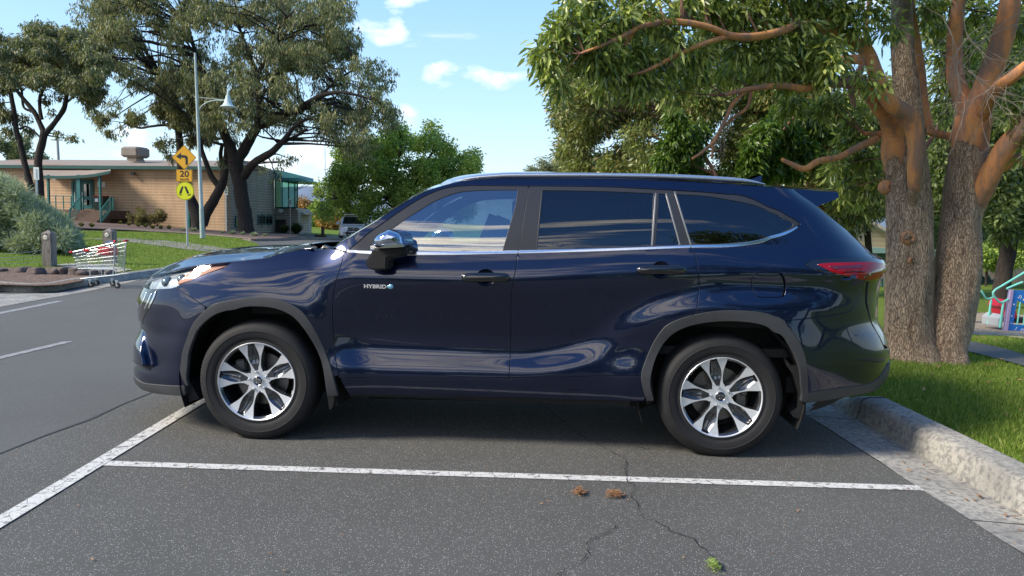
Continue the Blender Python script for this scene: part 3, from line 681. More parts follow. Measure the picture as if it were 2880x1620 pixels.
# bonnet: edge = shut line continued round the nose to the centre
hn = uz(413, 782); print('hood', hoodshut[0], hn)
E_h = on3(cat_rom([(UN+1e-4, .950), (UN+.20, .951), (UN+.40, .955), ((hn[0]+UN+.4)/2, .962), hn, hoodshut[0]], 6)+hoodshut[1:]); E_h = resamp(E_h, 90)
def bonnet():
    n = 26; vs = []; rows = len(E_h); K = 2*n+1
    for e in E_h:
        we = abs(e[1]); crown = float(pch([-1.1, -.95, -.88, -.75, -.6, -.4, -.2, 0, .2, .44], [.002, .016, .050, .092, .106, .095, .079, .060, .024, .014], e[0])); sh_ = .20*float(sst(-.15, .40, e[0])); dn = .10*float(sst(.15, .42, e[0]))
        for j in range(-n, n+1):
            q = math.sin(math.pi/2*j/n); a = abs(q); ridge = .007*math.exp(-((a-.80)/.06)**2)*float(sst(-.9, -.6, e[0]))
            vs.append((e[0]-sh_*(1-a*a)-dn, we*q, e[2]+crown*(1-a**3.0)+ridge+.001))
    fs = [(i*K+j, (i+1)*K+j, (i+1)*K+j+1, i*K+j+1) for i in range(rows-1) for j in range(K-1)]
    me = bpy.data.meshes.new('bonnet'); me.from_pydata(vs, [], fs); me.shade_smooth(); bm = bmesh.new(); bm.from_mesh(me); bmesh.ops.recalc_face_normals(bm, faces=bm.faces); bm.to_mesh(me); bm.free()
    if sum(p.normal.z for p in me.polygons) < 0: me.flip_normals()
    o = link('bonnet', me, PAINT, suv); md = o.modifiers.new('thickness', 'SOLIDIFY'); md.thickness = .012; md.offset = -1; return o
bonnet()
cr = MB()
# windscreen
E_w = resamp(on3(L_out), 30); top = E_w[-1]; bot = E_w[0]
C_w = np.array([(e[0]-.135+.055*i/29, 0, e[2]+.0+.042*i/29) for i, e in enumerate(E_w)])
wind = cross('windscreen', E_w, C_w, GLASS, pw=2.2)
# cowl between bonnet and windscreen
cw = MB(); cw.box((.33, 0, 1.11), (.26, 1.42, .06)); cw.build('cowl', MBLK, suv)
for s in (-1, 1):
    wp = MB(); wp.tube([(.14, .55*s, 1.15), (.22, .35*s, 1.175), (.30, .12*s, 1.185)], [.012, .010, .008], 6); wp.build('wiper', GBLK, suv, auto=40)
wp = MB(); wp.tube([(.30, -.68, 1.165), (.36, -.70, 1.20), (.42, -.71, 1.19)], [.012, .022, .012], 8); wp.build('wiper_pivot', GBLK, suv, auto=40)
# roof
E_r = resamp(on3(L_roofedge), 50)
C_r = np.array([(e[0]-.08*(1-i/49)+.02*(i/49), 0, e[2]+.055+.028*math.sin(math.pi*min(1, (i/49)*1.3+.1))) for i, e in enumerate(E_r)])
C_r[0] = C_w[-1]
roof = cross('roof', E_r, C_r, PAINT)
# spoiler
SPE = on3(L_spsh); a0, a1 = SPE[0], SPE[-1]
tip_t = on_y(2357, 541, YC-.60)-OFF0; tip_b = on_y(2361, 556, YC-.60)-OFF0
vs = []; K = 24
prof = [a0, tip_t, tip_b, a1]
for p in (prof):
    for j in range(-K, K+1):
        s = j/K; vs.append((p[0]+(.10 if p is not a0 and p is not a1 else .05)*(1-s*s)-(.13 if p is a0 else 0)*0, abs(p[1])*s, p[2]+(.05 if p[2] > a1[2]+.02 else .03)*(1-s*s)))
KK = 2*K+1; fs = [(i*KK+j, i*KK+j+1, (i+1)*KK+j+1, (i+1)*KK+j) for i in range(3) for j in range(KK-1)]+[(0, KK, 2*KK, 3*KK), (KK-1, 2*KK-1, 3*KK-1, 4*KK-1)[::-1]]
me = bpy.data.meshes.new('spoiler'); me.from_pydata(vs, [], fs); sp_o = link('spoiler', me, PAINT, suv)
bm = bmesh.new(); bm.from_mesh(me); bmesh.ops.recalc_face_normals(bm, faces=bm.faces); bmesh.ops.bevel(bm, geom=[e for e in bm.edges if e.calc_face_angle(0) > .5], offset=.004, segments=2, affect='EDGES'); bm.to_mesh(me); bm.free(); me.shade_smooth(); me.set_sharp_from_angle(angle=R_(25))
# rear window and tailgate
E_g = resamp(on3(L_dp), 24); C_g = np.array([(e[0]+.13, 0, e[2]+.03*(1-i/23)) for i, e in enumerate(E_g)])
cross('rear_window', E_g, C_g, PRIV, pw=2.0)
ut = rx
tg = [(L_tailtop[0][0]+.01, L_tailtop[0][1]+.0), (UX, L_tailtop[0][1]+.0), (UX, .63), (UX-.60, .67), (UX-.64, .79), (L_rbsh[0][0]+.07, .95), (L_rbsh[0][0]+.05, L_rbsh[0][1])]
patch('tailgate', [(UX, L_tailtop[0][1]+.03), (UX, .64), (UX-.60, .68), (UX-.64, .79), (L_rbsh[0][0]+.08, .95), (L_rbsh[0][0]+.06, L_rbsh[0][1]), (L_tailtop[0][0]+.06, L_tailtop[0][1]+.03)], PAINT, suv, off=-.003, whole=True)
# roof rails
def rail():
    top = [(1246,520),(1270,509.5),(1300,500),(1340,492),(1400,486.5),(1440,485),(1635,485),(1803,487),(1900,489.5),(1971,492.5),(2040,496.5),(2083,500),(2125,507),(2156,517)]
    bot = [(1252,523),(1285,514),(1320,508),(1350,505),(1400,502.5),(1440,501),(1635,500.5),(1803,502.5),(1900,505.5),(1971,508.5),(2040,512.5),(2083,514.5),(2125,517.5),(2150,519)]
    wr = .655; A = resamp([on_y(x, y, YC-wr+.02)-OFF0 for x, y in cat_rom(top, 5)], 80); B = resamp([on_y(x, y, YC-wr)-OFF0 for x, y in cat_rom(bot, 5)], 80)
    vs = []; n = 10
    for i in range(80):
        a_, b_ = A[i], B[i]; h = max(.004, (a_[2]-b_[2])/2); cz = (a_[2]+b_[2])/2; wd = min(.024, h*1.6)
        for k in range(n):
            an = 2*math.pi*k/n; vs.append(((a_[0]+b_[0])/2, -wr+.024+math.cos(an)*wd, cz+math.sin(an)*h*(1.0)))
    fs = [(i*n+k, i*n+(k+1) % n, (i+1)*n+(k+1) % n, (i+1)*n+k) for i in range(79) for k in range(n)]+[tuple(range(n))[::-1], tuple(range(79*n, 80*n))]
    me = bpy.data.meshes.new('roof_rail'); me.from_pydata(vs, [], fs); me.shade_smooth(); return link('roof_rail', me, SATIN, suv)
r1_ = rail(); mirror(r1_)
fin = MB(); f0 = on_y(2112, 506, YC)-OFF0
fin.add([(f0[0]-.09, 0, f0[2]-.03), (f0[0]+.07, -.02, f0[2]-.03), (f0[0]+.07, .02, f0[2]-.03), (f0[0]+.075, 0, f0[2]+.035), (f0[0]+.02, 0, f0[2]+.032)], [(0, 1, 3, 4), (0, 4, 3, 2), (1, 2, 3), (0, 2, 1)])
fin.build('roof_antenna', PAINT, suv)
# inner shell so that gaps read dark, and the wheel wells
def shell():
    us = np.linspace(UN, UX, 150); zs = np.linspace(.27, 1.13, 26); UU, ZZ = np.meshgrid(us, zs, indexing='ij'); P0_ = sh3(UU, ZZ, 0.0)[0]; ZZ = np.minimum(ZZ, np.interp(P0_[..., 0], [-1, -.85, -.6, -.2, .1, .3, .6], [.88, .90, .97, 1.05, 1.09, 1.12, 1.13])); P, N = sh3(UU, ZZ, np.where(UU < XJ-.35, -.085, -.03))
    ok = np.ones((149, 25), bool); vs = P.reshape(-1, 3); fs = []
    for i in range(149):
        for j in range(25):
            q = P[i:i+2, j:j+2].reshape(-1, 3).mean(0)
            if min(math.hypot(q[0]-c_, q[2]-ZR) for c_ in (0, 2.85)) < .56: continue
            fs.append((i*26+j, (i+1)*26+j, (i+1)*26+j+1, i*26+j+1))
    n = len(vs); V = [tuple(v) for v in vs]+[(x, -y, z) for x, y, z in vs]; fs += [tuple(k+n for k in f[::-1]) for f in fs]
    me = bpy.data.meshes.new('inner_shell'); me.from_pydata(V, [], fs); link('inner_shell', me, MBLK, suv, True)
shell()
ub = MB()
for c_ in (0, 2.85):
    for s in (-1, 1):
        n = 28; R0 = .497
        vs = []; 
        for k in range(n+1):
            an = math.pi*(-.12+1.24*k/n); x = c_+R0*math.cos(an); z = ZR+R0*math.sin(an)
            vs += [(x, s*.93, z), (x, s*.60, z)]
        fs = [(2*k, 2*k+1, 2*k+3, 2*k+2) for k in range(n)]; b0 = len(vs); vs.append((c_, s*.60, ZR)); fs += [(b0, 2*k+1, 2*k+3) for k in range(n)]
        ub.add(vs, fs)
ub.box((1.42, 0, .285), (1.9, 1.40, .09)); ub.box((-.66, 0, .33), (.40, 1.3, .10)); ub.box((3.5, 0, .42), (.42, 1.5, .10)); ub.box((1.4, 0, .34), (4.4, 1.16, .05))
ub.tube([(.6, -.5, .22), (2.3, -.5, .24)], .04, 8); ub.box((1.6, -.6, .262), (1.2, .10, .05))
ub.build('underbody', MBLK, suv)
# mud flaps
def flap(pts, w0, w1, thick=.03, dx=0):
    mb = MB(); P = [on_y(x, y, YC-w0)-OFF0 for x, y in pts]; mb.prism([(p[0], p[2]) for p in P], lambda a, b, d: (a+d*.15, -w0+d, b), w0-w1); return mb.build('mud_flap', MBLK, suv)
fl = flap([(902,1005),(912,1008),(936,1050),(944,1100),(950,1140),(926,1152),(921,1120),(912,1060)], .905, .70); mirror(fl)
fl = flap([(2210,1010),(2226,1030),(2250,1032),(2262,1050),(2268,1100),(2266,1160),(2258,1182),(2230,1172),(2222,1160),(2243,1150),(2248,1110),(2236,1060),(2214,1030)], .91, .72); mirror(fl)
fl = flap([(525,1069),(535,1075),(560,1121),(531,1132)], .88, .70); mirror(fl)
fl = flap([(1826,1062),(1832,1060),(1838,1120),(1822,1140),(1815,1130)], .89, .72); mirror(fl)
for o in (front_door, rear_door, rocker, fender, headlight, body_side, taillight, clad_f, clad_r1, clad_r2): mirror(o)
bpy.data.objects.remove(bpy.data.objects['hybrid_badge'].children[0]) if bpy.data.objects['hybrid_badge'].children else None
# door mirror
def door_mirror():
    y0 = YC-1.09; P = lambda x, y, yy_=None: on_y(x, y, y0 if yy_ is None else yy_)-OFF0
    root_pts = [(1000+a/4.025, 540+b/4.025) for a, b in [(170,640),(270,640),(400,625),(550,610),(545,660),(520,720),(480,740),(350,755),(345,790),(345,885),(210,897),(150,880),(80,830),(110,765),(160,690)]]
    mb = MB(); pp = [P(*q) for q in root_pts]; mb.prism([(p[0], p[2]) for p in pp], lambda a, b, d: (a+d*.1, pp[0][1]+.03+d, b), .13)
    o = mb.build('door_mirror', MBLK, suv)
    bm = bmesh.new(); bm.from_mesh(o.data); bmesh.ops.bevel(bm, geom=[e for e in bm.edges if e.calc_face_angle(0) > .5], offset=.012, segments=3, affect='EDGES'); bm.to_mesh(o.data); bm.free(); o.data.shade_smooth(); o.data.set_sharp_from_angle(angle=R_(40))
    # cap: domed shell
    out = cat_rom([P(1000+a/4.025, 540+b/4.025) for a, b in [(180,540),(230,480),(300,445),(355,422),(430,438),(490,458),(530,490),(548,560),(550,610),(420,622),(280,632),(210,632),(185,600)]], 4, True)
    out = np.array(out); c = out.mean(0); n = len(out); vs = []; R = 9
    for k in range(R+1):
        t = k/R; s = math.cos(t*math.pi/2)**.55 if k < R else 0.0
        for p in out:
            q = c+(p-c)*s; vs.append((q[0]+.02*math.sin(t*math.pi/2), q[1]+.05-.11*math.sin(t*math.pi/2)**1.0, q[2]))
    b0 = len(vs)
    for p in out: q = c+(p-c)*.97; vs.append((q[0]+.03, q[1]+.15, q[2]))
    fs = [(k*n+i, k*n+(i+1) % n, (k+1)*n+(i+1) % n, (k+1)*n+i) for k in range(R) for i in range(n)]+[(b0+i, b0+(i+1) % n, (i+1) % n, i) for i in range(n)]+[tuple(range(b0, b0+n))[::-1]]
    me = bpy.data.meshes.new('mirror_cap'); me.from_pydata(vs, [], fs); me.validate(); bm = bmesh.new(); bm.from_mesh(me); bmesh.ops.remove_doubles(bm, verts=bm.verts, dist=1e-5); bmesh.ops.recalc_face_normals(bm, faces=bm.faces); bm.to_mesh(me); bm.free(); me.shade_smooth()
    link('mirror_cap', me, mat('mirror_cap_chrome', (0.45, 0.5, 0.6), 0.05, 1.0), o)
    sg = MB(); A = [P(1000+a/4.025, 540+b/4.025, y0-.055) for a, b in [(275,625),(330,605),(440,592),(535,588),(545,600),(540,622),(440,630),(300,636)]]
    sg.prism([(p[0], p[2]) for p in A], lambda a, b, d: (a, A[0][1]+d, b), .03); sg.build('turn_lamp', CHROME, o, auto=40)
    st = MB(); st.tube([(Vector(P(1120, 690))+Vector((0, .02, 0))), (Vector(P(1150, 707))+Vector((0, .22, -.0)))], [.02, .014], 6); st.build('mirror_arm', MBLK, o)
    return o
mirror(door_mirror())
# ------------------------------------------------------------------ wheels
def emblem(mb, c, R, y):
    def ell(rx, rz, cz=0, th=.0016):
        mb.tube([(c[0]+rx*math.cos(a), y, c[2]+cz+rz*math.sin(a)) for a in np.linspace(0, 2*math.pi, 25)], th, 5, caps=False)
    ell(R, R*.68, 0, R*.085); ell(R*.38, R*.64, 0, R*.075); ell(R*.72, R*.28, R*.26, R*.075)
def make_wheel(cx, ph):
    yo = -.945          # outer sidewall
    wroot = empty('wheel', (0, 0, 0)); wroot.parent = suv; rt = wroot
    R0 = .377; T = MB()
    prof = [(.232, .030), (.240, .008), (.250, .002), (.262, .006), (.268, .0045), (.270, .0025), (.285, -.003), (.312, -.006), (.314, -.008), (.319, -.008), (.321, -.0055), (.335, -.003), (.350, .006), (.362, .018), (.371, .034), (.3765, .055), (.377, .075), (.377, .160), (.3765, .180), (.362, .215), (.31, .235), (.232, .21)]
    n = 180; vs = []
    for j, (r, h) in enumerate(prof):
        for k in range(n):
            a = 2*math.pi*k/n; rr = r; hh = h
            if 13 <= j <= 15: rr = r-(.003 if (k % 2 == 0) else 0)*(1 if j > 13 else .6)
            x = rr*math.cos(a+(.010*(j-13) if j >= 13 else 0)); z = rr*math.sin(a+(.010*(j-13) if j >= 13 else 0))
            zz = z
            if ZR+z < .003: zz = .003-ZR+0*z
            if ZR+z < .05: hh -= .004*(1-max(0, (ZR+z))/.05)
            vs.append((cx+x, yo+hh, ZR+zz))
    fs = [(j*n+k, (j+1)*n+k, (j+1)*n+(k+1) % n, j*n+(k+1) % n) for j in range(len(prof)-1) for k in range(n)]
    T.add(vs, fs)
    T.build('tyre', RUBBER, rt, auto=35)
    # faint raised lettering on the sidewall
    # rim
    F = MB(); dish = lambda r: yo+.012+.020*(1-(r/.245)**2)**1.0*1.2
    def pol(r, a): return (cx+r*math.cos(a), dish(r), ZR+r*math.sin(a))
    def pt(l, t, a0, d=0.0):   # l along the spoke, t sideways
        r = math.hypot(l, t); a = a0+math.atan2(t, l); return (cx+r*math.cos(a), dish(r)+d, ZR+r*math.sin(a))
    F.lathe([(.2375, .020), (.2380, .008), (.2435, .004), (.2475, .008), (.2480, .022)], (cx, yo-.002, ZR), 'y', 96)
    cap_r = .030
    for s in range(5):
        a0 = ph+s*2*math.pi/5; half = math.pi/5
        # half outlines (l, t): channel edge and window edge
        ch = [(.066, .010), (.085, .017), (.105, .025), (.130, .0335), (.155, .0355), (.180, .033), (.205, .0275), (.229, .0225)]
        wn = [(.060, .0435), (.063, .0385), (.078, .0325), (.105, .0345), (.130, .0410), (.155, .0495), (.180, .0620), (.205, .0760), (.2285, .0870)]
        N_ = 30
        chr_ = resamp(cat_rom(ch, 5), N_); wnr = resamp(cat_rom(wn[1:], 5), N_)
        for sg in (1, -1):
            vs = []; fs = []
            for i in range(N_):
                c1 = chr_[i]; w1 = wnr[i]
                for k in range(4):
                    q = c1+(w1-c1)*k/3; vs.append(pt(q[0], q[1]*sg, a0))
            for i in range(N_-1):
                for k in range(3): fs.append((i*4+k, i*4+k+1, (i+1)*4+k+1, (i+1)*4+k))
            F.cur = 0; F.add(vs, fs)
            # outer fill between spoke end and lip
            c1, w1 = chr_[-1], wnr[-1]; ac = math.atan2(c1[1], c1[0]); aw = math.atan2(w1[1], w1[0]); vs = []
            for k in range(7):
                q = c1+(w1-c1)*k/6; vs.append(pt(q[0], q[1]*sg, a0)); a = (ac+(aw-ac)*k/6)*sg+a0; vs.append((cx+.2385*math.cos(a), yo+.008, ZR+.2385*math.sin(a)))
            F.add(vs, [(2*k, 2*k+2, 2*k+3, 2*k+1) for k in range(6)])
            # window wall: bevel and depth (dark)
            F.cur = 1; vs = []
            for q in wnr: vs += [pt(q[0], q[1]*sg, a0), pt(q[0]+.0, (q[1]+.0045)*sg, a0, .006), pt(q[0], (q[1]+.005)*sg, a0, .045)]
            F.add(vs, [(3*i+k, 3*i+k+1, 3*i+k+4, 3*i+k+3) for i in range(N_-1) for k in range(2)])
        # channel: concave dark pocket
        vs = []; M = 9
        for i in range(N_):
            c1 = chr_[i]; f = i/(N_-1)
            for k in range(M):
                s_ = -1+2*k/(M-1); dpt = .020*(1-abs(s_)**2.2)*math.sin(math.pi*(.15+.85*min(1, (1-f)*1.4+.0)))**.5 if f < 1 else .002
                ridge = .006*math.exp(-(s_/.22)**2)*(f > .15)
                vs.append(pt(c1[0], c1[1]*s_, a0, max(.0, dpt-ridge)))
        F.add(vs, [(i*M+k, i*M+k+1, (i+1)*M+k+1, (i+1)*M+k) for i in range(N_-1) for k in range(M-1)])
        F.cur = 0
        # hub sector
        vs = [pol(cap_r, a0-half), pol(cap_r, a0), pol(cap_r, a0+half)]
        seq = [pt(wnr[0][0], -wnr[0][1], a0), pt(chr_[0][0], -chr_[0][1], a0), pt(chr_[0][0], chr_[0][1], a0), pt(wnr[0][0], wnr[0][1], a0)]
        mid0 = pol(.063, a0-half); mid1 = pol(.063, a0+half)
        F.add([vs[0], vs[1], vs[2]]+seq+[mid0, mid1], [(0, 7, 3), (0, 3, 4), (0, 4, 1), (1, 4, 5), (1, 5, 2), (2, 5, 6), (2, 6, 8)])
        # window inner end wall
        F.cur = 1
        F.add([seq[3], mid1, tuple(np.array(mid1)+[0, .045, 0]), tuple(np.array(seq[3])+[0, .045, 0])], [(0, 1, 2, 3)])
        F.add([seq[0], mid0, tuple(np.array(mid0)+[0, .045, 0]), tuple(np.array(seq[0])+[0, .045, 0])], [(0, 1, 2, 3)])
        # window outer border: dark step below the lip
        aw = math.atan2(wn[-1][1], wn[-1][0]); vs = []
        for k in range(9):
            a = a0+aw+(2*half-2*aw)*k/8
            vs += [(cx+.2385*math.cos(a), yo+.009, ZR+.2385*math.sin(a)), (cx+.226*math.cos(a), yo+.020, ZR+.226*math.sin(a)), (cx+.224*math.cos(a), yo+.070, ZR+.224*math.sin(a))]
        F.add(vs, [(3*k+j, 3*k+j+1, 3*k+j+4, 3*k+j+3) for k in range(8) for j in range(2)])
        F.cur = 0
    F.cur = 1
    F.lathe([(.224, .05), (.218, .12), (.218, .19), (.20, .20)], (cx, yo, ZR), 'y', 60)
    rim = F.build('rim', [MACH, DALLOY], rt, auto=32)
    for s in range(5):
        H = MB()
        a = ph+s*2*math.pi/5; c = (cx+.057*math.cos(a), yo+.028, ZR+.057*math.sin(a))
        H.lathe([(.001, -.012), (.0065, -.010), (.0085, -.004), (.0085, .02)], c, 'y', 10); H.build('wheel_nut', CHROME, rt, auto=30)
    H = MB(); H.lathe([(.001, -.006), (.022, -.005), (.027, -.001), (.028, .01)], (cx, yo+.030, ZR), 'y', 28); cc = H.build('centre_cap', GBLK, rt, auto=30)
    H = MB(); H.lathe([(.0262, -.004), (.0285, -.006), (.031, -.003), (.0315, .006)], (cx, yo+.030, ZR), 'y', 28); emblem(H, (cx, 0, ZR), .020, yo+.0235); H.build('cap_emblem', CHROME, rt, auto=40)
    H = MB(); H.lathe([(.05, .0), (.165, .0), (.168, .004), (.168, .018), (.06, .02)], (cx, yo+.115, ZR), 'y', 48); H.lathe([(.001, -.03), (.07, -.03), (.075, 0)], (cx, yo+.115, ZR), 'y', 24)
    H.build('brake_disc', STEEL, rt, auto=30)
    sg = -1 if cx < 1 else 1
    H = MB(); H.box((cx+sg*.135, yo+.105, ZR+(.045 if cx < 1 else -.0)), (.075, .05, .15), bev=.012); H.box((cx+sg*.15, yo+.085, ZR+.03), (.04, .04, .06), bev=.008)
    H.build('brake_caliper', mat('caliper_metal', (0.16, 0.155, 0.15), 0.45, 0.7), rt)
    H = MB(); H.lathe([(.001, .14), (.215, .14)], (cx, yo+.03, ZR), 'y', 40); H.build('back_plate', MBLK, rt)
    return rt
for cx, ph in ((0.0, R_(99)), (2.85, R_(104))):
    w_ = make_wheel(cx, ph); mirror(w_)
# ------------------------------------------------------------------ cabin
cab = MB(); cab.box((2.2, 0, .62), (3.2, 1.56, .05)); cab.box((1.7, 0, .80), (3.6, 1.50, .06))
cab.build('cabin_floor', CABIN, suv)
d = MB(); prof = [(.45, 1.13), (.62, 1.17), (.86, 1.16), (.92, 1.10), (.90, .95), (.80, .70), (.45, .70)]
d.prism(prof, lambda a, b, dd: (a, -.74+dd, b), 1.48); dash = d.build('dashboard', CABIN, suv, auto=30)
s = MB(); cst = Vector((1.02, -.38, 1.05)); ax = Vector((.85, 0, .45)).normalized(); e1 = Vector((0, 1, 0)); e2 = ax.cross(e1)
s.tube([cst+e1*(.19*math.cos(a))+e2*(.19*math.sin(a)) for a in np.linspace(0, 2*math.pi, 33)], .015, 8, caps=False)
for a in (0, math.pi, -math.pi/2): s.bar(cst, cst+e1*(.18*math.cos(a))+e2*(.18*math.sin(a)), .03, .02)
s.lathe([(.001, -.02), (.06, -.02), (.06, .04)], tuple(cst), 'x', 16); s.bar(cst, cst-ax*.25, .07, .07)
s.build('steering_wheel', CABIN, suv, auto=40)
def seat(x, y, wd=.52):
    m_ = MB(); m_.box((x, y, .88), (.50, wd, .16), bev=.04)
    st_ = [Vector((x+.22, y, .92)), Vector((x+.28, y, 1.15)), Vector((x+.36, y, 1.36))]
    for k in range(2):
        a_, b_ = st_[k], st_[k+1]; m_.bar(a_, b_+(b_-a_)*.05, wd*(.95 if k == 0 else .85), .12)
    m_.box((x+.37, y, 1.47), (.10, .26, .17), bev=.03); m_.bar((x+.36, y-.05, 1.36), (x+.37, y-.05, 1.42), .012); m_.bar((x+.36, y+.05, 1.36), (x+.37, y+.05, 1.42), .012)
    return m_.build('seat', SEAT, suv, auto=50)
for x, y, wd in ((1.22, -.38, .5), (1.22, .38, .5), (2.12, -.40, .52), (2.12, .40, .52), (2.85, 0, 1.1)): seat(x, y, wd)
m_ = MB(); m_.box((.98, 0, 1.50), (.04, .24, .075), bev=.012); m_.bar((.93, 0, 1.58), (.97, 0, 1.52), .02); m_.build('rear_view_mirror', CABIN, suv)
# headlining follows the roof
E2 = E_r+np.array([0, .10, -.03]); C2 = C_r+np.array([0, 0, -.035]); cross('headlining', E2, C2, LINER)
# ================================================================== GROUND, ROADS, KERBS
DS = 2880/2576.0                    # sizes below were read off a 2576 px wide view of the photo
def ss(a, b, x):
    t = max(0.0, min(1.0, (x-a)/(b-a))); return t*t*(3-2*t)
def zpave(x, y):
    """height of the paving west of the lawn"""
    return 0.037*max(0.0, -x-4)*ss(3, 20, y)-0.34*ss(34, 52, y)*ss(60, 10, -x)
def zlawn(x, y):
    return float(pch([-60, 3.5, 5.2, 7, 12.5, 17, 40, 90], [.135, .125, .03, -.16, -.80, -.93, -1.45, -1.6], y))
def zt(x, y):
    """height of the soil everywhere"""
    k = ss(3.9, 5.2, x) if y < 6 else ss(-3, 3.5, x)
    far = ss(80, 200, math.hypot(x, y))
    return (zpave(x, y)*(1-k)+zlawn(x, y)*k)*(1-far)
def ground(px, py, fn=None, h=0.0):
    fn = fn or zt; d = ray(px, py); P = None; t0 = .5; t = .5
    while t < 400:
        P = CAM+d*t
        if P[2] < fn(P[0], P[1])+h:
            lo, hi = t0, t
            for _ in range(24):
                m = (lo+hi)/2; Q = CAM+d*m
                if Q[2] < fn(Q[0], Q[1])+h: hi = m
                else: lo = m
            return CAM+d*hi
        t0 = t; t *= 1.02
    return P
def gd(x, y, **k): return ground(x*DS, y*DS, **k)      # same, from the 2576 px view
GRASS_A, GRASS_B = (0.085, 0.135, 0.017), (0.225, 0.300, 0.048)
def grass_fn(nt, b):
    p = nt.pos(); n1 = nt.noise(p, 0.35, 5, 0.6); n2 = nt.noise(p, 9, 5, 0.7); n3 = nt.noise(nt.map(p, (1, 1, .3)), 70, 3, 0.7)
    c = nt.mix(n2, GRASS_A, GRASS_B); c = nt.mix(nt.ramp(n1, [(0.35, 0.0), (0.7, 0.5)]), c, (0.12, 0.17, 0.03))
    c = nt.mix(nt.ramp(n3, [(0.3, 0.6), (0.5, 0.0)]), c, (0.02, 0.045, 0.008))
    nt.put(b.inputs['Base Color'], c); nt.put(b.inputs['Normal'], nt.bump(n3, 0.7, 0.03))
GRASSM = mat('lawn_grass', rough=0.95, fn=grass_fn, Specular_IOR_Level=0.1)
def asphalt_fn(base, speck, amt, warm=0.0):
    def f(nt, b):
        p = nt.pos(); big = nt.noise(p, 0.6, 6, 0.6); med = nt.noise(p, 14, 4, 0.6); fine = nt.noise(p, 170, 3, 0.8)
        lo = tuple(c*.72 for c in base); hi = tuple(c*1.35 for c in base)
        c = nt.mix(nt.ramp(fine, [(0.35, 0.0), (0.65, 1.0)]), lo, hi)
        c = nt.mix(nt.ramp(big, [(0.4, 0.0), (0.7, 0.40)]), c, tuple(x*.60 for x in base)); st = nt.noise(nt.map(p, (1.0, 1.6, 1)), 2.1, 7, 0.75); c = nt.mix(nt.ramp(st, [(0.60, 0.0), (0.72, 0.55)]), c, (.052, .043, .037)); c = nt.mix(nt.ramp(st, [(0.28, 0.35), (0.36, 0.0)]), c, tuple(x*1.5 for x in base))
        vn = nt.node('ShaderNodeTexVoronoi'); nt.put(vn.inputs['Vector'], p); vn.inputs['Scale'].default_value = 160
        sel = nt.ramp(nt.node('ShaderNodeSeparateColor').outputs[0], [(0, 0), (1, 1)])
        sc_ = nt.node('ShaderNodeSeparateColor'); nt.put(sc_.inputs[0], vn.outputs['Color'])
        spk = nt.math('MULTIPLY', nt.math('LESS_THAN', vn.outputs['Distance'], 0.32), nt.math('GREATER_THAN', sc_.outputs[0], 1-amt))
        c = nt.mix(spk, c, nt.mix(sc_.outputs[1], tuple(s*.5 for s in speck), speck))
        nt.put(b.inputs['Base Color'], c); nt.put(b.inputs['Normal'], nt.bump(nt.math('ADD', fine, nt.math('MULTIPLY', med, 0.5)), 0.5, 0.004))
    return f
ASPH = mat('coarse_asphalt', rough=0.85, fn=asphalt_fn((0.094, 0.092, 0.082), (0.60, 0.57, 0.53), 0.28))
ROADM = mat('smooth_road_asphalt', rough=0.85, fn=asphalt_fn((0.106, 0.105, 0.096), (0.30, 0.30, 0.30), 0.16))
def concrete_fn(nt, b):
    p = nt.pos(); n = nt.noise(p, 2.2, 7, 0.7); m = nt.noise(p, 26, 6, 0.7); g = nt.noise(p, 160, 3, 0.8)
    c = nt.mix(nt.ramp(n, [(0.35, 0.0), (0.65, 1.0)]), (0.27, 0.258, 0.23), (0.47, 0.445, 0.385))
    c = nt.mix(nt.ramp(m, [(0.40, 0.70), (0.54, 0.0)]), c, (0.12, 0.12, 0.12))
    c = nt.mix(nt.ramp(g, [(0.3, 0.55), (0.5, 0.0)]), c, (0.13, 0.125, 0.12))
    nt.put(b.inputs['Base Color'], c); nt.put(b.inputs['Normal'], nt.bump(nt.math('ADD', g, m), 0.35, 0.004))
CONC = mat('weathered_concrete', rough=0.9, fn=concrete_fn)
def paint_mark(nt, b):
    p = nt.pos(); n = nt.noise(p, 22, 8, 0.72); cr = nt.voro(nt.map(p, (1, 1, 1)), 11, 'DISTANCE_TO_EDGE'); g = nt.noise(p, 130, 3, 0.8)
    m = nt.math('MULTIPLY', nt.ramp(n, [(0.37, 0.0), (0.46, 1.0)]), nt.ramp(nt.math('ADD', cr, nt.math('MULTIPLY', g, .03)), [(0.018, 0.0), (0.035, 1.0)]))
    m = nt.math('MULTIPLY', m, nt.ramp(g, [(0.34, 0.25), (0.46, 1.0)]))
    nt.put(b.inputs['Base Color'], nt.mix(m, (0.085, 0.083, 0.08), (0.66, 0.65, 0.61)))
LINEM = mat('worn_line_paint', rough=0.8, fn=paint_mark)
def faint_mark(nt, b):
    p = nt.pos(); n = nt.noise(p, 18, 8, 0.75); nt.put(b.inputs['Base Color'], nt.mix(nt.ramp(n, [(0.35, 0.15), (0.6, 0.75)]), (0.08, 0.082, 0.086), (0.46, 0.46, 0.45)))
FAINT = mat('faded_road_marking', rough=0.85, fn=faint_mark)
def mulch_fn(nt, b):
    p = nt.pos(); v = nt.node('ShaderNodeTexVoronoi'); nt.put(v.inputs['Vector'], nt.map(p, (1, 2.2, 1), (0, 0, .6))); v.inputs['Scale'].default_value = 30
    s_ = nt.node('ShaderNodeSeparateColor'); nt.put(s_.inputs[0], v.outputs['Color'])
    c = nt.ramp(s_.outputs[0], [(0.0, (0.07, 0.04, 0.028)), (0.5, (0.15, 0.09, 0.06)), (0.85, (0.23, 0.15, 0.10)), (1.0, (0.38, 0.30, 0.22))])
    nt.put(b.inputs['Base Color'], c); nt.put(b.inputs['Normal'], nt.bump(s_.outputs[1], 0.9, 0.03))
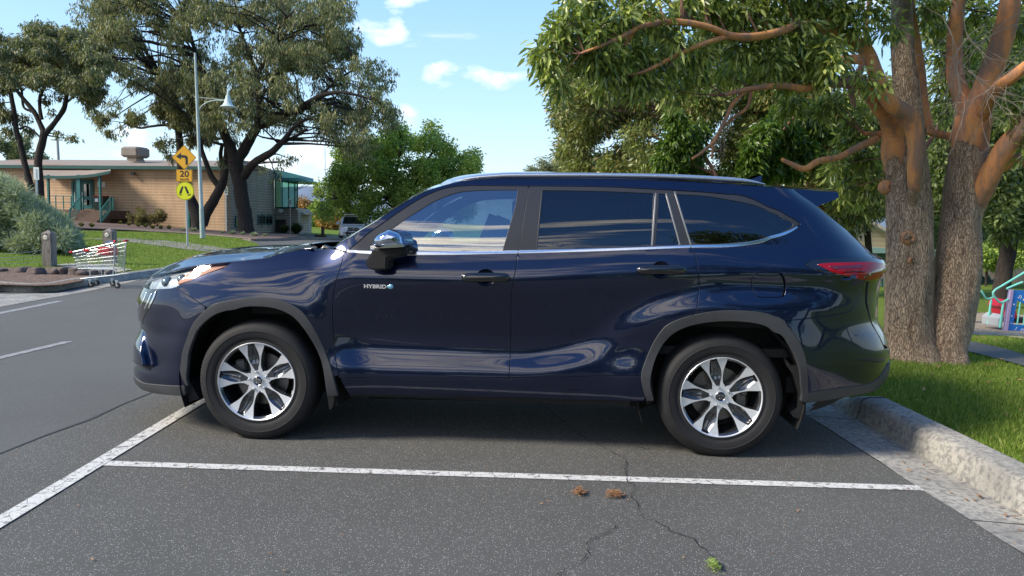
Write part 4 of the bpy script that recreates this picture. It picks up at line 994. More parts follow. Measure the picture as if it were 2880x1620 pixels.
MULCH = mat('bark_mulch', rough=0.95, fn=mulch_fn)
def chips_fn(nt, b):
    p = nt.pos(); v = nt.node('ShaderNodeTexVoronoi'); nt.put(v.inputs['Vector'], nt.map(p, (1, 1.8, 1), (0, 0, .4))); v.inputs['Scale'].default_value = 26
    s_ = nt.node('ShaderNodeSeparateColor'); nt.put(s_.inputs[0], v.outputs['Color'])
    nt.put(b.inputs['Base Color'], nt.ramp(s_.outputs[0], [(0.0, (0.16, 0.11, 0.07)), (0.5, (0.34, 0.26, 0.18)), (1.0, (0.60, 0.50, 0.38))]))
    nt.put(b.inputs['Normal'], nt.bump(s_.outputs[1], 0.9, 0.03))
CHIPS = mat('playground_bark_chips', rough=0.95, fn=chips_fn)
def sheet(name, poly, m, fn, h=0.0, step=1.0, kind='structure'):
    """flat sheet over a plan polygon, draped on a height function"""
    P = [tuple(p[:2]) for p in poly]; P = dens(P, step); A = np.array(P); lo, hi = A.min(0), A.max(0)
    gx = np.arange(lo[0], hi[0], step)+.37*step; gy = np.arange(lo[1], hi[1], step)+.41*step
    G = [(x, y) for x in gx for y in gy] if len(gx)*len(gy) < 60000 else []
    n = len(P); pts = [Vector(p) for p in P]
    def ins(x, y):
        c = False
        for (x1, y1), (x2, y2) in zip(P, P[1:]+P[:1]):
            if (y1 > y) != (y2 > y) and x < (x2-x1)*(y-y1)/(y2-y1)+x1: c = not c
        return c
    G = [g for g in G if ins(*g) and min((A[:, 0]-g[0])**2+(A[:, 1]-g[1])**2) > (.4*step)**2]
    pts += [Vector(g) for g in G]
    v, e, f, a, b_, c_ = delaunay_2d_cdt(pts, [(i, (i+1) % n) for i in range(n)], [], 0, 1e-5)
    f = [t for t in f if ins(*((v[t[0]]+v[t[1]]+v[t[2]])/3))]
    me = bpy.data.meshes.new(name); me.from_pydata([(p.x, p.y, fn(p.x, p.y)+h) for p in v], [], f); me.shade_smooth()
    o = link(name, me, m)
    if len(me.polygons) and me.polygons[0].normal.z < 0: me.flip_normals()
    return tag(o, kind=kind) if kind else o
def strip3(name, lines, m, smooth=True, kind='structure', sharp=35):
    """faces between successive 3-D polylines with equal point counts"""
    n = len(lines[0]); vs = [tuple(p) for L in lines for p in L]
    fs = [(i*n+j, i*n+j+1, (i+1)*n+j+1, (i+1)*n+j) for i in range(len(lines)-1) for j in range(n-1)]
    me = bpy.data.meshes.new(name); me.from_pydata(vs, [], fs); bm = bmesh.new(); bm.from_mesh(me); bmesh.ops.recalc_face_normals(bm, faces=bm.faces); bm.to_mesh(me); bm.free()
    if sum(p.normal.z for p in me.polygons) < 0: me.flip_normals()
    o = link(name, me, m)
    if smooth: me.shade_smooth(); me.set_sharp_from_angle(angle=R_(sharp))
    return tag(o, kind=kind) if kind else o
# soil / lawn sheet to the horizon, finer near the camera
def ground_sheet():
    def ax(c):
        a = [0.0]; s = .5
        while a[-1] < 3500: a.append(a[-1]+s); s *= 1.045 if a[-1] > 14 else 1.0
        return [c-v for v in a[::-1][:-1]]+[c+v for v in a]
    X, Y = ax(2.0), ax(6.0); vs = []; 
    for x in X:
        for y in Y:
            z = zt(x, y)
            z += (-.10 if (x < 4.02 and y < 6) or (x < 3.0 and y < 56 and y >= 6) else 0.0)
            vs.append((x, y, z))
    n = len(Y); fs = [(i*n+j, (i+1)*n+j, (i+1)*n+j+1, i*n+j+1) for i in range(len(X)-1) for j in range(n-1)]
    me = bpy.data.meshes.new('ground'); me.from_pydata(vs, [], fs); me.shade_smooth(); tag(link('ground', me, GRASSM), kind='structure')
ground_sheet()
# lines of the car park in plan
XL = -.66; XS = -1.30               # stripe across the bays; seam to the road
lip = 3.86; gut = 4.16              # edge of asphalt, foot of the kerb
def xy(p): return (float(p[0]), float(p[1]))
G1 = [xy(on_z(x, y)) for x, y in ((2263,1169), (2400,1246), (2595,1378), (2740,1470), (2880,1561))]     # asphalt edge
KB = [on_z(x, y) for x, y in ((2410,1175), (2560,1262), (2700,1340), (2880,1447))]                       # kerb foot
gx_ = lambda y: float(np.polyval(np.polyfit([p[1] for p in G1], [p[0] for p in G1], 1), y))
kx_ = lambda y: float(np.polyval(np.polyfit([p[1] for p in KB], [p[0] for p in KB], 1), y))
print('kerb', G1, [xy(p) for p in KB])
park = [(XS, -30), (gx_(-30), -30), (gx_(2.2), 2.2), (gx_(2.2)+.1, 5.9), (3.0, 6.3), (3.0, 30), (-3.0, 30), (XS-.2, 8.0), (XS, 6.0)]
sheet('car_park', park, ASPH, zpave, 0.0, 1.2)
road = [(XS, -30), (XS, 6.0), (XS-.2, 8.0), (-3, 30), (3, 30), (3, 56), (-70, 56), (-70, -30)]
sheet('road', road, ROADM, zpave, 0.0, 2.0)
ys_ = np.linspace(-30, 6, 90)
sm = [(XS+.02*math.sin(y*2.3)+.012*math.sin(y*7.1), y) for y in ys_]
strip3('road_seam', [[(x-.012, y, zpave(x, y)+.004) for x, y in sm], [(x+.010+.012*math.sin(y*5), y, zpave(x, y)+.004) for x, y in sm]], mat('seam_bitumen', (0.07, 0.068, 0.066), 0.8), kind='structure')
def mark(name, a, b, w, m, h=.004, n=12):
    a = np.array(a[:2]); b = np.array(b[:2]); d = (b-a)/np.linalg.norm(b-a); q = np.array([-d[1], d[0]])*w/2
    L = [[(*(a+(b-a)*i/n+q*s), zpave(*(a+(b-a)*i/n+q*s))+h) for i in range(n+1)] for s in (-1, 1)]
    return strip3(name, L, m, kind='structure')
pA, pB = on_z(250*DS, 1166*DS), on_z(2316*DS, 1229*DS)
mark('bay_line', pA, pB, .080, LINEM)
qA, qB = on_z(0, 1470), on_z(548, 1140); dq = (qB-qA)/np.linalg.norm(qB-qA)
mark('bay_front_line', qA-dq*6, qB+dq*4.0, .094, LINEM, h=.006, n=24)
print('lines', pA, pB, qA, qB)
mark('road_dash', on_z(-60, 1021), on_z(194, 961), .10, FAINT)
mark('road_edge_line', ground(-80, 897, zpave), ground(170, 847, zpave), .12, FAINT)
# gutter and kerb on the right
ys_ = np.linspace(-14, 2.06, 60)
def wob(y, a=.006): return a*math.sin(y*3.1)+a*.6*math.sin(y*8.3+1)
prof = [(gx_, 0, .003), (kx_, -.02, -.012), (kx_, .0, -.01), (kx_, .022, .105), (kx_, .045, .140), (kx_, .075, .152), (kx_, .20, .158), (kx_, .22, .10)]
def kerb_right(ya, yb, name, drop=None):
    ys = np.linspace(ya, yb, max(8, int((yb-ya)/.12))); Ls = []
    for k, (f, o, z) in enumerate(prof):
        L = []
        for y in ys:
            zz = z
            if drop and k >= 3: zz = z*(1-.93*ss(drop[0], drop[1], y))+.005
            L.append((f(y)+o+(wob(y) if k in (0, 4) else 0), y, zz))
        Ls.append(L)
    return strip3(name, Ls, CONC, sharp=60)
YA = KB[0][1]; YB = float(on_z(2750, 1466)[1])
kerb_right(-14, YB, 'kerb_and_gutter')
kerb_right(YB+.010, YA, 'kerb_and_gutter'); kerb_right(YA+.010, YA+1.2, 'kerb_and_gutter', (YA, YA+.55)); kerb_right(YA+1.21, 6.2, 'kerb_and_gutter', (1.0, 1.1))
# cracks in the asphalt
CRK = mat('dark_crack', (0.012, 0.011, 0.010), 0.95)  # plain dark tone of the thin ribbons laid as cracks
def crack(pts, w0, seed, name='asphalt_crack'):
    rnd = random.Random(seed); P = [np.array(on_z(x, y)[:2]) for x, y in pts]; L = []
    for a, b in zip(P[:-1], P[1:]):
        n = max(2, int(np.linalg.norm(b-a)/.022))
        for k in range(n): L.append(a+(b-a)*k/n+np.array([rnd.gauss(0, .006), rnd.gauss(0, .006)]))
    L.append(P[-1]); A = []; B = []
    for i, p in enumerate(L):
        d = L[min(i+1, len(L)-1)]-L[max(0, i-1)]; d /= np.linalg.norm(d)+1e-9; q = np.array([-d[1], d[0]]); w = w0*rnd.uniform(.15, 1.0)
        A.append((*(p+q*w), .0075)); B.append((*(p-q*w), .0075))
    return strip3(name, [A, B], CRK, smooth=False)
crack([(1500,1118),(1560,1170),(1640,1230),(1697,1260),(1762,1296),(1757,1330),(1768,1360),(1785,1372),(1775,1400),(1800,1440),(1812,1461),(1870,1480),(1885,1497),(1950,1520),(1975,1545),(2006,1572)], .0034, 3)
crack([(1735,1480),(1690,1508),(1650,1530),(1650,1560),(1652,1572),(1600,1600),(1570,1620),(1500,1700)], .0028, 5)
crack([(870,1236),(895,1232),(905,1236)], .008, 8); crack([(1800,1262),(1815,1266),(1826,1265)], .008, 9)
# ------------------------------------------------------------------ left island: kerbs, garden bed, lawn
def px3(L, h=0.0, fn=zpave): return [ground(x, y, fn, h) for x, y in L]
kf = [(-260,800),(-60,812),(0,819),(79,823),(157,819),(225,806),(294,795),(367,787),(404,782),(470,772),(560,759)]       # kerb foot
kt = [(-260,778),(-60,791),(0,798),(79,802.5),(157,800),(225,791),(294,778),(357,764),(420,753),(480,745),(560,738)]
A = resamp(px3(kf), 70); K1 = resamp(px3(kt, .13), 70)
ctr = np.array([-14.0, 22.0, 0])
def offs(L, d, z):
    out = []
    for i, p in enumerate(L):
        t = np.array(L[min(i+1, len(L)-1)])-np.array(L[max(i-1, 0)]); t[2] = 0; t /= np.linalg.norm(t)+1e-9; q = np.array([-t[1], t[0], 0])
        if q@(ctr-np.array(p)) < 0: q = -q
        s = np.array(p)+q*d; out.append((s[0], s[1], zpave(s[0], s[1])+z))
    return out
strip3('left_kerb', [offs(A, -.42, .004), offs(A, 0, -.01), offs(A, .05, .115), offs(A, .075, .135), offs(A, .20, .14), offs(A, .23, .08)], CONC, sharp=60)
isl = offs(A, .22, 0); zi = lambda x, y: zpave(x, y)+.12
far_edge = [xy(gd(x, y)) for x, y in ((652, 622), (600, 606), (500, 597), (380, 590), (220, 588), (0, 586), (-400, 586))]
sheet('island_lawn', [p[:2] for p in isl]+[xy(gd(560, 640)), xy(gd(640, 634))]+far_edge+[(-34, 30), (-34, 6)], GRASSM, zi, 0.0, .8)
# worn dirt path across the island and the concrete footpath
sheet('gravel_path', [xy(gd(x, y, h=.12)) for x, y in ((330,600),(420,606),(520,618),(590,628),(520,634),(440,624),(330,610),(210,600))], mat('gravel_path', rough=.95, fn=varied((0.24, 0.22, 0.20), .3, 8, .4, 60)), zi, .012, .8)
bed = [xy(ground(x, y, h=.12)) for x, y in ((-120,806),(0,803),(105,806),(170,803),(228,792),(262,776),(200,752),(60,756),(-120,745))]
sheet('garden_bed', bed, MULCH, zi, .016, .4)
sheet('concrete_footpath', [xy(ground(x, y, h=.12)) for x, y in ((146,748),(200,742),(300,748),(372,760),(330,768),(250,760))], CONC, zi, .02, .5)
sheet('concrete_apron', [xy(ground(x, y, zpave)) for x, y in ((-200,850),(0,829),(90,826),(160,826),(300,800),(409,784),(252,819),(0,864),(-200,905))], CONC, zpave, .006, .5)
# bed in front of the building and the playground surfaces
bb = [xy(gd(x, y)) for x, y in ((-300,566),(0,572),(260,577),(470,590),(560,600),(640,606),(700,604),(830,612),(905,606),(830,600),(700,585),(600,575),(560,570),(300,540),(0,540),(-300,540))]
zb = lambda x, y: zpave(x, y)+.10
# (built with the building)
lawn_path = [xy(gd(x, y, fn=zlawn)) for x, y in ((2380,852),(2460,866),(2576,897),(2700,930),(2700,960),(2576,921),(2470,889),(2400,868))]
pa = resamp(px3([(2310*DS,832*DS),(2400*DS,855*DS),(2460*DS,866*DS),(2576*DS,897*DS),(2760*DS,950*DS),(3000*DS,1020*DS),(3700*DS,1230*DS)], 0, zlawn), 40)
pb = resamp(px3([(2250*DS,832*DS),(2330*DS,858*DS),(2400*DS,880*DS),(2576*DS,924*DS),(2760*DS,985*DS),(3000*DS,1065*DS),(3700*DS,1300*DS)], 0, zlawn), 40)
strip3('asphalt_path', [[(p[0], p[1], zlawn(p[0], p[1])+.02) for p in L] for L in (pa, (pa+pb)/2, pb)], ROADM)
chips = [xy(gd(x, y, fn=zlawn)) for x, y in ((2225,782),(2300,785),(2420,786),(2500,790),(2600,796),(2760,800),(3000,812),(3150,840),(3100,890),(2960,915),(2800,903),(2700,884),(2576,858),(2430,834),(2350,822),(2225,812))]
sheet('bark_chip_area', chips, CHIPS, zlawn, .03, .6)
# far oval beyond the road
def zo(x, y): return zt(x, y)
# ------------------------------------------------------------------ grass blades
def blades(name, pts, hgt, wid, seed, zf, m, lean=.5):
    r = np.random.default_rng(seed); n = len(pts); P = np.array([(x, y, zf(x, y)) for x, y in pts]); a = r.uniform(0, 2*np.pi, n); h = hgt*r.uniform(.5, 1.25, n); b = r.uniform(0, 2*np.pi, n)
    w = wid*r.uniform(.7, 1.3, n); l = h*lean*r.uniform(.2, 1.2, n)
    dx_, dy_ = np.cos(a)*w, np.sin(a)*w; lx, ly = np.cos(b)*l, np.sin(b)*l
    V = np.empty((n, 5, 3)); V[:, 0] = P-np.stack([dx_, dy_, 0*dx_], 1); V[:, 1] = P+np.stack([dx_, dy_, 0*dx_], 1)
    V[:, 2] = P+np.stack([dx_*.8+lx*.4, dy_*.8+ly*.4, h*.6], 1); V[:, 3] = P+np.stack([-dx_*.8+lx*.4, -dy_*.8+ly*.4, h*.6], 1); V[:, 4] = P+np.stack([lx, ly, h], 1)
    i = np.arange(n)*5; me = fastmesh(name, V.reshape(-1, 3), np.stack([i, i+1, i+2, i+3], 1), np.stack([i+3, i+2, i+4], 1))
    return link(name, me, m)
def fastmesh(name, V, quads=None, tris=None):
    me = bpy.data.meshes.new(name); me.vertices.add(len(V)); me.vertices.foreach_set('co', np.ascontiguousarray(V, np.float32).ravel())
    q = quads if quads is not None else np.zeros((0, 4), int); t = tris if tris is not None else np.zeros((0, 3), int)
    idx = np.concatenate([q.ravel(), t.ravel()]).astype(np.int32); nl = len(idx); nf = len(q)+len(t)
    me.loops.add(nl); me.loops.foreach_set('vertex_index', idx); me.polygons.add(nf)
    ls = np.concatenate([np.arange(len(q))*4, len(q)*4+np.arange(len(t))*3]).astype(np.int32)
    me.polygons.foreach_set('loop_start', ls); me.update(calc_edges=True); return me
def leafmat(name, cols, trans=0.35, rough=0.5, spec=0.4):
    m = bpy.data.materials.new(name); m.use_nodes = True; nt = NT(m.node_tree); b = m.node_tree.nodes['Principled BSDF']; out = m.node_tree.nodes['Material Output']
    r = nt.island(); k = len(cols)
    c = nt.ramp(r, [(i/(k-1) if k > 1 else 0, cc) for i, cc in enumerate(cols)])
    nt.put(b.inputs['Base Color'], c); b.inputs['Roughness'].default_value = rough; b.inputs['Specular IOR Level'].default_value = spec
    t = nt.node('ShaderNodeBsdfTranslucent'); nt.put(t.inputs[0], nt.mix(1.0, c, (1.25, 1.3, .7), 'MULTIPLY'))
    mx = nt.node('ShaderNodeMixShader'); mx.inputs[0].default_value = trans; nt.l.new(b.outputs[0], mx.inputs[1]); nt.l.new(t.outputs[0], mx.inputs[2]); nt.l.new(mx.outputs[0], out.inputs[0])
    MATS[name] = m; return m
BLADE = leafmat('grass_blade', [(0.080, 0.140, 0.020), (0.150, 0.240, 0.033), (0.23, 0.33, 0.052), (0.38, 0.40, 0.13)], .3, .6, .2)
rg = np.random.default_rng(4); pts = []
for (x0, x1, y0, y1, dn) in ((4.3, 8.0, -2.2, 3.4, 5600), (4.3, 12.5, 3.4, 6.8, 2200), (4.0, 12.0, 6.8, 11, 700)):
    n = int((x1-x0)*(y1-y0)*dn); q = np.stack([rg.uniform(x0, x1, n), rg.uniform(y0, y1, n)], 1); pts.append(q)
pts = np.concatenate(pts); 
kk = np.array([kx_(y) for y in pts[:, 1]])+.20; pts = pts[pts[:, 0] > kk+rg.uniform(-.03, .03, len(kk))]
# keep what the picture can see, off the path
PZ_ = np.array([zlawn(0, y) for y in pts[:, 1]]); X_, Y_ = proj(np.c_[pts, PZ_]); k = (X_ > 2100) & (X_ < 3700) & (Y_ < 2100)
mid = (pa+pb)/2; wdt = np.linalg.norm(pa-pb, axis=1)/2
pts = pts[k]; dd = np.full(len(pts), 9.0)
for c, w in zip(resamp(mid, 160), np.interp(np.linspace(0, 1, 160), np.linspace(0, 1, 40), wdt)): dd = np.minimum(dd, np.hypot(pts[:, 0]-c[0], pts[:, 1]-c[1])-w)
pts = pts[dd > -.02]
tag(blades('lawn_grass', pts, .042, .0022, 7, lambda x, y: zt(x, y)-.004, BLADE, .8), 'short green mown grass with a few yellow blades beside the kerb', 'grass', kind='stuff')
# left island lawn blades, shorter and sparser
n = 60000; q = np.stack([rg.uniform(-26, -7.0, n), rg.uniform(9, 31, n)], 1); Z_ = np.array([zi(x, y) for x, y in q]); X_, Y_ = proj(np.c_[q, Z_])
def inpoly(P, L):
    c = np.zeros(len(P), bool)
    for a, b in zip(L, L[1:]+L[:1]):
        kq = (a[1] > P[:, 1]) != (b[1] > P[:, 1]); c ^= kq & (P[:, 0] < (b[0]-a[0])*(P[:, 1]-a[1])/((b[1]-a[1]) or 1e-9)+a[0])
    return c
isl_poly = [tuple(p[:2]) for p in isl]+[xy(gd(560, 640)), xy(gd(640, 634))]+far_edge+[(-34, 30), (-34, 6)]
k = (X_ > -60) & (X_ < 760) & inpoly(q, isl_poly) & ~inpoly(q, bed)
tag(blades('island_grass', q[k], .06, .006, 9, lambda x, y: zi(x, y)-.004, BLADE, .8), 'bright green grass covering the island behind the shopping trolley', 'grass', kind='stuff')
# ================================================================== TREES AND PLANTS
def leaves(name, C, rad, n, ln, wd, m, parent, seed, droop=.5, sq=(1, 1, 1), fold=False, shellness=.4, clusters=0, cr=.12):
    """n leaves spread over the clumps C (centres) with radii rad; clusters>0 gathers them in tufts"""
    r = np.random.default_rng(seed); C = np.asarray(C, float); rad = np.asarray(rad, float); wgt = rad**2.2; wgt /= wgt.sum()
    if clusters:
        k = r.choice(len(C), clusters, p=wgt); v = r.normal(size=(clusters, 3)); v /= np.linalg.norm(v, axis=1, keepdims=True)
        T = C[k]+v*(rad[k]*r.uniform(shellness, 1, clusters)**.6)[:, None]*np.array(sq); ti = r.integers(0, clusters, n)
        dv = r.normal(size=(n, 3)); dv /= np.linalg.norm(dv, axis=1, keepdims=True); P = T[ti]+dv*cr*r.uniform(.1, 1, n)[:, None]; out = dv+v[ti]*.4
    else:
        k = r.choice(len(C), n, p=wgt); v = r.normal(size=(n, 3)); v /= np.linalg.norm(v, axis=1, keepdims=True)
        P = C[k]+v*(rad[k]*r.uniform(shellness**3, 1, n)**(1/3))[:, None]*np.array(sq); out = v
    out = out/np.maximum(np.linalg.norm(out, axis=1, keepdims=True), 1e-6)
    D = out*(1-droop)+r.normal(size=(n, 3))*.35; D[:, 2] -= droop*1.1; D /= np.linalg.norm(D, axis=1, keepdims=True)
    S = np.cross(D, r.normal(size=(n, 3))); S /= np.maximum(np.linalg.norm(S, axis=1, keepdims=True), 1e-6); Nn = np.cross(S, D)
    L = (ln*r.uniform(.6, 1.3, n))[:, None]; w = (wd*r.uniform(.7, 1.25, n))[:, None]
    if fold:
        V = np.empty((n, 6, 3)); bend = np.array([0, 0, -1.0])*L*.22*r.uniform(.3, 1.4, n)[:, None]
        V[:, 0] = P; V[:, 1] = P+D*L*.38+S*w+Nn*w*.35; V[:, 2] = P+D*L*.72+S*w*.75+bend*.5+Nn*w*.25; V[:, 3] = P+D*L+bend
        V[:, 4] = P+D*L*.72-S*w*.75+bend*.5+Nn*w*.25; V[:, 5] = P+D*L*.38-S*w+Nn*w*.35
        i = np.arange(n)*6
        # midrib fold: two quads meeting along 0-3
        q = np.concatenate([np.stack([i, i+1, i+2, i+3], 1), np.stack([i, i+3, i+4, i+5], 1)]); me = fastmesh(name, V.reshape(-1, 3), q)
    else:
        V = np.empty((n, 4, 3)); V[:, 0] = P; V[:, 1] = P+D*L*.45+S*w; V[:, 2] = P+D*L; V[:, 3] = P+D*L*.45-S*w
        i = np.arange(n)*4; me = fastmesh(name, V.reshape(-1, 3), np.stack([i, i+1, i+2, i+3], 1))
    o = link(name, me, m, parent); return o
def bark_fn(lo, hi, sc=6.0, bump=.8, st=(1, 1, .22)):
    def f(nt, b):
        p = nt.coord('Object'); q = nt.map(p, st); n = nt.noise(q, sc*4, 8, 0.7); v = nt.voro(q, sc*9, 'DISTANCE_TO_EDGE'); g = nt.noise(p, 1.3, 4, .6)
        c = nt.mix(nt.ramp(n, [(0.35, 0.0), (0.65, 1.0)]), lo, hi); c = nt.mix(nt.ramp(v, [(0.0, .8), (0.08, 0.0)]), c, tuple(x*.35 for x in lo))
        c = nt.mix(nt.ramp(g, [(0.4, 0.0), (0.7, 0.35)]), c, tuple(x*.6 for x in hi))
        nt.put(b.inputs['Base Color'], c); nt.put(b.inputs['Normal'], nt.bump(nt.math('ADD', v, nt.math('MULTIPLY', n, .8)), bump, .03))
    return f
DBARK = mat('dark_furrowed_bark', rough=.95, fn=bark_fn((0.018, 0.014, 0.012), (0.060, 0.046, 0.038), 3, .9))
def limb_set(mb, limbs, dist, n=10, wob=.0, seed=0, jag=0.0, dz=None):
    """limbs: lists of (px, py, half width px[, depth offset]) in the 2576 view -> tapered tubes; returns the points"""
    out = []
    for L in limbs:
        pts = [np.array(on_d(l[0]*DS, l[1]*DS, dist+(l[3] if len(l) > 3 else 0))) for l in L]; rad = [l[2]*DS/FPX*(dist+(l[3] if len(l) > 3 else 0)) for l in L]
        if L is limbs[0] or rad[0] > .12:
            g = pts[0]; zg = zt(g[0], g[1])-.15
            if .2 < g[2]-zg < 6 and L is limbs[0]: pts.insert(0, np.array([g[0], g[1], zg])); rad.insert(0, rad[0]*1.15)
        P = cat_rom(pts, 5); Rr = [float(x) for x in np.interp(np.linspace(0, len(pts)-1, len(P)), range(len(pts)), rad)]
        mb.tube(P, Rr, n, jag=jag); out += [(np.array(p), r) for p, r in zip(P, Rr)]
    return out
def twigs(mb, nodes, C, rad, seed, r0=.03, n=5, share=1.0):
    """a sagging branch from the nearest limb to each clump, then small twigs inside it"""
    rnd = random.Random(seed); NP = np.array([p for p, _ in nodes]); NR = np.array([r for _, r in nodes])
    for c, r in zip(C, rad):
        if rnd.random() > share: continue
        d = np.linalg.norm((NP-c)*np.array([1, 1, 1.2]), axis=1)+(NP[:, 2] > c[2]+.2)*1.5; k = int(np.argmin(d)); a = NP[k]; L = np.linalg.norm(c-a)
        if L < .1: continue
        m_ = a+(c-a)*.5+np.array([rnd.uniform(-.12, .12), rnd.uniform(-.12, .12), rnd.uniform(-.05, .2)])*L; q = [a, a+(m_-a)*.5, m_, m_+(c-m_)*.5, c]
        rr = min(r0*(.5+L*.25), NR[k]*.7); P = cat_rom(q, 2); mb.tube(P, [rr*(1-.8*i/(len(P)-1)) for i in range(len(P))], n, caps=False)
        for _ in range(4):
            v = np.array([rnd.gauss(0, 1) for _ in range(3)]); v /= np.linalg.norm(v)+1e-9; s = m_+(c-m_)*rnd.uniform(.2, 1); mb.tube([s, s+v*r*.45+[0, 0, .05], s+v*r*.85], [rr*.35, rr*.22, rr*.1], 3, caps=False)
def clumps_in(poly, dist, n, rpx, seed, depth, ell=1.0):
    """clump centres and radii inside a picture outline (2576 view), spread in depth about dist"""
    r = random.Random(seed); P = np.array(poly, float); lo, hi = P.min(0), P.max(0); C = []; Rr = []; pl_ = [tuple(p) for p in poly]; tries = 0
    while len(C) < n and tries < 60*n:
        tries += 1; x, y = r.uniform(lo[0], hi[0]), r.uniform(lo[1], hi[1])
        if not inpoly(np.array([[x, y]]), pl_)[0]: continue
        dd = dist+r.uniform(-depth, depth); q = r.uniform(*rpx); C.append(on_d(x*DS, y*DS, dd)); Rr.append(q*DS/FPX*dd)
    return np.array(C), np.array(Rr)
def at_px(L, dist):
    C = [on_d(x*DS, y*DS, dist+(d if d is not None else 0)) for x, y, r, d in L]; return np.array(C), np.array([r*DS/FPX*(dist+d) for x, y, r, d in L])
GUML = leafmat('gum_leaf', [(0.076, 0.104, 0.049), (0.131, 0.162, 0.076), (0.206, 0.232, 0.11), (0.344, 0.341, 0.152), (0.276, 0.232, 0.138)], .3, .5)
# --- big drooping gum in front of the building
def base_z(x, y): return zt(x, y)
def make_tree(name, label, base, group, cat='tree'):
    return empty(name, (0, 0, 0), 0, label, cat, group)
D2 = 45.5
t = make_tree('gum_tree', 'tall drooping gum tree with thick dark trunk standing before the shaded block wall', None, 'gum trees by the car park')
mb = MB()
limbs = [[(622,592,20),(618,560,18),(612,520,17),(604,470,17),(596,430,17),(592,395,19)], [(592,400,14),(580,370,13),(562,330,11),(552,290,10),(540,250,9),(520,200,7),(495,140,5),(470,60,3.5)],
 [(598,400,14),(618,370,13),(640,330,12),(655,300,10),(650,250,9),(648,210,8),(640,170,6),(620,120,5),(600,60,3),(590,0,2)], [(650,318,9),(690,305,8,-1),(730,285,8,-2),(770,262,7,-3),(810,240,6,-3.5),(860,232,4,-4),(920,245,3,-4)],
 [(612,445,11),(640,410,10,-1),(680,385,9,-2),(712,355,7,-2.5),(740,320,5,-3),(770,300,3.5,-3)], [(700,360,5,-2),(740,345,4,-2.5),(772,325,3,-3)], [(648,200,6),(680,190,5,1),(740,175,4,2),(800,170,3,3)], [(645,190,6),(670,150,5,-1),(700,95,4,-2),(720,40,3,-3)],
 [(545,270,6),(510,250,5,2),(460,215,4,3),(400,190,3,4)], [(560,320,6),(520,300,4,-1),(470,290,3,-1)], [(650,240,5),(600,235,4,1),(560,255,3,2)], [(700,90,4,-2),(760,60,3,-2),(830,30,2.5,-2)], [(805,242,4,-3.5),(850,200,3,-3),(900,170,2,-3)]]
nodes = limb_set(mb, limbs, D2, 10, jag=.05)
out = [(200,40),(215,-30),(420,-80),(700,-80),(870,-60),(885,60),(905,130),(950,130),(985,190),(1005,280),(985,320),(940,330),(925,390),(870,385),(820,330),(770,300),(745,350),(700,300),(640,300),(600,350),(520,330),(430,190),(400,225),(330,215),(300,190),(215,150),(195,90)]
C, Rr = clumps_in(out, D2, 330, (20, 38), 21, 4.5)
C2, R2 = at_px([(240,290,24,2),(280,270,26,2),(330,290,24,1),(300,330,18,1),(250,320,16,1),(420,250,24,1),(440,300,22,0),(430,350,16,0),(415,370,14,0),(560,410,18,-1),(700,410,20,-2),(735,400,14,-2),(690,440,14,-2),(665,425,12,-2),(850,340,26,-3),(880,370,22,-3),(900,300,28,-3),(940,260,30,-3),(970,270,20,-3),(960,310,18,-3),(985,285,14,-3),(840,15,26,-2),(850,50,22,-2),(870,90,22,-2)], D2)
C = np.vstack([C, C2]); Rr = np.concatenate([Rr, R2]); limb2 = [[(430,300,3.5),(400,312,3,1),(350,322,2.5,2),(310,315,2,2)]]
# thin out: leave holes where the sky shows in the photo
holes = [(340,245,28),(300,215,20),(700,230,12),(790,205,18),(640,95,16),(600,380,20),(835,215,14),(720,300,10),(560,300,12),(900,215,8)]
X_, Y_ = proj(C); k = np.ones(len(C), bool)
for hx, hy, hr in holes: k &= np.hypot(X_/DS-hx, Y_/DS-hy) > hr
C, Rr = C[k], Rr[k]
twigs(mb, nodes, C, Rr, 5, .07)
mb.build('trunk', DBARK, t, auto=60)
leaves('crown', C, Rr, 125000, .26, .031, GUML, t, 31, droop=.85, sq=(1, 1, 1.1), shellness=.15, clusters=9000, cr=.30)
# --- forked trunk to its left
t = make_tree('gum_tree', 'gum tree with low forked dark trunk behind the yellow road signs', None, 'gum trees by the car park')
mb = MB(); limbs = [[(497,590,18),(500,570,17),(497,545,16),(485,515,13),(470,480,12),(460,440,11),(455,400,10),(452,360,9),(448,320,8),(440,270,7),(430,230,5),(410,190,4)], [(508,565,14),(522,530,13),(540,500,12),(556,470,11),(565,440,9),(568,410,9),(572,380,8),(570,340,7)],
 [(552,470,8),(530,440,7),(515,400,6),(505,370,6),(500,330,5),(495,290,4)], [(560,455,6),(558,430,5),(555,390,5),(560,360,4)], [(450,330,4),(420,315,3.5,1),(380,318,3,1),(350,322,2.5,2),(320,310,2,2)]]
nodes = limb_set(mb, limbs, 46.5, 10, jag=.05)
C, Rr = clumps_in([(405,180),(520,200),(530,320),(500,360),(470,350),(430,330),(390,260)], 47, 34, (16, 28), 8, 2.5); C2, R2 = at_px([(405,360,14,0),(420,385,14,0),(440,400,12,0),(520,300,18,0),(525,350,16,0),(360,300,14,2),(330,300,16,2),(255,300,18,2),(275,335,10,2)], 46.5)
C = np.vstack([C, C2]); Rr = np.concatenate([Rr, R2]); twigs(mb, nodes, C, Rr, 6, .06); mb.build('trunk', DBARK, t, auto=60)
leaves('crown', C, Rr, 28000, .26, .034, GUML, t, 32, droop=.85, shellness=.15, clusters=2200, cr=.28)
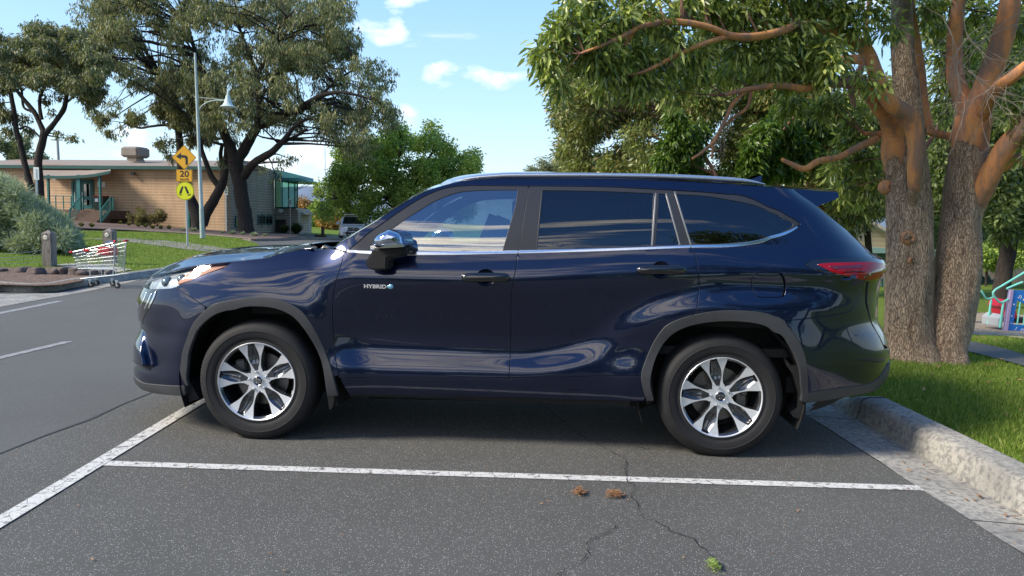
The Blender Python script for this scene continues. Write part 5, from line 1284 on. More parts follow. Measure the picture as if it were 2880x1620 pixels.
# --- left gum with two dark stems
t = make_tree('gum_tree', 'dark stemmed spreading gum tree beside the building entrance at far left', None, 'gum trees by the car park')
mb = MB(); D1 = 40
limbs = [[(100,560,12),(100,490,11),(98,450,10),(97,400,9),(108,350,9),(112,330,9)], [(112,335,7),(100,310,6),(85,280,6),(60,250,5),(40,225,4),(20,200,3)], [(115,335,7),(140,305,6),(160,275,6),(168,240,5),(180,200,4),(215,165,3),(240,150,2)], [(95,500,9),(75,460,8),(62,410,7),(50,360,7),(40,320,6),(35,280,6),(28,240,5),(20,200,4),(10,150,3)],
 [(105,300,5),(100,270,4),(102,240,4),(120,210,3),(160,180,2)], [(50,325,3),(65,318,2.5),(85,330,2.5),(100,345,2)], [(165,260,3),(190,240,2.5),(210,235,2)], [(85,280,4),(60,270,3),(55,230,3)]]
nodes = limb_set(mb, limbs, D1, 9, jag=.05)
C, Rr = clumps_in([(-60,90),(0,75),(60,72),(130,80),(200,85),(260,120),(270,190),(230,240),(150,215),(60,200),(-60,230)], D1, 90, (16, 30), 77, 3.5)
C2, R2 = at_px([(40,170,20,0),(10,290,24,0),(20,330,14,0),(-20,260,26,0),(120,250,14,1),(150,240,12,1),(175,345,12,0),(190,350,10,0),(150,335,9,0),(60,300,16,1),(75,330,12,1),(130,280,12,0),(230,260,16,1),(250,240,18,1),(215,210,20,0),(90,150,20,0),(45,350,10,0)], D1)
C = np.vstack([C, C2]); Rr = np.concatenate([Rr, R2]); twigs(mb, nodes, C, Rr, 7, .05); mb.build('trunk', DBARK, t, auto=60)
leaves('crown', C, Rr, 60000, .22, .032, GUML, t, 33, droop=.7, shellness=.15, clusters=4200, cr=.24)
# --- bushy green tree in the middle
BROADL = leafmat('broad_green_leaf', [(0.119, 0.186, 0.043), (0.213, 0.302, 0.06), (0.33, 0.439, 0.082), (0.496, 0.585, 0.129)], .35, .5)
t = make_tree('broadleaf_tree', 'wide bushy green tree behind the white utility truck', None, None)
mb = MB(); limbs = [[(1010,600,9),(1008,560,9),(1000,520,8),(985,480,7),(960,440,5),(930,400,3)], [(1005,530,7),(1030,480,6),(1060,430,4),(1090,380,3)], [(1010,560,6),(1060,520,5),(1120,480,4),(1160,440,3)], [(998,510,5),(950,490,4),(890,480,3),(840,500,2)], [(985,480,5),(1000,420,4),(1010,360,2.5)]]
nodes = limb_set(mb, limbs, 53, 8)
C, Rr = clumps_in([(800,450),(840,410),(860,380),(880,345),(930,340),(960,325),(1010,322),(1040,335),(1090,322),(1130,340),(1150,365),(1200,385),(1215,425),(1180,450),(1180,560),(1000,575),(950,545),(880,540),(830,545),(812,535),(800,500)], 54, 175, (16, 28), 12, 4)
twigs(mb, nodes, C, Rr, 9, .06); mb.build('trunk', DBARK, t, auto=60)
leaves('crown', C, Rr, 85000, .17, .060, BROADL, t, 34, droop=.35, shellness=.2, clusters=6000, cr=.34)
# --- small far crowns
def simple_tree(name, label, outline, dist, n, rpx, nl, ln, wd, m, seed, trunk, depth=2.0, group=None, bark=None, trad=6, cl=0, cr=.3, droop=.4):
    t = make_tree(name, label, None, group); C, Rr = clumps_in(outline, dist, n, rpx, seed, depth); mb = MB()
    limbs = trunk if isinstance(trunk[0], list) else [trunk]; nodes = limb_set(mb, limbs, dist, 8, jag=.05); twigs(mb, nodes, C, Rr, seed, .05)
    mb.build('trunk', bark or DBARK, t, auto=60); leaves('crown', C, Rr, nl, ln, wd, m, t, seed+1, droop=droop, shellness=.2, clusters=cl, cr=cr); return t
simple_tree('gum_tree', 'small domed far gum crown just above the SUV roof', [(1330,428),(1345,405),(1375,400),(1405,405),(1430,430),(1425,450),(1335,450)], 85, 16, (12, 18), 7000, .30, .06, GUML, 41, [(1380,470,3),(1380,445,2.5),(1382,420,2)], 2, cl=700, cr=.5)
simple_tree('pale_green_tree', 'pale thin leaved tree above the building roof at far left', [(-60,350),(0,330),(30,345),(60,360),(100,380),(130,400),(130,425),(-60,430)], 66, 28, (12, 22), 14000, .26, .06, leafmat('pale_leaf', [(0.07, 0.10, 0.04), (0.12, 0.16, 0.07), (0.17, 0.2, 0.1)], .35), 43, [(20,440,4),(20,400,3),(25,370,2)], 3, cl=1500, cr=.45)
AUTL = leafmat('autumn_leaf', [(0.30, 0.12, 0.03), (0.42, 0.20, 0.04), (0.38, 0.24, 0.06), (0.2, 0.13, 0.04)], .35)
for i, (ol, d, nl, mm, tk, lb_) in enumerate((
 ([(752,512),(765,500),(778,520),(776,545),(756,548)], 95, 3000, AUTL, (765,560,1.6), 'orange autumn tree beside the glazed corner of the building'),
 ([(775,505),(800,500),(830,520),(830,570),(780,572)], 92, 7000, BROADL, (800,580,2), 'dark green tree across the oval between two orange ones'),
 ([(812,548),(850,545),(850,572),(815,574)], 82, 4000, AUTL, (822,578,1.6), 'low orange shrubby tree near the tall white pole'),
 ([(860,550),(905,545),(905,570),(862,572)], 88, 3500, AUTL, (885,578,1.6), 'rusty autumn tree behind the white utility truck'),
 ([(745,545),(772,545),(775,575),(745,576)], 90, 2500, BROADL, (758,580,1.6), 'grey green bush under the small veranda roof'))):
    simple_tree('far_tree', lb_, ol, d, 12, (9, 15), nl, .34, .10, mm, 50+i, [(tk[0], 590, tk[2]), (tk[0], tk[1]-15, tk[2]), (tk[0]+2, tk[1]-40, tk[2]*.7)], 2.5, 'trees across the oval', cl=500, cr=.6)
# ------------------------------------------------------------------ right: trees behind the big one
MIDL = leafmat('glossy_gum_leaf', [(0.075, 0.103, 0.034), (0.14, 0.179, 0.057), (0.223, 0.273, 0.079), (0.347, 0.389, 0.102), (0.231, 0.144, 0.063)], .3, .38, .5)
REDBARK = mat('reddish_smooth_bark', rough=.8, fn=bark_fn((0.10, 0.045, 0.03), (0.24, 0.115, 0.075), 2.5, .35, (1, 1, .3)))
t = make_tree('gum_tree', 'dense dark leaved gum with reddish trunk directly behind the SUV roof', None, 'gum trees on the lawn')
D6 = 13.0; mb = MB()
limbs = [[(2030,760,20),(2040,640,18),(2055,540,17),(2062,470,16),(2068,420,15),(2085,370,14),(2100,320,12),(2125,280,11),(2150,220,9),(2170,150,7),(2180,60,5),(2190,-60,3)], [(2085,365,9),(2060,330,7,.4),(2030,290,6,.8),(1980,230,5,1),(1930,150,4,1.2),(1880,60,3,1)], [(2070,440,8),(2020,400,6,-.4),(1960,380,5,-.6),(1880,370,4,-.8),(1800,380,3,-.8),(1700,370,2,-.8)],
 [(2060,480,7),(1990,450,5,.3),(1900,440,4,.5),(1780,430,3,.7)], [(1985,235,4,1),(1880,240,3.5,1),(1780,280,3,1),(1700,330,2.5,.8),(1640,345,2,.8)], [(1930,150,4,1.2),(1800,130,3,1.2),(1650,150,2.5,1.2),(1500,180,2,1.2)], [(1800,380,3,-.8),(1740,330,2.5,-.8),(1712,310,2,-.8)]]
nodes = limb_set(mb, limbs, D6, 9)
C, Rr = clumps_in([(1400,120),(1560,60),(1800,60),(2100,80),(2130,300),(2120,420),(1960,470),(1700,472),(1440,470),(1425,410),(1405,390),(1410,330),(1390,270),(1395,200)], D6, 190, (26, 46), 66, 1.6)
C2, R2 = at_px([(1410,300,26,0),(1420,230,28,0),(1430,360,26,0),(1440,420,26,0),(1400,265,18,0),(1480,300,30,0),(1420,390,20,0),(1450,455,24,0)], D6)
C = np.vstack([C, C2]); Rr = np.concatenate([Rr, R2])
X_, Y_ = proj(C); k = np.ones(len(C), bool)
for hx, hy, hr in ((1700,325,22),(1712,345,16),(1985,160,22),(1850,225,12),(2040,330,16)): k &= np.hypot(X_/DS-hx, Y_/DS-hy) > hr
C, Rr = C[k], Rr[k]; twigs(mb, nodes, C, Rr, 14, .022); mb.build('trunk', REDBARK, t, auto=60)
leaves('crown', C, Rr, 150000, .092, .0145, MIDL, t, 35, droop=.4, shellness=.2, clusters=11000, cr=.16)
# low tree behind the SUV's rear, sunlight put into its yellow green leaf colour
LIML = leafmat('sunlit_glossy_leaf', [(0.035, 0.070, 0.012), (0.075, 0.140, 0.022), (0.13, 0.22, 0.03), (0.20, 0.29, 0.05)], .4, .35, .5)
t = make_tree('gum_tree', 'sunlit yellow green leafed young gum behind the rear of the SUV roof', None, 'gum trees on the lawn'); mb = MB()
D8 = 10.5; nodes = limb_set(mb, [[(1840,700,8),(1835,600,7),(1830,520,6),(1800,440,5),(1760,370,4),(1740,320,3)], [(1830,520,5),(1900,430,4),(1960,340,3),(2010,280,2.5)], [(1800,440,3.5),(1720,400,3),(1690,360,2)]], D8, 8)
C, Rr = at_px([(1700,310,18,0),(1720,340,22,0),(1735,375,24,0),(1690,360,20,0),(1670,400,20,0),(1690,430,22,0),(1740,420,22,.3),(1700,290,14,0),(1760,330,18,.4),(1930,330,24,0),(1970,300,28,.2),(1900,370,24,0),(1890,410,22,0),(1940,390,28,.3),(1990,350,28,.3),(1880,445,18,0),(1930,430,24,.3),(1990,420,26,.4),(2030,380,24,.4),(2060,320,22,.5),(2020,290,24,.5),(1775,445,20,.5),(1820,450,18,.5)], D8)
twigs(mb, nodes, C, Rr, 15, .016); mb.build('trunk', REDBARK, t, auto=60)
leaves('crown', C, Rr, 15000, .10, .015, LIML, t, 36, droop=.45, shellness=.2, clusters=1700, cr=.13, fold=True)
# hanging foliage right of the tailgate
t = make_tree('gum_tree', 'dark green gum hanging over the gap between SUV tailgate and big trunk', None, 'gum trees on the lawn'); mb = MB()
D9 = 12.0; nodes = limb_set(mb, [[(2330,800,14),(2325,640,12),(2310,520,11),(2290,420,9),(2260,330,7),(2230,240,6),(2200,140,4)], [(2300,470,6),(2250,430,5),(2190,420,4),(2140,450,3)], [(2290,420,6),(2330,370,5),(2370,300,4)], [(2270,350,5),(2200,310,4),(2130,290,3)]], D9, 8)
C, Rr = clumps_in([(2010,300),(2100,240),(2230,200),(2240,520),(2200,540),(2150,545),(2110,520),(2080,440),(2020,430)], D9, 75, (22, 38), 71, 1.0)
twigs(mb, nodes, C, Rr, 16, .02); mb.build('trunk', REDBARK, t, auto=60)
leaves('crown', C, Rr, 42000, .11, .017, MIDL, t, 37, droop=.6, shellness=.2, clusters=3400, cr=.14)
# far background trees at right
BGL = leafmat('background_leaf', [(0.056, 0.089, 0.029), (0.115, 0.161, 0.052), (0.194, 0.25, 0.081), (0.283, 0.338, 0.113)], .3)
GREYL = leafmat('grey_green_leaf', [(0.045, 0.06, 0.03), (0.08, 0.10, 0.05), (0.12, 0.14, 0.08)], .3)
for i, (ol, d, n, nl, mm, tk, lb_, rp) in enumerate((
 ([(1900,420),(2000,300),(2150,260),(2260,300),(2260,540),(2180,560),(2100,580),(1950,560)], 30, 70, 30000, GREYL, [(2190,700,9),(2180,560,8),(2170,450,6),(2160,350,4)], 'grey green tree behind the beige gabled house', (22, 34)),
 ([(2340,330),(2400,200),(2440,60),(2500,40),(2640,60),(2660,420),(2660,600),(2560,620),(2500,640),(2470,590),(2460,520),(2340,500)], 25, 110, 52000, BGL, [(2510,800,24),(2520,720,20),(2535,640,19),(2545,560,17),(2550,480,14),(2540,400,10),(2530,300,7)], 'dark rough barked tree standing behind the playground rails', (20, 34)),
 ([(2330,440),(2400,430),(2470,520),(2470,600),(2400,620),(2350,600)], 34, 36, 18000, BGL, [(2420,720,6),(2418,640,5),(2415,540,4)], 'low green tree seen between the two stems of the big gum', (18, 28)),
 ([(2440,560),(2520,560),(2640,570),(2640,660),(2440,655)], 41, 40, 20000, BROADL, [(2480,720,3),(2482,680,3),(2485,640,2)], 'fresh green shrubby tree along the paling fence', (16, 26)),
 ([(2230,-40),(2500,-60),(2660,-60),(2660,330),(2560,300),(2400,340),(2300,330),(2240,200)], 19, 60, 26000, BGL, [(2440,760,12),(2430,560,11),(2420,400,9),(2400,250,7),(2380,100,5)], 'tall dark tree filling the sky between the stems of the big gum', (18, 34)))):
    simple_tree('background_tree', lb_, ol, d, n, rp, nl, .20 if d > 20 else .13, .045 if d > 20 else .028, mm, 80+i, tk if isinstance(tk[0], list) else [tk], 2.2, 'trees behind the playground', cl=max(300, nl//11), cr=.30)
# ------------------------------------------------------------------ the big twin stemmed gum beside the kerb
def big_bark(nt, b):
    p = nt.coord('Object'); q = nt.map(p, (1, 1, .20)); n = nt.noise(q, 16, 8, .72); wn_ = nt.node('ShaderNodeTexNoise'); nt.put(wn_.inputs['Vector'], q); wn_.inputs['Scale'].default_value = 22; wn_.inputs['Detail'].default_value = 5; v = nt.voro(nt.vmath('ADD', q, nt.vmath('SCALE', wn_.outputs['Color'], .06)), 62, 'DISTANCE_TO_EDGE'); s = nt.node('ShaderNodeSeparateXYZ'); nt.put(s.inputs[0], p)
    rough = nt.mix(nt.ramp(n, [(0.30, 0.0), (0.68, 1.0)]), (0.22, 0.140, 0.088), (0.62, 0.46, 0.315)); rough = nt.mix(nt.ramp(v, [(0.0, .35), (0.07, 0.0)]), rough, (0.06, 0.042, 0.032))
    sm = nt.noise(nt.map(p, (1, 1, .30)), 4.5, 8, .68); band = nt.noise(nt.map(p, (1, 1, 5)), 4, 4, .6)
    smooth = nt.ramp(sm, [(0.36, (0.22, 0.15, 0.11)), (0.45, (0.36, 0.18, 0.10)), (0.51, (0.58, 0.24, 0.09)), (0.57, (0.68, 0.31, 0.09)), (0.65, (0.36, 0.20, 0.13))]); smooth = nt.mix(nt.math('MULTIPLY', band, .35), smooth, (0.26, 0.15, 0.10))
    at = nt.node('ShaderNodeAttribute', attribute_name='peel'); edge = nt.math('ADD', at.outputs['Fac'], nt.math('MULTIPLY', nt.math('SUBTRACT', nt.noise(nt.map(p, (1, 1, .5)), 5.5, 5, .6), .5), .9))
    k = nt.ramp(edge, [(0.485, 0.0), (0.515, 1.0)])
    fl_ = nt.ramp(nt.math('ADD', edge, nt.math('MULTIPLY', nt.noise(nt.map(p, (1, 1, .4)), 28, 4, .7), .45)), [(0.70, 0.0), (0.74, 1.0)]); smooth = nt.mix(nt.ramp(edge, [(.5, .55), (.75, 0.0)]), smooth, (0.25, 0.15, 0.10)); k = nt.math('MULTIPLY', k, fl_)
    nt.put(b.inputs['Base Color'], nt.mix(k, rough, smooth))
    h = nt.math('MULTIPLY', nt.math('ADD', nt.math('MULTIPLY', n, 1.2), nt.math('MULTIPLY', nt.ramp(v, [(0, 0), (.12, 1)]), .8)), nt.math('SUBTRACT', 1.03, k)); nt.put(b.inputs['Normal'], nt.bump(h, 1.0, .022))
BIGB = mat('peeling_gum_bark', rough=.85, fn=big_bark)
t = make_tree('gum_tree', 'large twin stemmed gum with peeling orange bark at the edge of the lawn', None, 'gum trees on the lawn')
DT = 7.4
def peel_tube(V, Fc, pe, pts, rad, peel, n=28, sc=(0.0)):
    """tapered stem with lumpy section; peel 0 rough bark .. 1 smooth"""
    P = cat_rom(pts, 6); m_ = len(P); R1 = np.interp(np.linspace(0, len(pts)-1, m_), range(len(pts)), rad); K1 = np.interp(np.linspace(0, len(pts)-1, m_), range(len(pts)), peel); b = len(V); prev = None
    for i, p in enumerate(P):
        tn = Vector(P[min(i+1, m_-1)]-P[max(i-1, 0)]).normalized()
        e = tn.cross(Vector((0, 1, 0))).normalized() if prev is None else (prev-tn*prev.dot(tn)).normalized(); prev = e; q = tn.cross(e)
        for k in range(n):
            a = 2*math.pi*k/n; lump = 1+.035*math.sin(3*a+i*.21+b)+.025*math.sin(5*a-i*.33)+.015*math.sin(9*a+i*.8)
            V.append(tuple(Vector(p)+(e*math.cos(a)+q*math.sin(a))*float(R1[i])*lump)); pe.append(float(K1[i]))
    Fc += [(b+i*n+k, b+i*n+(k+1) % n, b+(i+1)*n+(k+1) % n, b+(i+1)*n+k) for i in range(m_-1) for k in range(n)]
    return [(np.array(p), float(r)) for p, r in zip(P, R1)]
V = []; Fc = []; pe = []; nodes = []
def S(L, peel, n=24, d0=0.0):
    pts = [np.array(on_d(l[0]*DS, l[1]*DS, DT+d0+(l[3] if len(l) > 3 else 0))) for l in L]; rad = [l[2]*DS/FPX*(DT+d0+(l[3] if len(l) > 3 else 0)) for l in L]
    nodes.extend(peel_tube(V, Fc, pe, pts, rad, peel, n))
# left stem, right stem
S([(2296,925,86),(2292,900,70),(2288,860,58),(2286,800,55),(2287,700,55),(2287,600,53),(2286,520,52),(2284,440,50),(2278,380,48),(2272,335,44),(2265,300,40)], [0,0,0,0,0,0,0,.0,.15,.3,.5], 34)
S([(2388,940,62,-.12),(2385,915,50,-.12),(2384,880,44,-.1),(2390,820,50,-.05),(2402,740,52),(2410,660,52),(2415,580,46),(2420,520,43),(2425,450,42),(2432,400,42),(2440,350,42),(2450,300,42)], [0,0,0,0,0,0,0,0,0,.3,.75,1], 34)
S([(2338,930,30,-.05),(2336,880,36,0),(2340,830,26,.02),(2345,790,14,.03)], [0,0,0,0], 20)
# limbs
S([(2256,440,26,-.02),(2252,385,32,-.04),(2256,335,34,-.05),(2235,290,27,-.15),(2200,245,24,-.3),(2165,215,20,-.4),(2120,205,15,-.5),(2075,215,11,-.6),(2020,222,9,-.7),(1960,215,8,-.8),(1880,225,7,-.9),(1820,240,5,-1.0)], [.2,.7,.9,1,1,1,1,1,1,1,1,1])
S([(2296,520,6,-.16),(2299,475,14,-.28),(2302,420,18,-.36),(2303,370,18,-.38),(2298,325,20,-.38),(2285,290,21,-.42),(2250,268,20,-.46),(2225,235,18,-.48),(2205,190,18,-.5),(2180,130,17,-.5),(2150,110,18,-.5),(2115,85,14,-.5),(2080,30,11,-.5),(2060,-60,8,-.4)], [.2,.55,.9,1,1,1,.9,.9,.9,.9,.9,.9,1,1])
S([(2285,380,34,.05),(2290,300,30,.1),(2280,220,29,.1),(2272,150,27,.1),(2270,80,26,.15),(2268,0,24,.2),(2265,-120,18,.3)], [.1,.25,.45,.5,.4,.3,.5])
S([(2330,330,18,.25),(2318,260,17,.3),(2312,180,15,.3),(2300,100,14,.3),(2290,30,12,.3),(2285,-80,9,.3)], [.8,.8,.8,.9,.9,1])
S([(2444,345,38,-.0),(2458,280,34,-.05),(2478,220,28,-.1),(2500,160,26,-.15),(2525,90,26,-.2),(2540,20,24,-.25),(2545,-80,18,-.3)], [.6,1,1,1,1,1,1])
S([(2440,330,26,.1),(2425,260,22,.1),(2405,200,19,.1),(2400,130,19,.15),(2405,60,17,.2),(2415,-20,14,.3)], [.8,1,1,1,.9,1])
S([(2435,610,14,.02),(2442,565,24,.0),(2450,520,26,-.05),(2475,470,26,-.15),(2500,420,24,-.25),(2530,370,24,-.35),(2560,335,22,-.4),(2600,290,20,-.5)], [.0,.1,.4,.9,1,1,1,1])
S([(2505,420,20,-.2),(2545,405,18,-.2),(2590,400,18,-.2)], [1,1,1])
S([(2465,300,16,-.1),(2500,230,15,-.4),(2540,200,15,-.7),(2590,160,13,-.9)], [1,1,1,1])
S([(2240,330,11,.1),(2215,338,9,.1),(2190,337,6,.1),(2170,335,4,.1)], [1,1,1,1], 12)
S([(2400,345,10,.2),(2350,335,9,.2),(2325,328,8,.2)], [1,1,1], 12)
S([(2205,350,9,-.1),(2160,370,9,-.2),(2110,395,8,-.25),(2060,405,8,-.3),(2025,425,8,-.3),(1990,412,6,-.3),(1965,400,4,-.3)], [1,1,1,1,1,1,1], 12)
S([(2135,205,9,-.5),(2150,270,5,-.5)], [1,1], 8)
S([(2120,90,12,-.5),(2080,75,11,-.6),(2020,60,10,-.8),(1960,80,10,-1),(1900,92,10,-1.1),(1840,90,9,-1.2),(1780,68,8,-1.3),(1700,55,8,-1.4),(1620,65,7,-1.5),(1560,95,5.5,-1.6),(1500,120,4,-1.7),(1460,135,3,-1.7)], [1]*12, 14)
S([(1835,90,7,-1.2),(1770,110,6,-1.3),(1700,140,5,-1.35),(1620,180,4,-1.4),(1560,190,2.5,-1.4)], [1]*5, 10)
S([(1600,72,5,-1.5),(1585,95,4.5,-1.5),(1570,115,3,-1.5)], [1]*3, 8)
S([(2200,150,13,.3),(2120,150,12,.5),(2060,160,11,.6),(2010,100,9,.7)], [1]*4, 12)
S([(1880,225,6,-.9),(1845,260,5.5,-.9),(1825,300,5,-.9),(1800,350,4.5,-.9),(1770,380,4,-.9),(1740,400,3,-.9)], [1]*6, 8)
S([(1890,228,5,-.9),(1880,270,4.5,-.8),(1840,300,4,-.8),(1800,345,3,-.8),(1790,400,2.5,-.8)], [1]*5, 8)
me = bpy.data.meshes.new('trunk'); me.from_pydata(V, [], Fc); me.shade_smooth(); at = me.attributes.new('peel', 'FLOAT', 'POINT'); at.data.foreach_set('value', pe)
link('trunk', me, BIGB, t)
# knots where branches were lost
for (x, y, r, pk) in ((2241,470,12,.58),(2293,600,13,.62),(2296,655,7,.5)):
    k = MB(); c = on_d(x*DS, y*DS, DT-.225 if x > 2250 else DT-.06); rr = r*DS/FPX*DT
    prof_ = [(rr*.05, .030), (rr*.2, .014), (rr*.45, .002), (rr*.75, .004), (rr*1.1, .022), (rr*1.45, .05), (rr*1.6, .12)]; k.lathe(prof_, tuple(c), 'y', 18); o = k.build('branch_knot', BIGB, t, smooth=True); a_ = o.data.attributes.new('peel', 'FLOAT', 'POINT'); a_.data.foreach_set('value', [pk]*len(o.data.vertices))
# bare dead twigs
TW = mat('dead_twig', (0.30, 0.25, 0.21), .9); rnd = random.Random(5)
def twig(p, d, L, r, depth):
    pts = [np.array(p)]; d = np.array(d, float)
    for k in range(6):
        d = d+np.array([rnd.gauss(0, .16), rnd.gauss(0, .16), rnd.gauss(0, .16)+(.06 if k > 2 else -.12)]); d /= np.linalg.norm(d); pts.append(pts[-1]+d*L/6)
        if depth > 0 and k > 0 and rnd.random() < .75: e = d+np.array([rnd.gauss(0, .6), rnd.gauss(0, .5), rnd.gauss(-.15, .6)]); twig(pts[-1], e/np.linalg.norm(e), L*.5, r*.6, depth-1)
    mb.tube(pts, [r*(1-.7*i/6) for i in range(7)], 4, caps=False)
for (x, y, dx_, dz_, L) in ((2330,20,.9,-.5,1.0),(2480,60,-.9,-.6,.9),(2590,150,-1,-.3,.8),(2350,130,.8,-.35,.9),(2560,60,-.8,-.4,.9),(2230,60,-.7,-.5,.7),(2600,20,-1,-.5,.9),(2420,10,.3,-.9,.8),(2500,240,.7,-.2,.5),(2150,30,-.8,-.5,.6),(2580,120,-.9,-.5,.8),(2380,60,.7,-.6,.8),(1800,30,-.7,-.3,.6),(1850,300,-.6,-.7,.4)):
    mb = MB(); twig(on_d(x*DS, y*DS, DT-.55), (dx_, -.1, dz_), L, .005, 2); mb.build('dead_twig', TW, t)
NEARL = leafmat('large_glossy_leaf', [(0.084, 0.127, 0.034), (0.149, 0.213, 0.056), (0.232, 0.3, 0.07), (0.372, 0.442, 0.095), (0.52, 0.554, 0.158)], .32, .3, .55)
mb = MB()
spec = [(1370,130,28,-1.6),(1400,90,34,-1.6),(1385,165,24,-1.6),(1430,50,36,-1.6),(1440,110,38,-1.5),(1420,190,28,-1.5),(1470,20,36,-1.5),(1480,150,36,-1.5),(1500,80,36,-1.6),(1540,160,34,-1.4),(1560,50,36,-1.5),(1400,215,22,-1.5),(1530,215,30,-1.2),(1600,140,34,-1.3),(1640,40,36,-1.4),(1480,-10,36,-1.4),(1690,100,34,-1.3),(1620,210,30,-1.2),(1590,180,30,-1.3),(1720,20,36,-1.2),(1660,180,30,-1.1),(1450,-50,40,-1.2),(1600,-30,40,-1.2),(1760,130,34,-1.1),(1800,30,38,-1.0),(1770,-20,38,-1.0),(1860,130,36,-.9),(1880,20,38,-.9),(1950,20,40,-.8),(1940,150,36,-.8),(2000,80,38,-.8),(2030,10,40,-.7),(2020,150,34,-.7),(2080,120,34,-.8),(2110,20,38,-.7),(2100,160,26,-.9),(2060,190,26,-.7),(1980,200,26,-.6),(1900,190,28,-.5),(1820,190,28,-.6),(1740,200,28,-.8),(1690,230,24,-.8),(1830,60,34,-.9),(1920,80,34,-.9)]
for x in range(1500, 2600, 95):
    for y in (-90, -190, -300): spec.append((x+20*math.sin(y+x), y, 52, -.6+.5*math.sin(x*.7+y)))
for x, y, r, d in ((2160,60,26,-.7),(2190,20,28,-.6),(2240,70,24,-.7),(2330,30,22,.2),(2350,80,24,.6),(2370,150,24,.8),(2380,220,24,.8),(2350,10,26,.4),(2460,30,26,.4),(2440,110,20,.6),(2380,290,20,.9),(2350,270,18,.9),(2570,60,30,.3),(2576,240,24,-.3),(2560,270,22,-.4),(2545,300,16,-.5),(2600,320,20,-.5),(2590,380,16,-.5),(2200,215,16,-.8),(2185,195,14,-.8),(2165,180,14,-.8),(2440,180,18,.7),(2100,260,24,.2),(2060,270,26,.3),(1990,260,26,.2),(2150,310,22,.4),(2170,400,24,.5),(2140,360,24,.5),(2100,420,24,.5),(2190,460,24,.5),(2160,500,22,.6),(2200,380,20,.6),(2120,480,22,.6),(2180,260,18,.4)): spec.append((x, y, r, d))
C, Rr = at_px(spec, DT); twigs(mb, nodes, C, Rr, 17, .014); mb.build('branches', REDBARK, t, auto=60)
leaves('crown', C, Rr, 47000, .086, .0130, NEARL, t, 38, droop=.42, fold=True, shellness=.15, clusters=6200, cr=.13)
# ------------------------------------------------------------------ trees behind the camera, mirrored in the paint
for i, (x, y, h, w, lb_) in enumerate(((26, -18, 19, 13, 'rightmost'), (17, -20, 17, 12, 'second'), (9, -23, 13.5, 10, 'third'), (2, -30, 9, 8, 'fourth'), (-7, -40, 6.2, 8, 'fifth'), (-18, -44, 5.5, 9, 'sixth'), (-30, -44, 6, 9, 'seventh'), (36, -12, 14, 10, 'last'))):
    r = random.Random(200+i); t = empty('background_tree', (x, y, 0), 0, 'tree standing on the verge behind the photographer, %s of the row' % lb_, 'tree', 'trees behind the photographer'); mb = MB()
    C = []; Rr = []
    for k in range(26):
        a = r.uniform(0, 6.28); q = r.uniform(0, 1)**.5*w*.55; C.append((math.cos(a)*q, math.sin(a)*q, h*r.uniform(.28, .92)-q*.25)); Rr.append(r.uniform(1.2, 2.0))
    mb.tube([(0, 0, -.2), (.1, 0, h*.3), (0, .1, h*.7)], [.35, .28, .12], 8); nodes = [(np.array((0, 0, h*f)), .2) for f in (.25, .4, .55, .7)]
    twigs(mb, nodes, np.array(C), Rr, i, .08); mb.build('trunk', DBARK, t, auto=60); leaves('crown', C, Rr, 9000, .42, .12, BGL, t, 90+i, droop=.4, shellness=.3)
# ================================================================== BUILDINGS, SIGNS, STREET FURNITURE
FWH = np.array([fw[0], fw[1], 0.0]); FWH /= np.linalg.norm(FWH)
def pxp(mb, poly, dist, th, disp=True):
    """prism whose face is the given picture outline at a distance, th metres deep"""
    k = DS if disp else 1.0; P = [on_d(x*k, y*k, dist) for x, y in poly]; n = len(P)
    mb.add([tuple(p) for p in P]+[tuple(p+FWH*th) for p in P], [tuple(range(n)), tuple(range(n, 2*n))[::-1]]+[(i, n+i, n+(i+1) % n, (i+1) % n) for i in range(n)]); return mb
def rect(x0, y0, x1, y1): return [(x0, y0), (x1, y0), (x1, y1), (x0, y1)]
def pxbar(mb, a, b, wpx, dist, th=None, disp=True):
    k = DS if disp else 1.0; A = on_d(a[0]*k, a[1]*k, dist); B = on_d(b[0]*k, b[1]*k, dist); r = wpx*k/FPX*dist/2; mb.tube([A, B], r, 8); return mb
def block_fn(c1, c2, mort, sx=1.0):
    def f(nt, b):
        p = nt.coord('Object'); s = nt.node('ShaderNodeSeparateXYZ'); nt.put(s.inputs[0], p); c = nt.node('ShaderNodeCombineXYZ'); nt.put(c.inputs[0], nt.math('ADD', s.outputs[0], nt.math('MULTIPLY', s.outputs[1], .7))); nt.put(c.inputs[1], s.outputs[2])
        br = nt.node('ShaderNodeTexBrick'); nt.put(br.inputs['Vector'], c.outputs[0]); br.inputs['Scale'].default_value = 1.0; br.inputs['Brick Width'].default_value = 6.0; br.inputs['Row Height'].default_value = .20; br.inputs['Mortar Size'].default_value = .028
        nt.put(br.inputs['Color1'], c1); nt.put(br.inputs['Color2'], c2); nt.put(br.inputs['Mortar'], mort)
        n = nt.noise(p, .5, 6, .7); m = nt.noise(nt.map(p, (1, 1, .2)), 3, 5, .7)
        nt.put(b.inputs['Base Color'], nt.mix(1.0, br.outputs[0], nt.ramp(nt.math('MULTIPLY', nt.math('ADD', n, m), .5), [(0.35, .72), (0.6, 1.0)]), 'MULTIPLY')); nt.put(b.inputs['Normal'], nt.bump(br.outputs['Fac'], -.8, .03))
    return f
BLOCK = mat('sunlit_tan_block_wall', rough=.9, fn=block_fn((0.56, 0.37, 0.215), (0.51, 0.34, 0.20), (0.68, 0.50, 0.33)))  # warm sunlight on the front wall is put into the block colour
BLOCK_SHADED = mat('shaded_grey_block_wall', rough=.9, fn=block_fn((0.40, 0.335, 0.265), (0.36, 0.30, 0.24), (0.55, 0.48, 0.40)))  # same blocks, the side wall's shade put into a greyer colour
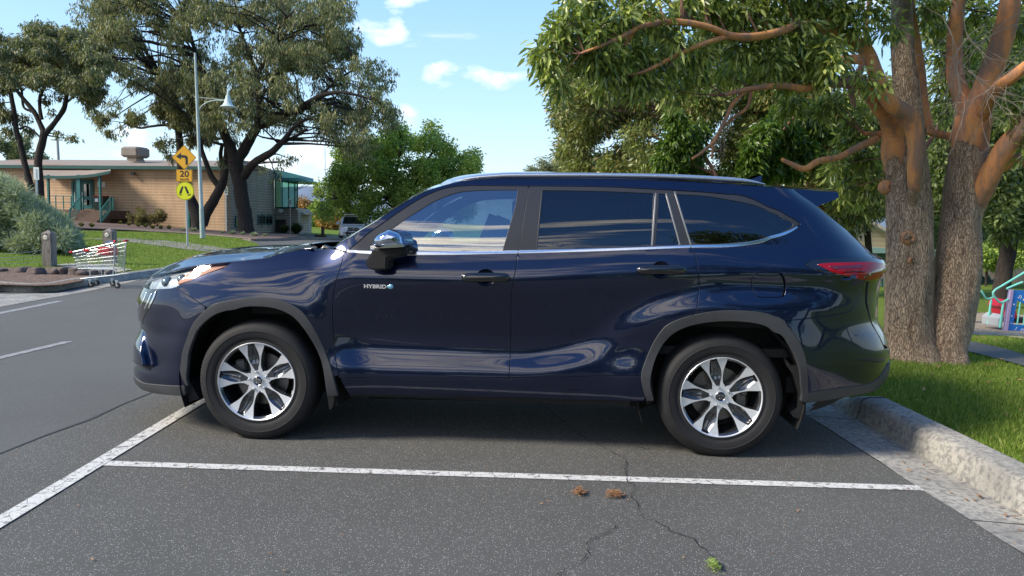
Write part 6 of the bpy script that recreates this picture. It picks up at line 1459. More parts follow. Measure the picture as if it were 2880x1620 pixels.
TEAL = mat('teal_painted_steel', rough=.5, fn=varied((0.008, 0.13, 0.125), .2, 4)); TEALD = mat('dark_teal_fascia', (0.006, 0.07, 0.06), .5)
TEALL = mat('blue_teal_roof', rough=.5, fn=varied((0.06, 0.25, 0.28), .15, 2))
def roof_fn(nt, b):
    p = nt.coord('Object'); s = nt.node('ShaderNodeSeparateXYZ'); nt.put(s.inputs[0], p); w = nt.math('SINE', nt.math('MULTIPLY', s.outputs[0], 26))
    r_ = nt.noise(nt.map(p, (.35, .2, 1), (0, 0, .5)), 1.0, 3, .5); nt.put(b.inputs['Base Color'], nt.mix(nt.ramp(r_, [(.60, 0.0), (.63, .8)]), nt.mix(nt.noise(p, .8, 6, .7), (0.24, 0.19, 0.155), (0.33, 0.27, 0.22)), (0.34, 0.15, 0.06))); nt.put(b.inputs['Normal'], nt.bump(w, .3, .02))
ROOFM = mat('weathered_metal_roof', rough=.8, fn=roof_fn)
WINM = glassmat('dark_window_pane', (0.05, 0.08, 0.08), 1.6); WING = glassmat('green_glazing', (0.42, 0.62, 0.55), 2.0)
STONE = mat('brown_brick_steps', rough=.9, fn=varied((0.13, 0.085, 0.062), .3, 12, .4, 60)); WHITEP = mat('white_painted_metal', (0.78, 0.79, 0.78), .45); GALV = mat('galvanised_steel', rough=.45, metal=.7, fn=varied((0.52, 0.55, 0.56), .12, 8)); BLACKP = mat('black_painted_steel', (0.012, 0.012, 0.013), .5)
C0 = on_d(575*DS, 585*DS, 52); CA = on_d(-150*DS, 560*DS, 57); C1 = on_d(690*DS, 592*DS, 60)
vx = (C0-CA)[:2]; Lw = float(np.linalg.norm(vx)); vx = vx/Lw; ang = math.atan2(vx[1], vx[0]); vy = np.array([-vx[1], vx[0]])
bld = empty('community_building', (C0[0], C0[1], 0), ang, 'long low tan block building with teal trim and a raised glazed corner', 'building')
def wall_local(px, py, k=0.0, disp=True):
    """picture point -> (x, z) on the building's front plane, k metres in front of the wall"""
    s_ = DS if disp else 1.0; d = ray(px*s_, py*s_); o = CAM[:2]-C0[:2]; t = (-k-(o@vy))/(d[:2]@vy); P = CAM+d*t; return float((P[:2]-C0[:2])@vx), float(P[2])
def wbox(mb, x0, y0, x1, y1, k0, th):
    """box on the wall plane from picture corners, from k0 in front, th thick"""
    a = wall_local(x0, y0, k0); b = wall_local(x1, y1, k0); mb.box(((a[0]+b[0])/2, -k0+th/2, (a[1]+b[1])/2), (abs(b[0]-a[0]), th, abs(a[1]-b[1]))); return mb
HT = 4.85
mb = MB(); mb.box((-Lw/2, .15, HT/2-.3), (Lw, .3, HT+.6)); mb.build('front_wall', BLOCK, bld)
def loc(P): d = np.array(P[:2])-C0[:2]; return float(d@vx), float(d@vy), float(P[2])
l1 = loc(C1); mb = MB(); e = Vector((l1[0], l1[1], 0)); Ls = e.length; e.normalize(); q = Vector((-e.y, e.x, 0))
prof_ = [(0.0, -.5), (Ls, -.5), (Ls, 5.3), (Ls*.3, 5.62), (0, 4.86)]
mb.prism(prof_, lambda a, b, d: tuple(e*(a+.02)+q*d+Vector((0, 0, b))), .3); mb.build('side_wall', BLOCK_SHADED, bld)
mb = MB(); mb.add([(-Lw, -.45, 4.93), (.25, -.45, 4.93), (.25, 7.2, 5.98), (-Lw, 7.2, 5.98), (-Lw, -.45, 4.86), (.25, -.45, 4.86), (.25, 7.2, 5.9), (-Lw, 7.2, 5.9)], [(0, 1, 2, 3), (7, 6, 5, 4), (0, 4, 5, 1), (1, 5, 6, 2), (3, 2, 6, 7)]); mb.build('roof', ROOFM, bld)
mb = MB(); mb.box((-Lw/2, -.5, 4.80), (Lw+.5, .10, .24)); mb.build('fascia', TEALD, bld)
mb = MB(); mb.box((-.08, -.08, 2.4), (.11, .11, 4.8)); mb.build('downpipe', mat('cream_downpipe', (0.5, 0.42, 0.32), .6), bld); a = wall_local(478, 560); mb = MB(); mb.box((a[0], -.08, 2.3), (.12, .12, 4.6)); mb.build('downpipe', TEAL, bld)
# entry porch
mb = MB(); pts = [wall_local(x, y, 2.0) for x, y in ((108,443),(150,444),(200,443),(240,439),(278,431))]; top = [wall_local(x, y, 0) for x, y in ((108,424),(150,424),(200,424),(240,424),(278,424))]
n = 5; vs = [(x, -2.0, z) for x, z in pts]+[(x, -.02, max(z, pts[i][1]+.25)) for i, (x, z) in enumerate(top)]; vs += [(x, y, z-.06) for x, y, z in vs]
mb.add(vs, [(i, i+1, n+i+1, n+i) for i in range(n-1)]+[(2*n+i, 3*n+i, 3*n+i+1, 2*n+i+1) for i in range(n-1)]+[(i, 2*n+i, 2*n+i+1, i+1) for i in range(n-1)]); pr = mb.build('porch_roof', ROOFM, bld)
mb = MB()
for i in range(n-1): mb.bar((pts[i][0], -2.05, pts[i][1]-.06), (pts[i+1][0], -2.05, pts[i+1][1]-.06), .05, .20)
mb.build('porch_gutter', TEALD, pr)
dz = wall_local(200, 528, 1.8)[1]
for x in (121, 198, 251):
    mb = MB(); p = wall_local(x, 440, 1.9); mb.box((p[0], -1.9, (p[1]+dz)/2-.3), (.13 if x != 198 else .28, .13, p[1]-dz+.6)); mb.build('porch_post', TEAL, bld)
mb = MB(); p0 = wall_local(112, 530, 1.9); p1 = wall_local(278, 530, 1.9); mb.box(((p0[0]+p1[0])/2, -1.05, dz-.30), (p1[0]-p0[0], 2.1, .6)); mb.build('porch_deck', STONE, bld)
mb = MB(); s0 = wall_local(211, 530, 2.2)[0]; s1 = wall_local(274, 530, 2.2)[0]
for k in range(5): mb.box(((s0+s1)/2+.03*k, -2.25-.3*k, dz-.09-.17*k-.4), (s1-s0+.06*k, .3, .16+.8))
mb.build('steps', STONE, bld)
def door(x0, y0, x1, y1):
    f = MB(); wbox(f, x0, y0, x1, y1, .06, .12); f = f.build('door', TEAL, bld)
    g = MB(); wbox(g, x0+6, y0+7, x1-6, y0+38, .075, .02); wbox(g, x0+6, y0+46, x1-6, y1-9, .075, .02); g.build('door_glass', WINM, f)
    h = MB(); xh = x1-3 if x0 < 185 else x0+3; p = wall_local(xh, y0+40, .1); h.box((p[0], -.13, p[1]), (.04, .06, .7)); h.build('door_handle', WHITEP, f); return f
door(186, 456, 204, 525); door(205, 456, 232, 525)
mb = MB(); wbox(mb, 179, 451, 235, 456, .09, .14); wbox(mb, 179, 456, 185, 525, .09, .14); wbox(mb, 232.5, 456, 236, 525, .09, .14); mb.build('door_frame', TEAL, bld)
mb = MB(); wbox(mb, 193, 508-12, 203, 516-12, .1, .02); wbox(mb, 192, 463, 196, 468, .1, .02); mb.build('door_notice', WHITEP, bld)
def railing(name, pts, h, wd=.05, k=None, step=.16):
    r = MB()
    for a, b in zip(pts[:-1], pts[1:]):
        a = Vector(a); b = Vector(b); r.bar(a+Vector((0, 0, h)), b+Vector((0, 0, h)), wd); r.bar(a+Vector((0, 0, .12)), b+Vector((0, 0, .12)), wd*.7)
        n_ = max(1, int((b-a).length/step))
        for i in range(n_+1): c = a+(b-a)*i/n_; r.bar(c, c+Vector((0, 0, h)), wd*.45 if 0 < i < n_ else wd*1.4)
    r.build(name, TEAL, bld)
for xp in (204, 283-3):
    a = wall_local(xp, 530, 2.1)[0]; railing('handrail', [(a, -1.9, dz), (a+.1, -2.2, dz), (a+.35, -3.5, dz-.95)], .95)
xa = wall_local(121, 500, 1.9)[0]; xb = wall_local(198, 500, 1.9)[0]; r = MB()
for z_ in (.95, .5): r.bar((xa, -1.9, dz+z_), (xb, -1.9, dz+z_), .045)
for i in range(5): x_ = xa+(xb-xa)*i/4; r.bar((x_, -1.9, dz-.1), (x_, -1.9, dz+.95), .05)
r.build('handrail', TEAL, bld)
mb = MB(); wbox(mb, 244, 457, 264, 470, .04, .03); mb.build('entry_notice', WHITEP, bld); 
for (x, y) in ((334, 437), (139, 449)):
    mb = MB(); p = wall_local(x, y, .3); mb.box((p[0], -.3, p[1]), (.28, .14, .2)); mb.box((p[0], -.12, p[1]+.05), (.05, .26, .05)); mb.build('flood_light', BLACKP if x > 200 else WHITEP, bld)
# side windows with bars
def on_side(px, py, k=.05):
    n_ = Vector((e.y, -e.x, 0)); wn = np.array([vx[0]*n_.x+vy[0]*n_.y, vx[1]*n_.x+vy[1]*n_.y]); d = ray(px*DS, py*DS); o = CAM[:2]-C0[:2]; t = (k-(o@wn))/(d[:2]@wn); P = CAM+d*t; l = loc(P); return l
for x0, x1, y0, y1 in ((593, 607, 543, 570), (650, 684, 541, 564)):
    a = on_side(x0, y0); b = on_side(x1, y1); c = on_side(x1, y0); d_ = on_side(x0, y1); f = MB()
    P0 = Vector((a[0], a[1], 0)); P1 = Vector((c[0], c[1], 0)); zt_, zb_ = max(a[2], c[2])-.08, (b[2]+d_[2])/2
    def pp(t, z): v = P0+(P1-P0)*t; return (v.x, v.y, z)
    for t in (0, .5, 1): f.bar(pp(t, zb_), pp(t, zt_), .09)
    f.bar(pp(0, zt_), pp(1, zt_), .09); f.bar(pp(0, zb_), pp(1, zb_), .09); f = f.build('window', TEAL, bld)
    g = MB(); g.bar(pp(.02, (zt_+zb_)/2), pp(.98, (zt_+zb_)/2), .04, zt_-zb_-.1); g.build('pane', WINM, f)
    g = MB(); nn_ = q*-.28
    for t in (0, .5, 1): v = Vector(pp(t, zb_-.25))+nn_; g.bar(v, v+Vector((0, 0, zt_-zb_+.45)), .05)
    v0 = Vector(pp(0, zt_+.12))+nn_; v1 = Vector(pp(1, zt_+.12))+nn_; g.bar(v0, v1, .04); g.build('window_bars', TEALD, f)
# glazed corner
def bpart(name, m, fn): 
    mb = MB(); fn(mb); o = mb.build(name, m); o.parent = bld; o.matrix_parent_inverse = Matrix.LocRotScale(Vector((C0[0], C0[1], 0)), Matrix.Rotation(ang, 3, 'Z').to_quaternion(), None).inverted(); return o
bpart('lower_block', BLOCK_SHADED, lambda m: pxp(m, [(689.5,523),(742,523),(750,531),(750,596),(689.5,600)], 60, 4.0))
bpart('lower_door', mat('brown_recess_door', (0.045, 0.028, 0.02), .8), lambda m: pxp(m, rect(693, 552, 718, 594), 59.9, .15))
bpart('corner_roof', TEALL, lambda m: (pxp(m, [(689,425),(752,441),(752,447),(689,449)], 59.6, 4.4), pxp(m, [(689,449.5),(752,447.5),(790,457),(787,458.5),(740,456),(689,454)], 59.2, 5.0)))
def mull(m):
    for x in (691, 708, 724.5, 740, 747): pxp(m, rect(x, 454, x+2, 523), 59.8, .12)
    pxp(m, rect(691, 520.5, 749, 523.5), 59.75, .14); pxbar(m, (742, 478), (775, 460), 1.4, 59.6); pxbar(m, (742, 480), (788, 460), 1.4, 60.5)
bpart('window_mullion', TEALD, mull)
bpart('corner_glazing', WING, lambda m: pxp(m, rect(692, 455, 748, 522), 60.05, .03))
bpart('corner_back_wall', mat('inner_wall', (0.25, 0.3, 0.27), .9), lambda m: pxp(m, rect(690, 455, 706, 523), 63.5, .1))
bpart('wall_lamp', WHITEP, lambda m: m.lathe([(.01, -.2), (.14, -.16), (.19, 0), (.14, .1)], tuple(on_d(706*DS, 523.5*DS+8, 59.9)), 'y', 14))
bpart('side_veranda', GALV, lambda m: (pxp(m, [(750,534),(792,535),(792,540),(750,541)], 61, 2.5), pxbar(m, (777,540), (777,597), 2, 61.2)))
bpart('ramp_rail', BLACKP, lambda m: (pxbar(m, (719,568), (726,568), 1.2, 59.5), pxbar(m, (726,568), (738,582), 1.2, 59.5), pxbar(m, (720,568), (720,590), 1.2, 59.5), pxbar(m, (729,572), (729,594), 1.2, 59.5)))
# rooftop cooler
ac = empty('rooftop_cooler', tuple(on_d(341*DS, 405*DS, 57)), ang, 'boxy brown grey evaporative cooler standing on the roof', 'air conditioner'); s = 57/FPX*DS
mb = MB(); mb.box((0, 0, 21*s), (50*s, 1.5, 26*s), bev=.14); mb.build('cabinet', mat('cooler_louvre', rough=.7, fn=varied((0.23, 0.20, 0.17), .25, 10, .5, 90)), ac); mb = MB(); mb.box((0, 0, 4*s), (30*s, 1.0, 9*s), taper=.8); mb.build('plinth', mat('cooler_plinth', (0.42, 0.34, 0.26), .7), ac)
# bin by the door
bn = empty('wheelie_bin', (C0[0], C0[1], 0), ang, 'dark green wheelie bin with red lid beside the teal entry doors', 'bin'); p = wall_local(256, 526, 1.0); mb = MB(); mb.box((p[0], -1.0, dz+.48), (.66, .6, .96), taper=1.08); mb.build('bin_body', mat('bin_green', (0.02, 0.045, 0.03), .5), bn); mb = MB(); mb.box((p[0], -1.02, dz+1.0), (.78, .7, .09), bev=.02); mb.build('lid', mat('bin_red', (0.35, 0.02, 0.03), .4), bn); mb = MB(); mb.box((p[0]-.12, -1.335, dz+.72), (.26, .02, .24)); mb.build('sticker', WHITEP, bn)
# mulch bed and kerb along the building
bedm = [xy(gd(x, y)) for x, y in ((-300,567),(0,574),(180,578),(330,584),(470,592),(560,600),(640,607),(700,605),(755,600),(750,594),(690,592),(575,585))]+[tuple((C0[:2]+vx*-4)), tuple(CA[:2]), (CA[0]-8, CA[1]-4)]
sheet('building_bed', bedm, mat('brown_soil_mulch', rough=.95, fn=varied((0.135, 0.085, 0.065), .35, 1.5, .6, 30)), lambda x, y: zt(x, y)+.10, 0, 1.5)
kl = resamp([gd(x, y) for x, y in ((-300,566),(0,573),(180,577),(330,583.5),(470,591.5),(560,599.5),(640,607),(700,606),(790,603),(905,607),(1100,612))], 90); tcol = lambda d, h: [(p[0], p[1]+d, zt(p[0], p[1])+h) for p in kl]
strip3('far_kerb', [tcol(-.05, .0), tcol(0, .13), tcol(.22, .14), tcol(.30, .05)], mat('brown_kerb', rough=.9, fn=varied((0.20, 0.165, 0.135), .2, 3)), kind='structure')
# ------------------------------------------------------------------ the far oval, fence and hills
oc = on_d(830*DS, 585*DS, 95)
sheet('sports_oval', [xy(on_z(x*DS, y*DS, -.15)) for x, y in ((690,604),(1150,612),(1500,597),(1500,576.5),(690,571))], mat('oval_turf', rough=.95, fn=varied((0.085, 0.165, 0.035), .15, .5)), lambda x, y: -.11, 0, 8)
fo = empty('oval_fence', (0, 0, 0), 0, 'low white pipe fence round the far green oval', 'fence'); mb = MB()
for y in (571, 574.5): pxbar(mb, (752, y), (1010, y+3), .8, 105)
mb.build('rail', WHITEP, fo); mb = MB()
for x in range(755, 1010, 13): pxbar(mb, (x, 570.5), (x, 578), .9, 105)
mb.build('post', WHITEP, fo)
def hills():
    vs = []; n = 120
    for i in range(n):
        x = -2600+5200*i/(n-1); h = 74+26*math.sin(x*.0021+1)+13*math.sin(x*.0061)+5*math.sin(x*.021); vs += [(x, 1500, -60), (x, 1650, h), (x, 2300, h*.9), (x, 2700, -60)]
    fs = [(4*i+k, 4*i+4+k, 4*i+5+k, 4*i+1+k) for i in range(n-1) for k in range(3)]; me = bpy.data.meshes.new('hills'); me.from_pydata(vs, [], fs); me.shade_smooth()
    tag(link('hills', me, mat('haze_blue_forested_hills', rough=1.0, fn=varied((0.15, 0.20, 0.27), .15, .02))), kind='structure')  # blue haze of distance put into the forest colour
hills()
# ------------------------------------------------------------------ poles and signs
def frame_at(name, px, py, dist, label, cat, group=None, zbase=None):
    """empty at a picture point; children use x right, z up, y away, in metres"""
    p = on_d(px*DS, py*DS, dist); o = empty(name, tuple(p), yaw*-1, label, cat, group); return o
o = frame_at('street_light', 510, 610, 32, 'tall pale green street light pole with curved arm and bell shaped lamp', 'street light'); s = 32/FPX*DS
mb = MB(); ln_ = -math.tan(R_(.3)); H = 466*s; f_ = lambda z: (-.0*z, 0, z)
top_ = Vector((-13*s+math.tan(R_(.9))*0, 0, H)); ax_ = lambda t: top_*t
POLEM = mat('pale_green_pole', rough=.45, fn=varied((0.40, 0.47, 0.44), .12, 3)); mb.tube([ax_(0), ax_(.18)], [6.2*s, 5.2*s], 16); mb.tube([ax_(.18), ax_(.185), ax_(1)], [5.6*s, 4.8*s, 2.6*s], 16); mb.build('pole', POLEM, o, auto=40)
mb = MB(); mb.lathe([(6.8*s, 0), (6.4*s, 11*s)], (0, 0, 0), 'z', 16); mb.build('pole_base', mat('bitumen_base', (0.03, 0.03, 0.032), .8), o, auto=40)
def L(x, y): return Vector(((x-510)*s, 0, (610-y)*s))
mb = MB(); mb.tube([L(493, 251), L(540, 254), L(585, 259)], 1.1*s, 6); mb.tube([L(503, 285), L(512, 272), L(527, 262), L(545, 258), L(572, 257), L(592, 259)], 1.6*s, 8); mb.build('arm', POLEM, o, auto=50)
mb = MB(); c = L(577, 273); mb.lathe([(.1*s, 45*s), (1.0*s, 42*s), (2.6*s, 34*s), (3.2*s, 27*s), (5.4*s, 27*s), (6.2*s, 20*s), (7.6*s, 19*s), (9*s, 11*s), (13*s, 4*s), (19*s, 0), (19*s, -1*s), (14*s, 2*s)], tuple(c), 'z', 24); sh_ = mb.build('lamp_shade', mat('pale_lamp_shade', (0.55, 0.66, 0.63), .35), o, auto=40)
mb = MB(); mb.lathe([(14*s, 1*s), (13*s, -2*s), (8*s, -4*s), (.1*s, -5*s)], tuple(c), 'z', 20); mb.build('lamp_lens', mat('lamp_diffuser', (0.6, 0.6, 0.58), .3), sh_, auto=40)
# yellow road signs
o = frame_at('road_sign', 471, 628, 25.5, 'yellow turn left diamond, 20 km/h plate and round pedestrian sign on one steel post', 'road sign'); s = 25.5/FPX*DS; z2 = 25.5/FPX/4.53
mb = MB(); mb.tube([(0, .03, -.1), (-.035, .03, 252*s)], .034, 12); mb.build('post', GALV, o, auto=40)
YEL = mat('amber_sign_sheeting', (0.85, 0.42, 0.015), .4); FLU = mat('fluorescent_yellow_sheeting', (0.80, 0.80, 0.015), .4); SBL = mat('sign_black', (0.012, 0.016, 0.014), .5)
def ZZ(x, y, y0=0.0): return ((440+x/4.53-471*DS)*25.5/FPX, y0, (628*DS-(380+y/4.53))*25.5/FPX)
def plate(name, pts, m, y0, th, par, bev=0):
    k = MB(); k.prism([(ZZ(x, y)[0], ZZ(x, y)[2]) for x, y in pts], lambda a, b, d: (a, y0+d, b), th); return k.build(name, m, par)
def rrect(x0, y0, x1, y1, r):
    return [(cx+r*math.cos(a), cy+r*math.sin(a)) for cx, cy, a0 in ((x1-r, y1-r, 0), (x0+r, y1-r, 90), (x0+r, y0+r, 180), (x1-r, y0+r, 270)) for a in [R_(a0+k*22.5) for k in range(5)]]
def diam(h, r=10): 
    c = (372, 298); pts = rrect(-h/1.4142, -h/1.4142, h/1.4142, h/1.4142, r); return [(c[0]+(x-y)*.7071, c[1]+(x+y)*.7071) for x, y in pts]
dm = plate('diamond_plate', diam(156), YEL, -.006, .004, o); plate('plate_border', diam(151), SBL, -.008, .001, dm); plate('plate_face', diam(146), YEL, -.010, .001, dm)
plate('arrow', [(270,290),(334,238),(331,268),(385,271),(404,277),(414,288),(418,304),(417,389),(388,389),(387,318),(382,308),(374,303),(329,301),(333,326)], SBL, -.0125, .0015, dm)
pl_ = plate('speed_plate', rrect(268, 450, 472, 603, 8), YEL, -.006, .004, o); plate('plate_border', rrect(272, 454, 468, 599, 7), SBL, -.008, .001, pl_); plate('plate_face', rrect(276, 458, 464, 595, 6), YEL, -.010, .001, pl_)
def letters(txt, x, y, h, par, m, bold=0.0, sx=1.0, off=-.012):
    me = text_mesh(txt, h, .0008, bold); me.transform(Matrix.Diagonal((sx, 1, 1, 1))); q_ = link('lettering', me, m, par); q_.rotation_euler = (R_(90), 0, 0); p = ZZ(x, y, off); q_.location = p; return q_
letters('20', 372, 507, .285, pl_, SBL, .006, 1.12); letters('km/h', 374, 573, .125, pl_, SBL, .0015, 1.2)
cir = lambda r: [(376+r*math.cos(a), 718+r*math.sin(a)) for a in np.linspace(0, 2*math.pi, 41)[:-1]]
rd = plate('round_plate', cir(116), FLU, -.006, .004, o); plate('plate_border', cir(112), SBL, -.008, .001, rd); plate('plate_face', cir(107), FLU, -.010, .001, rd)
for P_ in ([(337,660),(359,662),(329,756),(301,743)], [(299,750),(324,760),(336,771),(335,777),(322,775),(298,760)], [(366,660),(391,659),(430,742),(404,756)], [(409,763),(430,757),(447,757),(456,760),(452,766),(416,778),(410,775)]): plate('legs_symbol', P_, SBL, -.0125, .0015, rd)
def small_sign(px, yb, yt, dist, wpx, hpx, label, txt=None):
    o = frame_at('parking_sign', px, yb, dist, label, 'sign', 'small white parking signs'); s = dist/FPX*DS; k = MB(); k.tube([(0, .03, -.1), (0, .03, (yb-yt)*s)], .03, 8); k.build('post', GALV, o, auto=40)
    k = MB(); k.box((0, 0, (yb-yt)*s-hpx*s/2+.05), (wpx*s, .006, hpx*s)); f = k.build('sign_plate', WHITEP, o); 
    k = MB(); zc_ = (yb-yt)*s-hpx*s/2+.05
    for dz_ in (.28, .05, -.2): k.box((0, -.006, zc_+dz_*hpx*s), (wpx*s*.62, .003, hpx*s*.14))
    k.build('sign_text_bars', mat('sign_green', (0.03, 0.25, 0.10), .5), f)
small_sign(570, 596, 474, 50, 9, 19, 'white parking sign on a post before the corner of the building'); small_sign(730, 596, 503, 56, 7, 17, 'white parking sign on a post before the glazed corner')
o = frame_at('parking_sign', 92, 505, 27, 'white backed sign plate on a steel post rising from the grey green shrub', 'sign', 'small white parking signs'); s = 27/FPX*DS; k = MB(); k.tube([(0, .03, -.5), (.01, .03, 80*s)], .035, 8); k.build('post', GALV, o, auto=40); k = MB(); k.box((.02, 0, 68*s), (14*s, .01, 31*s), bev=.003); k.build('sign_plate', WHITEP, o); k = MB(); k.box((.02, -.012, 68*s), (3*s, .01, 24*s)); k.build('sign_bracket', GALV, o)
def pole(name, x0, y0, x1, y1, w0, w1, dist, label, m, cross_=None):
    o = empty(name, tuple(on_d(x0*DS, y0*DS, dist)), 0, label, 'pole'); k = MB(); a = Vector(on_d(x0*DS, y0*DS, dist)); b = Vector(on_d(x1*DS, y1*DS, dist)); f = dist*DS/FPX/2; k.tube([Vector((0, 0, 0)), (b-a)*.5, b-a], [w0*f, (w0+w1)/2*f, w1*f], 10); k.build('shaft', m, o, auto=40)
    if cross_:
        k = MB()
        for y, hw in cross_: c = Vector(on_d(x1*DS, y*DS, dist))-a; k.bar(c-Vector((hw*f*2, 0, 0)), c+Vector((hw*f*2, 0, 0)), .12)
        k.build('crossarm', m, o)
pole('power_pole', 148, 420, 143, 330, 7, 6, 72, 'pale power pole rising behind the building roof', mat('weathered_pole', (0.45, 0.43, 0.40), .9), [(352, 14)])
pole('flood_light_pole', 821, 577, 820, 500, 8.5, 6.5, 88, 'tall white oval light pole in front of the green tree', WHITEP); pole('flag_pole', 819, 500, 817, 360, 2.4, 1.8, 88, 'thin grey mast above the white oval pole', GALV)
o = empty('timber_bench', tuple(on_d(808*DS, 604*DS, 56)), 0, 'dark timber post and low box beside the oval', 'bench'); s = 56/FPX*DS; k = MB(); k.box((4*s, 0, 17*s), (6*s, .25, 34*s)); k.build('post', mat('dark_timber', (0.05, 0.038, 0.03), .8), o); k = MB(); k.box((-3*s, .1, 7*s), (26*s, .5, 12*s)); k.build('box', MATS['dark_timber'], o)
# ------------------------------------------------------------------ bollards, wires, rocks, plants at left
TIMB = mat('weathered_timber', rough=.9, fn=bark_fn((0.16, 0.135, 0.115), (0.34, 0.30, 0.265), 2.2, .3, (1, 1, .08)))
def bollard(px, py, dist, hpx, wpx, label):
    o = frame_at('timber_bollard', px, py, dist, label, 'bollard', 'timber bollards on the island'); s = dist/FPX*DS; w = wpx*s; h = hpx*s; k = MB()
    k.add([(-w/2, 0, -.1), (w/2, 0, -.1), (w/2, w, -.1), (-w/2, w, -.1), (-w/2, 0, h*.93), (w/2, 0, h*.93), (w/2, w, h*.93), (-w/2, w, h*.93), (0, w/2, h)], [(0, 1, 5, 4), (1, 2, 6, 5), (2, 3, 7, 6), (3, 0, 4, 7), (4, 5, 8), (5, 6, 8), (6, 7, 8), (7, 4, 8)])
    b_ = k.build('post', TIMB, o); bm = bmesh.new(); bm.from_mesh(b_.data); bmesh.ops.bevel(bm, geom=list(bm.edges), offset=.008, segments=2, affect='EDGES'); bm.to_mesh(b_.data); bm.free()
    k = MB(); k.lathe([(.001, -.012), (.042, -.012), (.052, -.006), (.054, 0)], (-.03*w, -.001, h*.855), 'y', 18); k.build('reflector', mat('reflector_cream', (0.62, 0.58, 0.48), .4), o, auto=30)
bollard(119, 716, 16.4, 138, 24, 'grey timber bollard with round reflector left of the trolley'); bollard(272, 692, 17.6, 118, 24, 'grey timber bollard with round reflector behind the trolley')
o = empty('wire_strands', (0, 0, 0), 0, 'thin sagging fence wires running left from the nearer timber bollard', 'wire'); k = MB()
for y0, y1 in ((648,655),(640,649),(630,640),(658,664)): k.tube([on_d(105*DS, y0*DS, 16.5), on_d(40*DS, (y0+y1)/2*DS+3, 16.0), on_d(-60*DS, y1*DS, 15.5)], .0045, 4)
k.build('strand', GALV, o)
ROCK = mat('brown_basalt_rock', rough=.9, fn=varied((0.13, 0.10, 0.085), .4, 5, .8, 25)); 
for i, (x, y, w, h) in enumerate(((15,1240,60,45),(215,1240,90,60),(310,1250,110,72),(490,1250,75,70),(548,1250,70,72),(650,1255,110,70),(720,1265,80,60),(790,1265,60,56),(860,1262,60,50),(925,1262,55,50))):
    sx = 3.019; px, py = x/sx, 350+(y+h*.45)/sx; d = 17.1; p = ground(px, py, h=.10); dist = float((p-CAM)@fw); f = dist/FPX/sx
    bm = bmesh.new(); bmesh.ops.create_icosphere(bm, subdivisions=3, radius=1); r = random.Random(300+i); ph = [r.uniform(0, 6) for _ in range(6)]
    for v in bm.verts:
        c = v.co; k = 1+.10*math.sin(3*c.x+ph[0])+.09*math.sin(4*c.y+ph[1])+.08*math.sin(5*c.z+ph[2]); q_ = Vector([math.copysign(abs(a)**.62, a) for a in c]); v.co = Vector((q_.x*w*f*.5, q_.y*.16, q_.z*h*f*.5))*k
    me = bpy.data.meshes.new('edging_rock'); bm.to_mesh(me); bm.free(); me.shade_smooth(); ro = link('edging_rock', me, ROCK); ro.location = (p[0], p[1], p[2]+h*f*.45); ro.rotation_euler = (0, 0, r.uniform(-.3, .3))
    tag(ro, 'brown edging rock, number %s from the left along the bed behind the bollard' % ('one two three four five six seven eight nine ten'.split()[i]), 'rock', 'rocks edging the garden bed')
SHRL = leafmat('grey_green_needle', [(0.22, 0.27, 0.17), (0.32, 0.38, 0.25), (0.42, 0.47, 0.32), (0.52, 0.57, 0.42)], .2, .7, .2)
o = empty('spreading_shrub', (0, 0, 0), 0, 'huge mounded grey green shrub spilling over the island at far left', 'shrub'); C, Rr = clumps_in([(-90,440),(0,462),(50,488),(95,522),(140,558),(180,594),(190,612),(150,625),(90,622),(30,610),(-90,600)], 20.5, 330, (17, 26), 91, 1.4)
k = MB(); b0 = np.array(gd(60, 640)); nodes = [(b0+np.array([dx_, 0, .1]), .05) for dx_ in (-1, 0, 1)]; twigs(k, nodes, C, Rr, 92, .02, share=.5); k.build('stem', DBARK, o); leaves('foliage', C, Rr, 150000, .15, .011, SHRL, o, 93, droop=-.12, shellness=.35, clusters=7000, cr=.15)
def tuft(px, py, dist, rpx, m, label, n=160, disp=True, up=1.0, name='grass_tuft', cat='plant', group='grass tufts in front of the building', wd=.02):
    k_ = DS if disp else 1; p = ground(px*k_, py*k_, h=.10); R0 = rpx*k_/FPX*dist; r = random.Random(int(px*7+py)); mb = MB()
    for _ in range(n):
        a = r.uniform(0, 6.28); l = R0*r.uniform(.5, 1.1); t_ = r.uniform(.1, 1.0); w = wd*r.uniform(.6, 1.2); d = Vector((math.cos(a)*t_, math.sin(a)*t_, up)).normalized(); s_ = Vector((-math.sin(a), math.cos(a), 0))*w; m1_ = d*l*.6; m2_ = d*l+Vector((0, 0, -l*.25*t_)); b = Vector((math.cos(a), math.sin(a), 0))*R0*.15*r.random(); mb.add([b-s_, b+s_, b+m1_+s_, b+m1_-s_, b+m2_], [(0, 1, 2, 3), (3, 2, 4)])
    o = mb.build(name, m); o.location = tuple(p); tag(o, label, cat, group); return o
TUFL = leafmat('olive_tuft_blade', [(0.10, 0.12, 0.035), (0.17, 0.19, 0.06), (0.24, 0.24, 0.09)], .3, .6, .2); DKL = leafmat('dark_strappy_blade', [(0.025, 0.045, 0.015), (0.05, 0.085, 0.025), (0.09, 0.13, 0.04)], .3)
ordn = 'first second third fourth fifth sixth seventh eighth ninth tenth'.split()
for i, (x, y) in enumerate(((690,868),(780,872),(1020,845),(1095,858),(1175,868),(1235,872),(1295,884),(1365,888),(1435,888))):
    tuft(x/3.019, 350+y/3.019, 50.5, 32/3.019*1.0, TUFL, 'rounded olive grass tuft, %s from the steps along the building bed' % ordn[i], disp=False, n=220, up=.8)
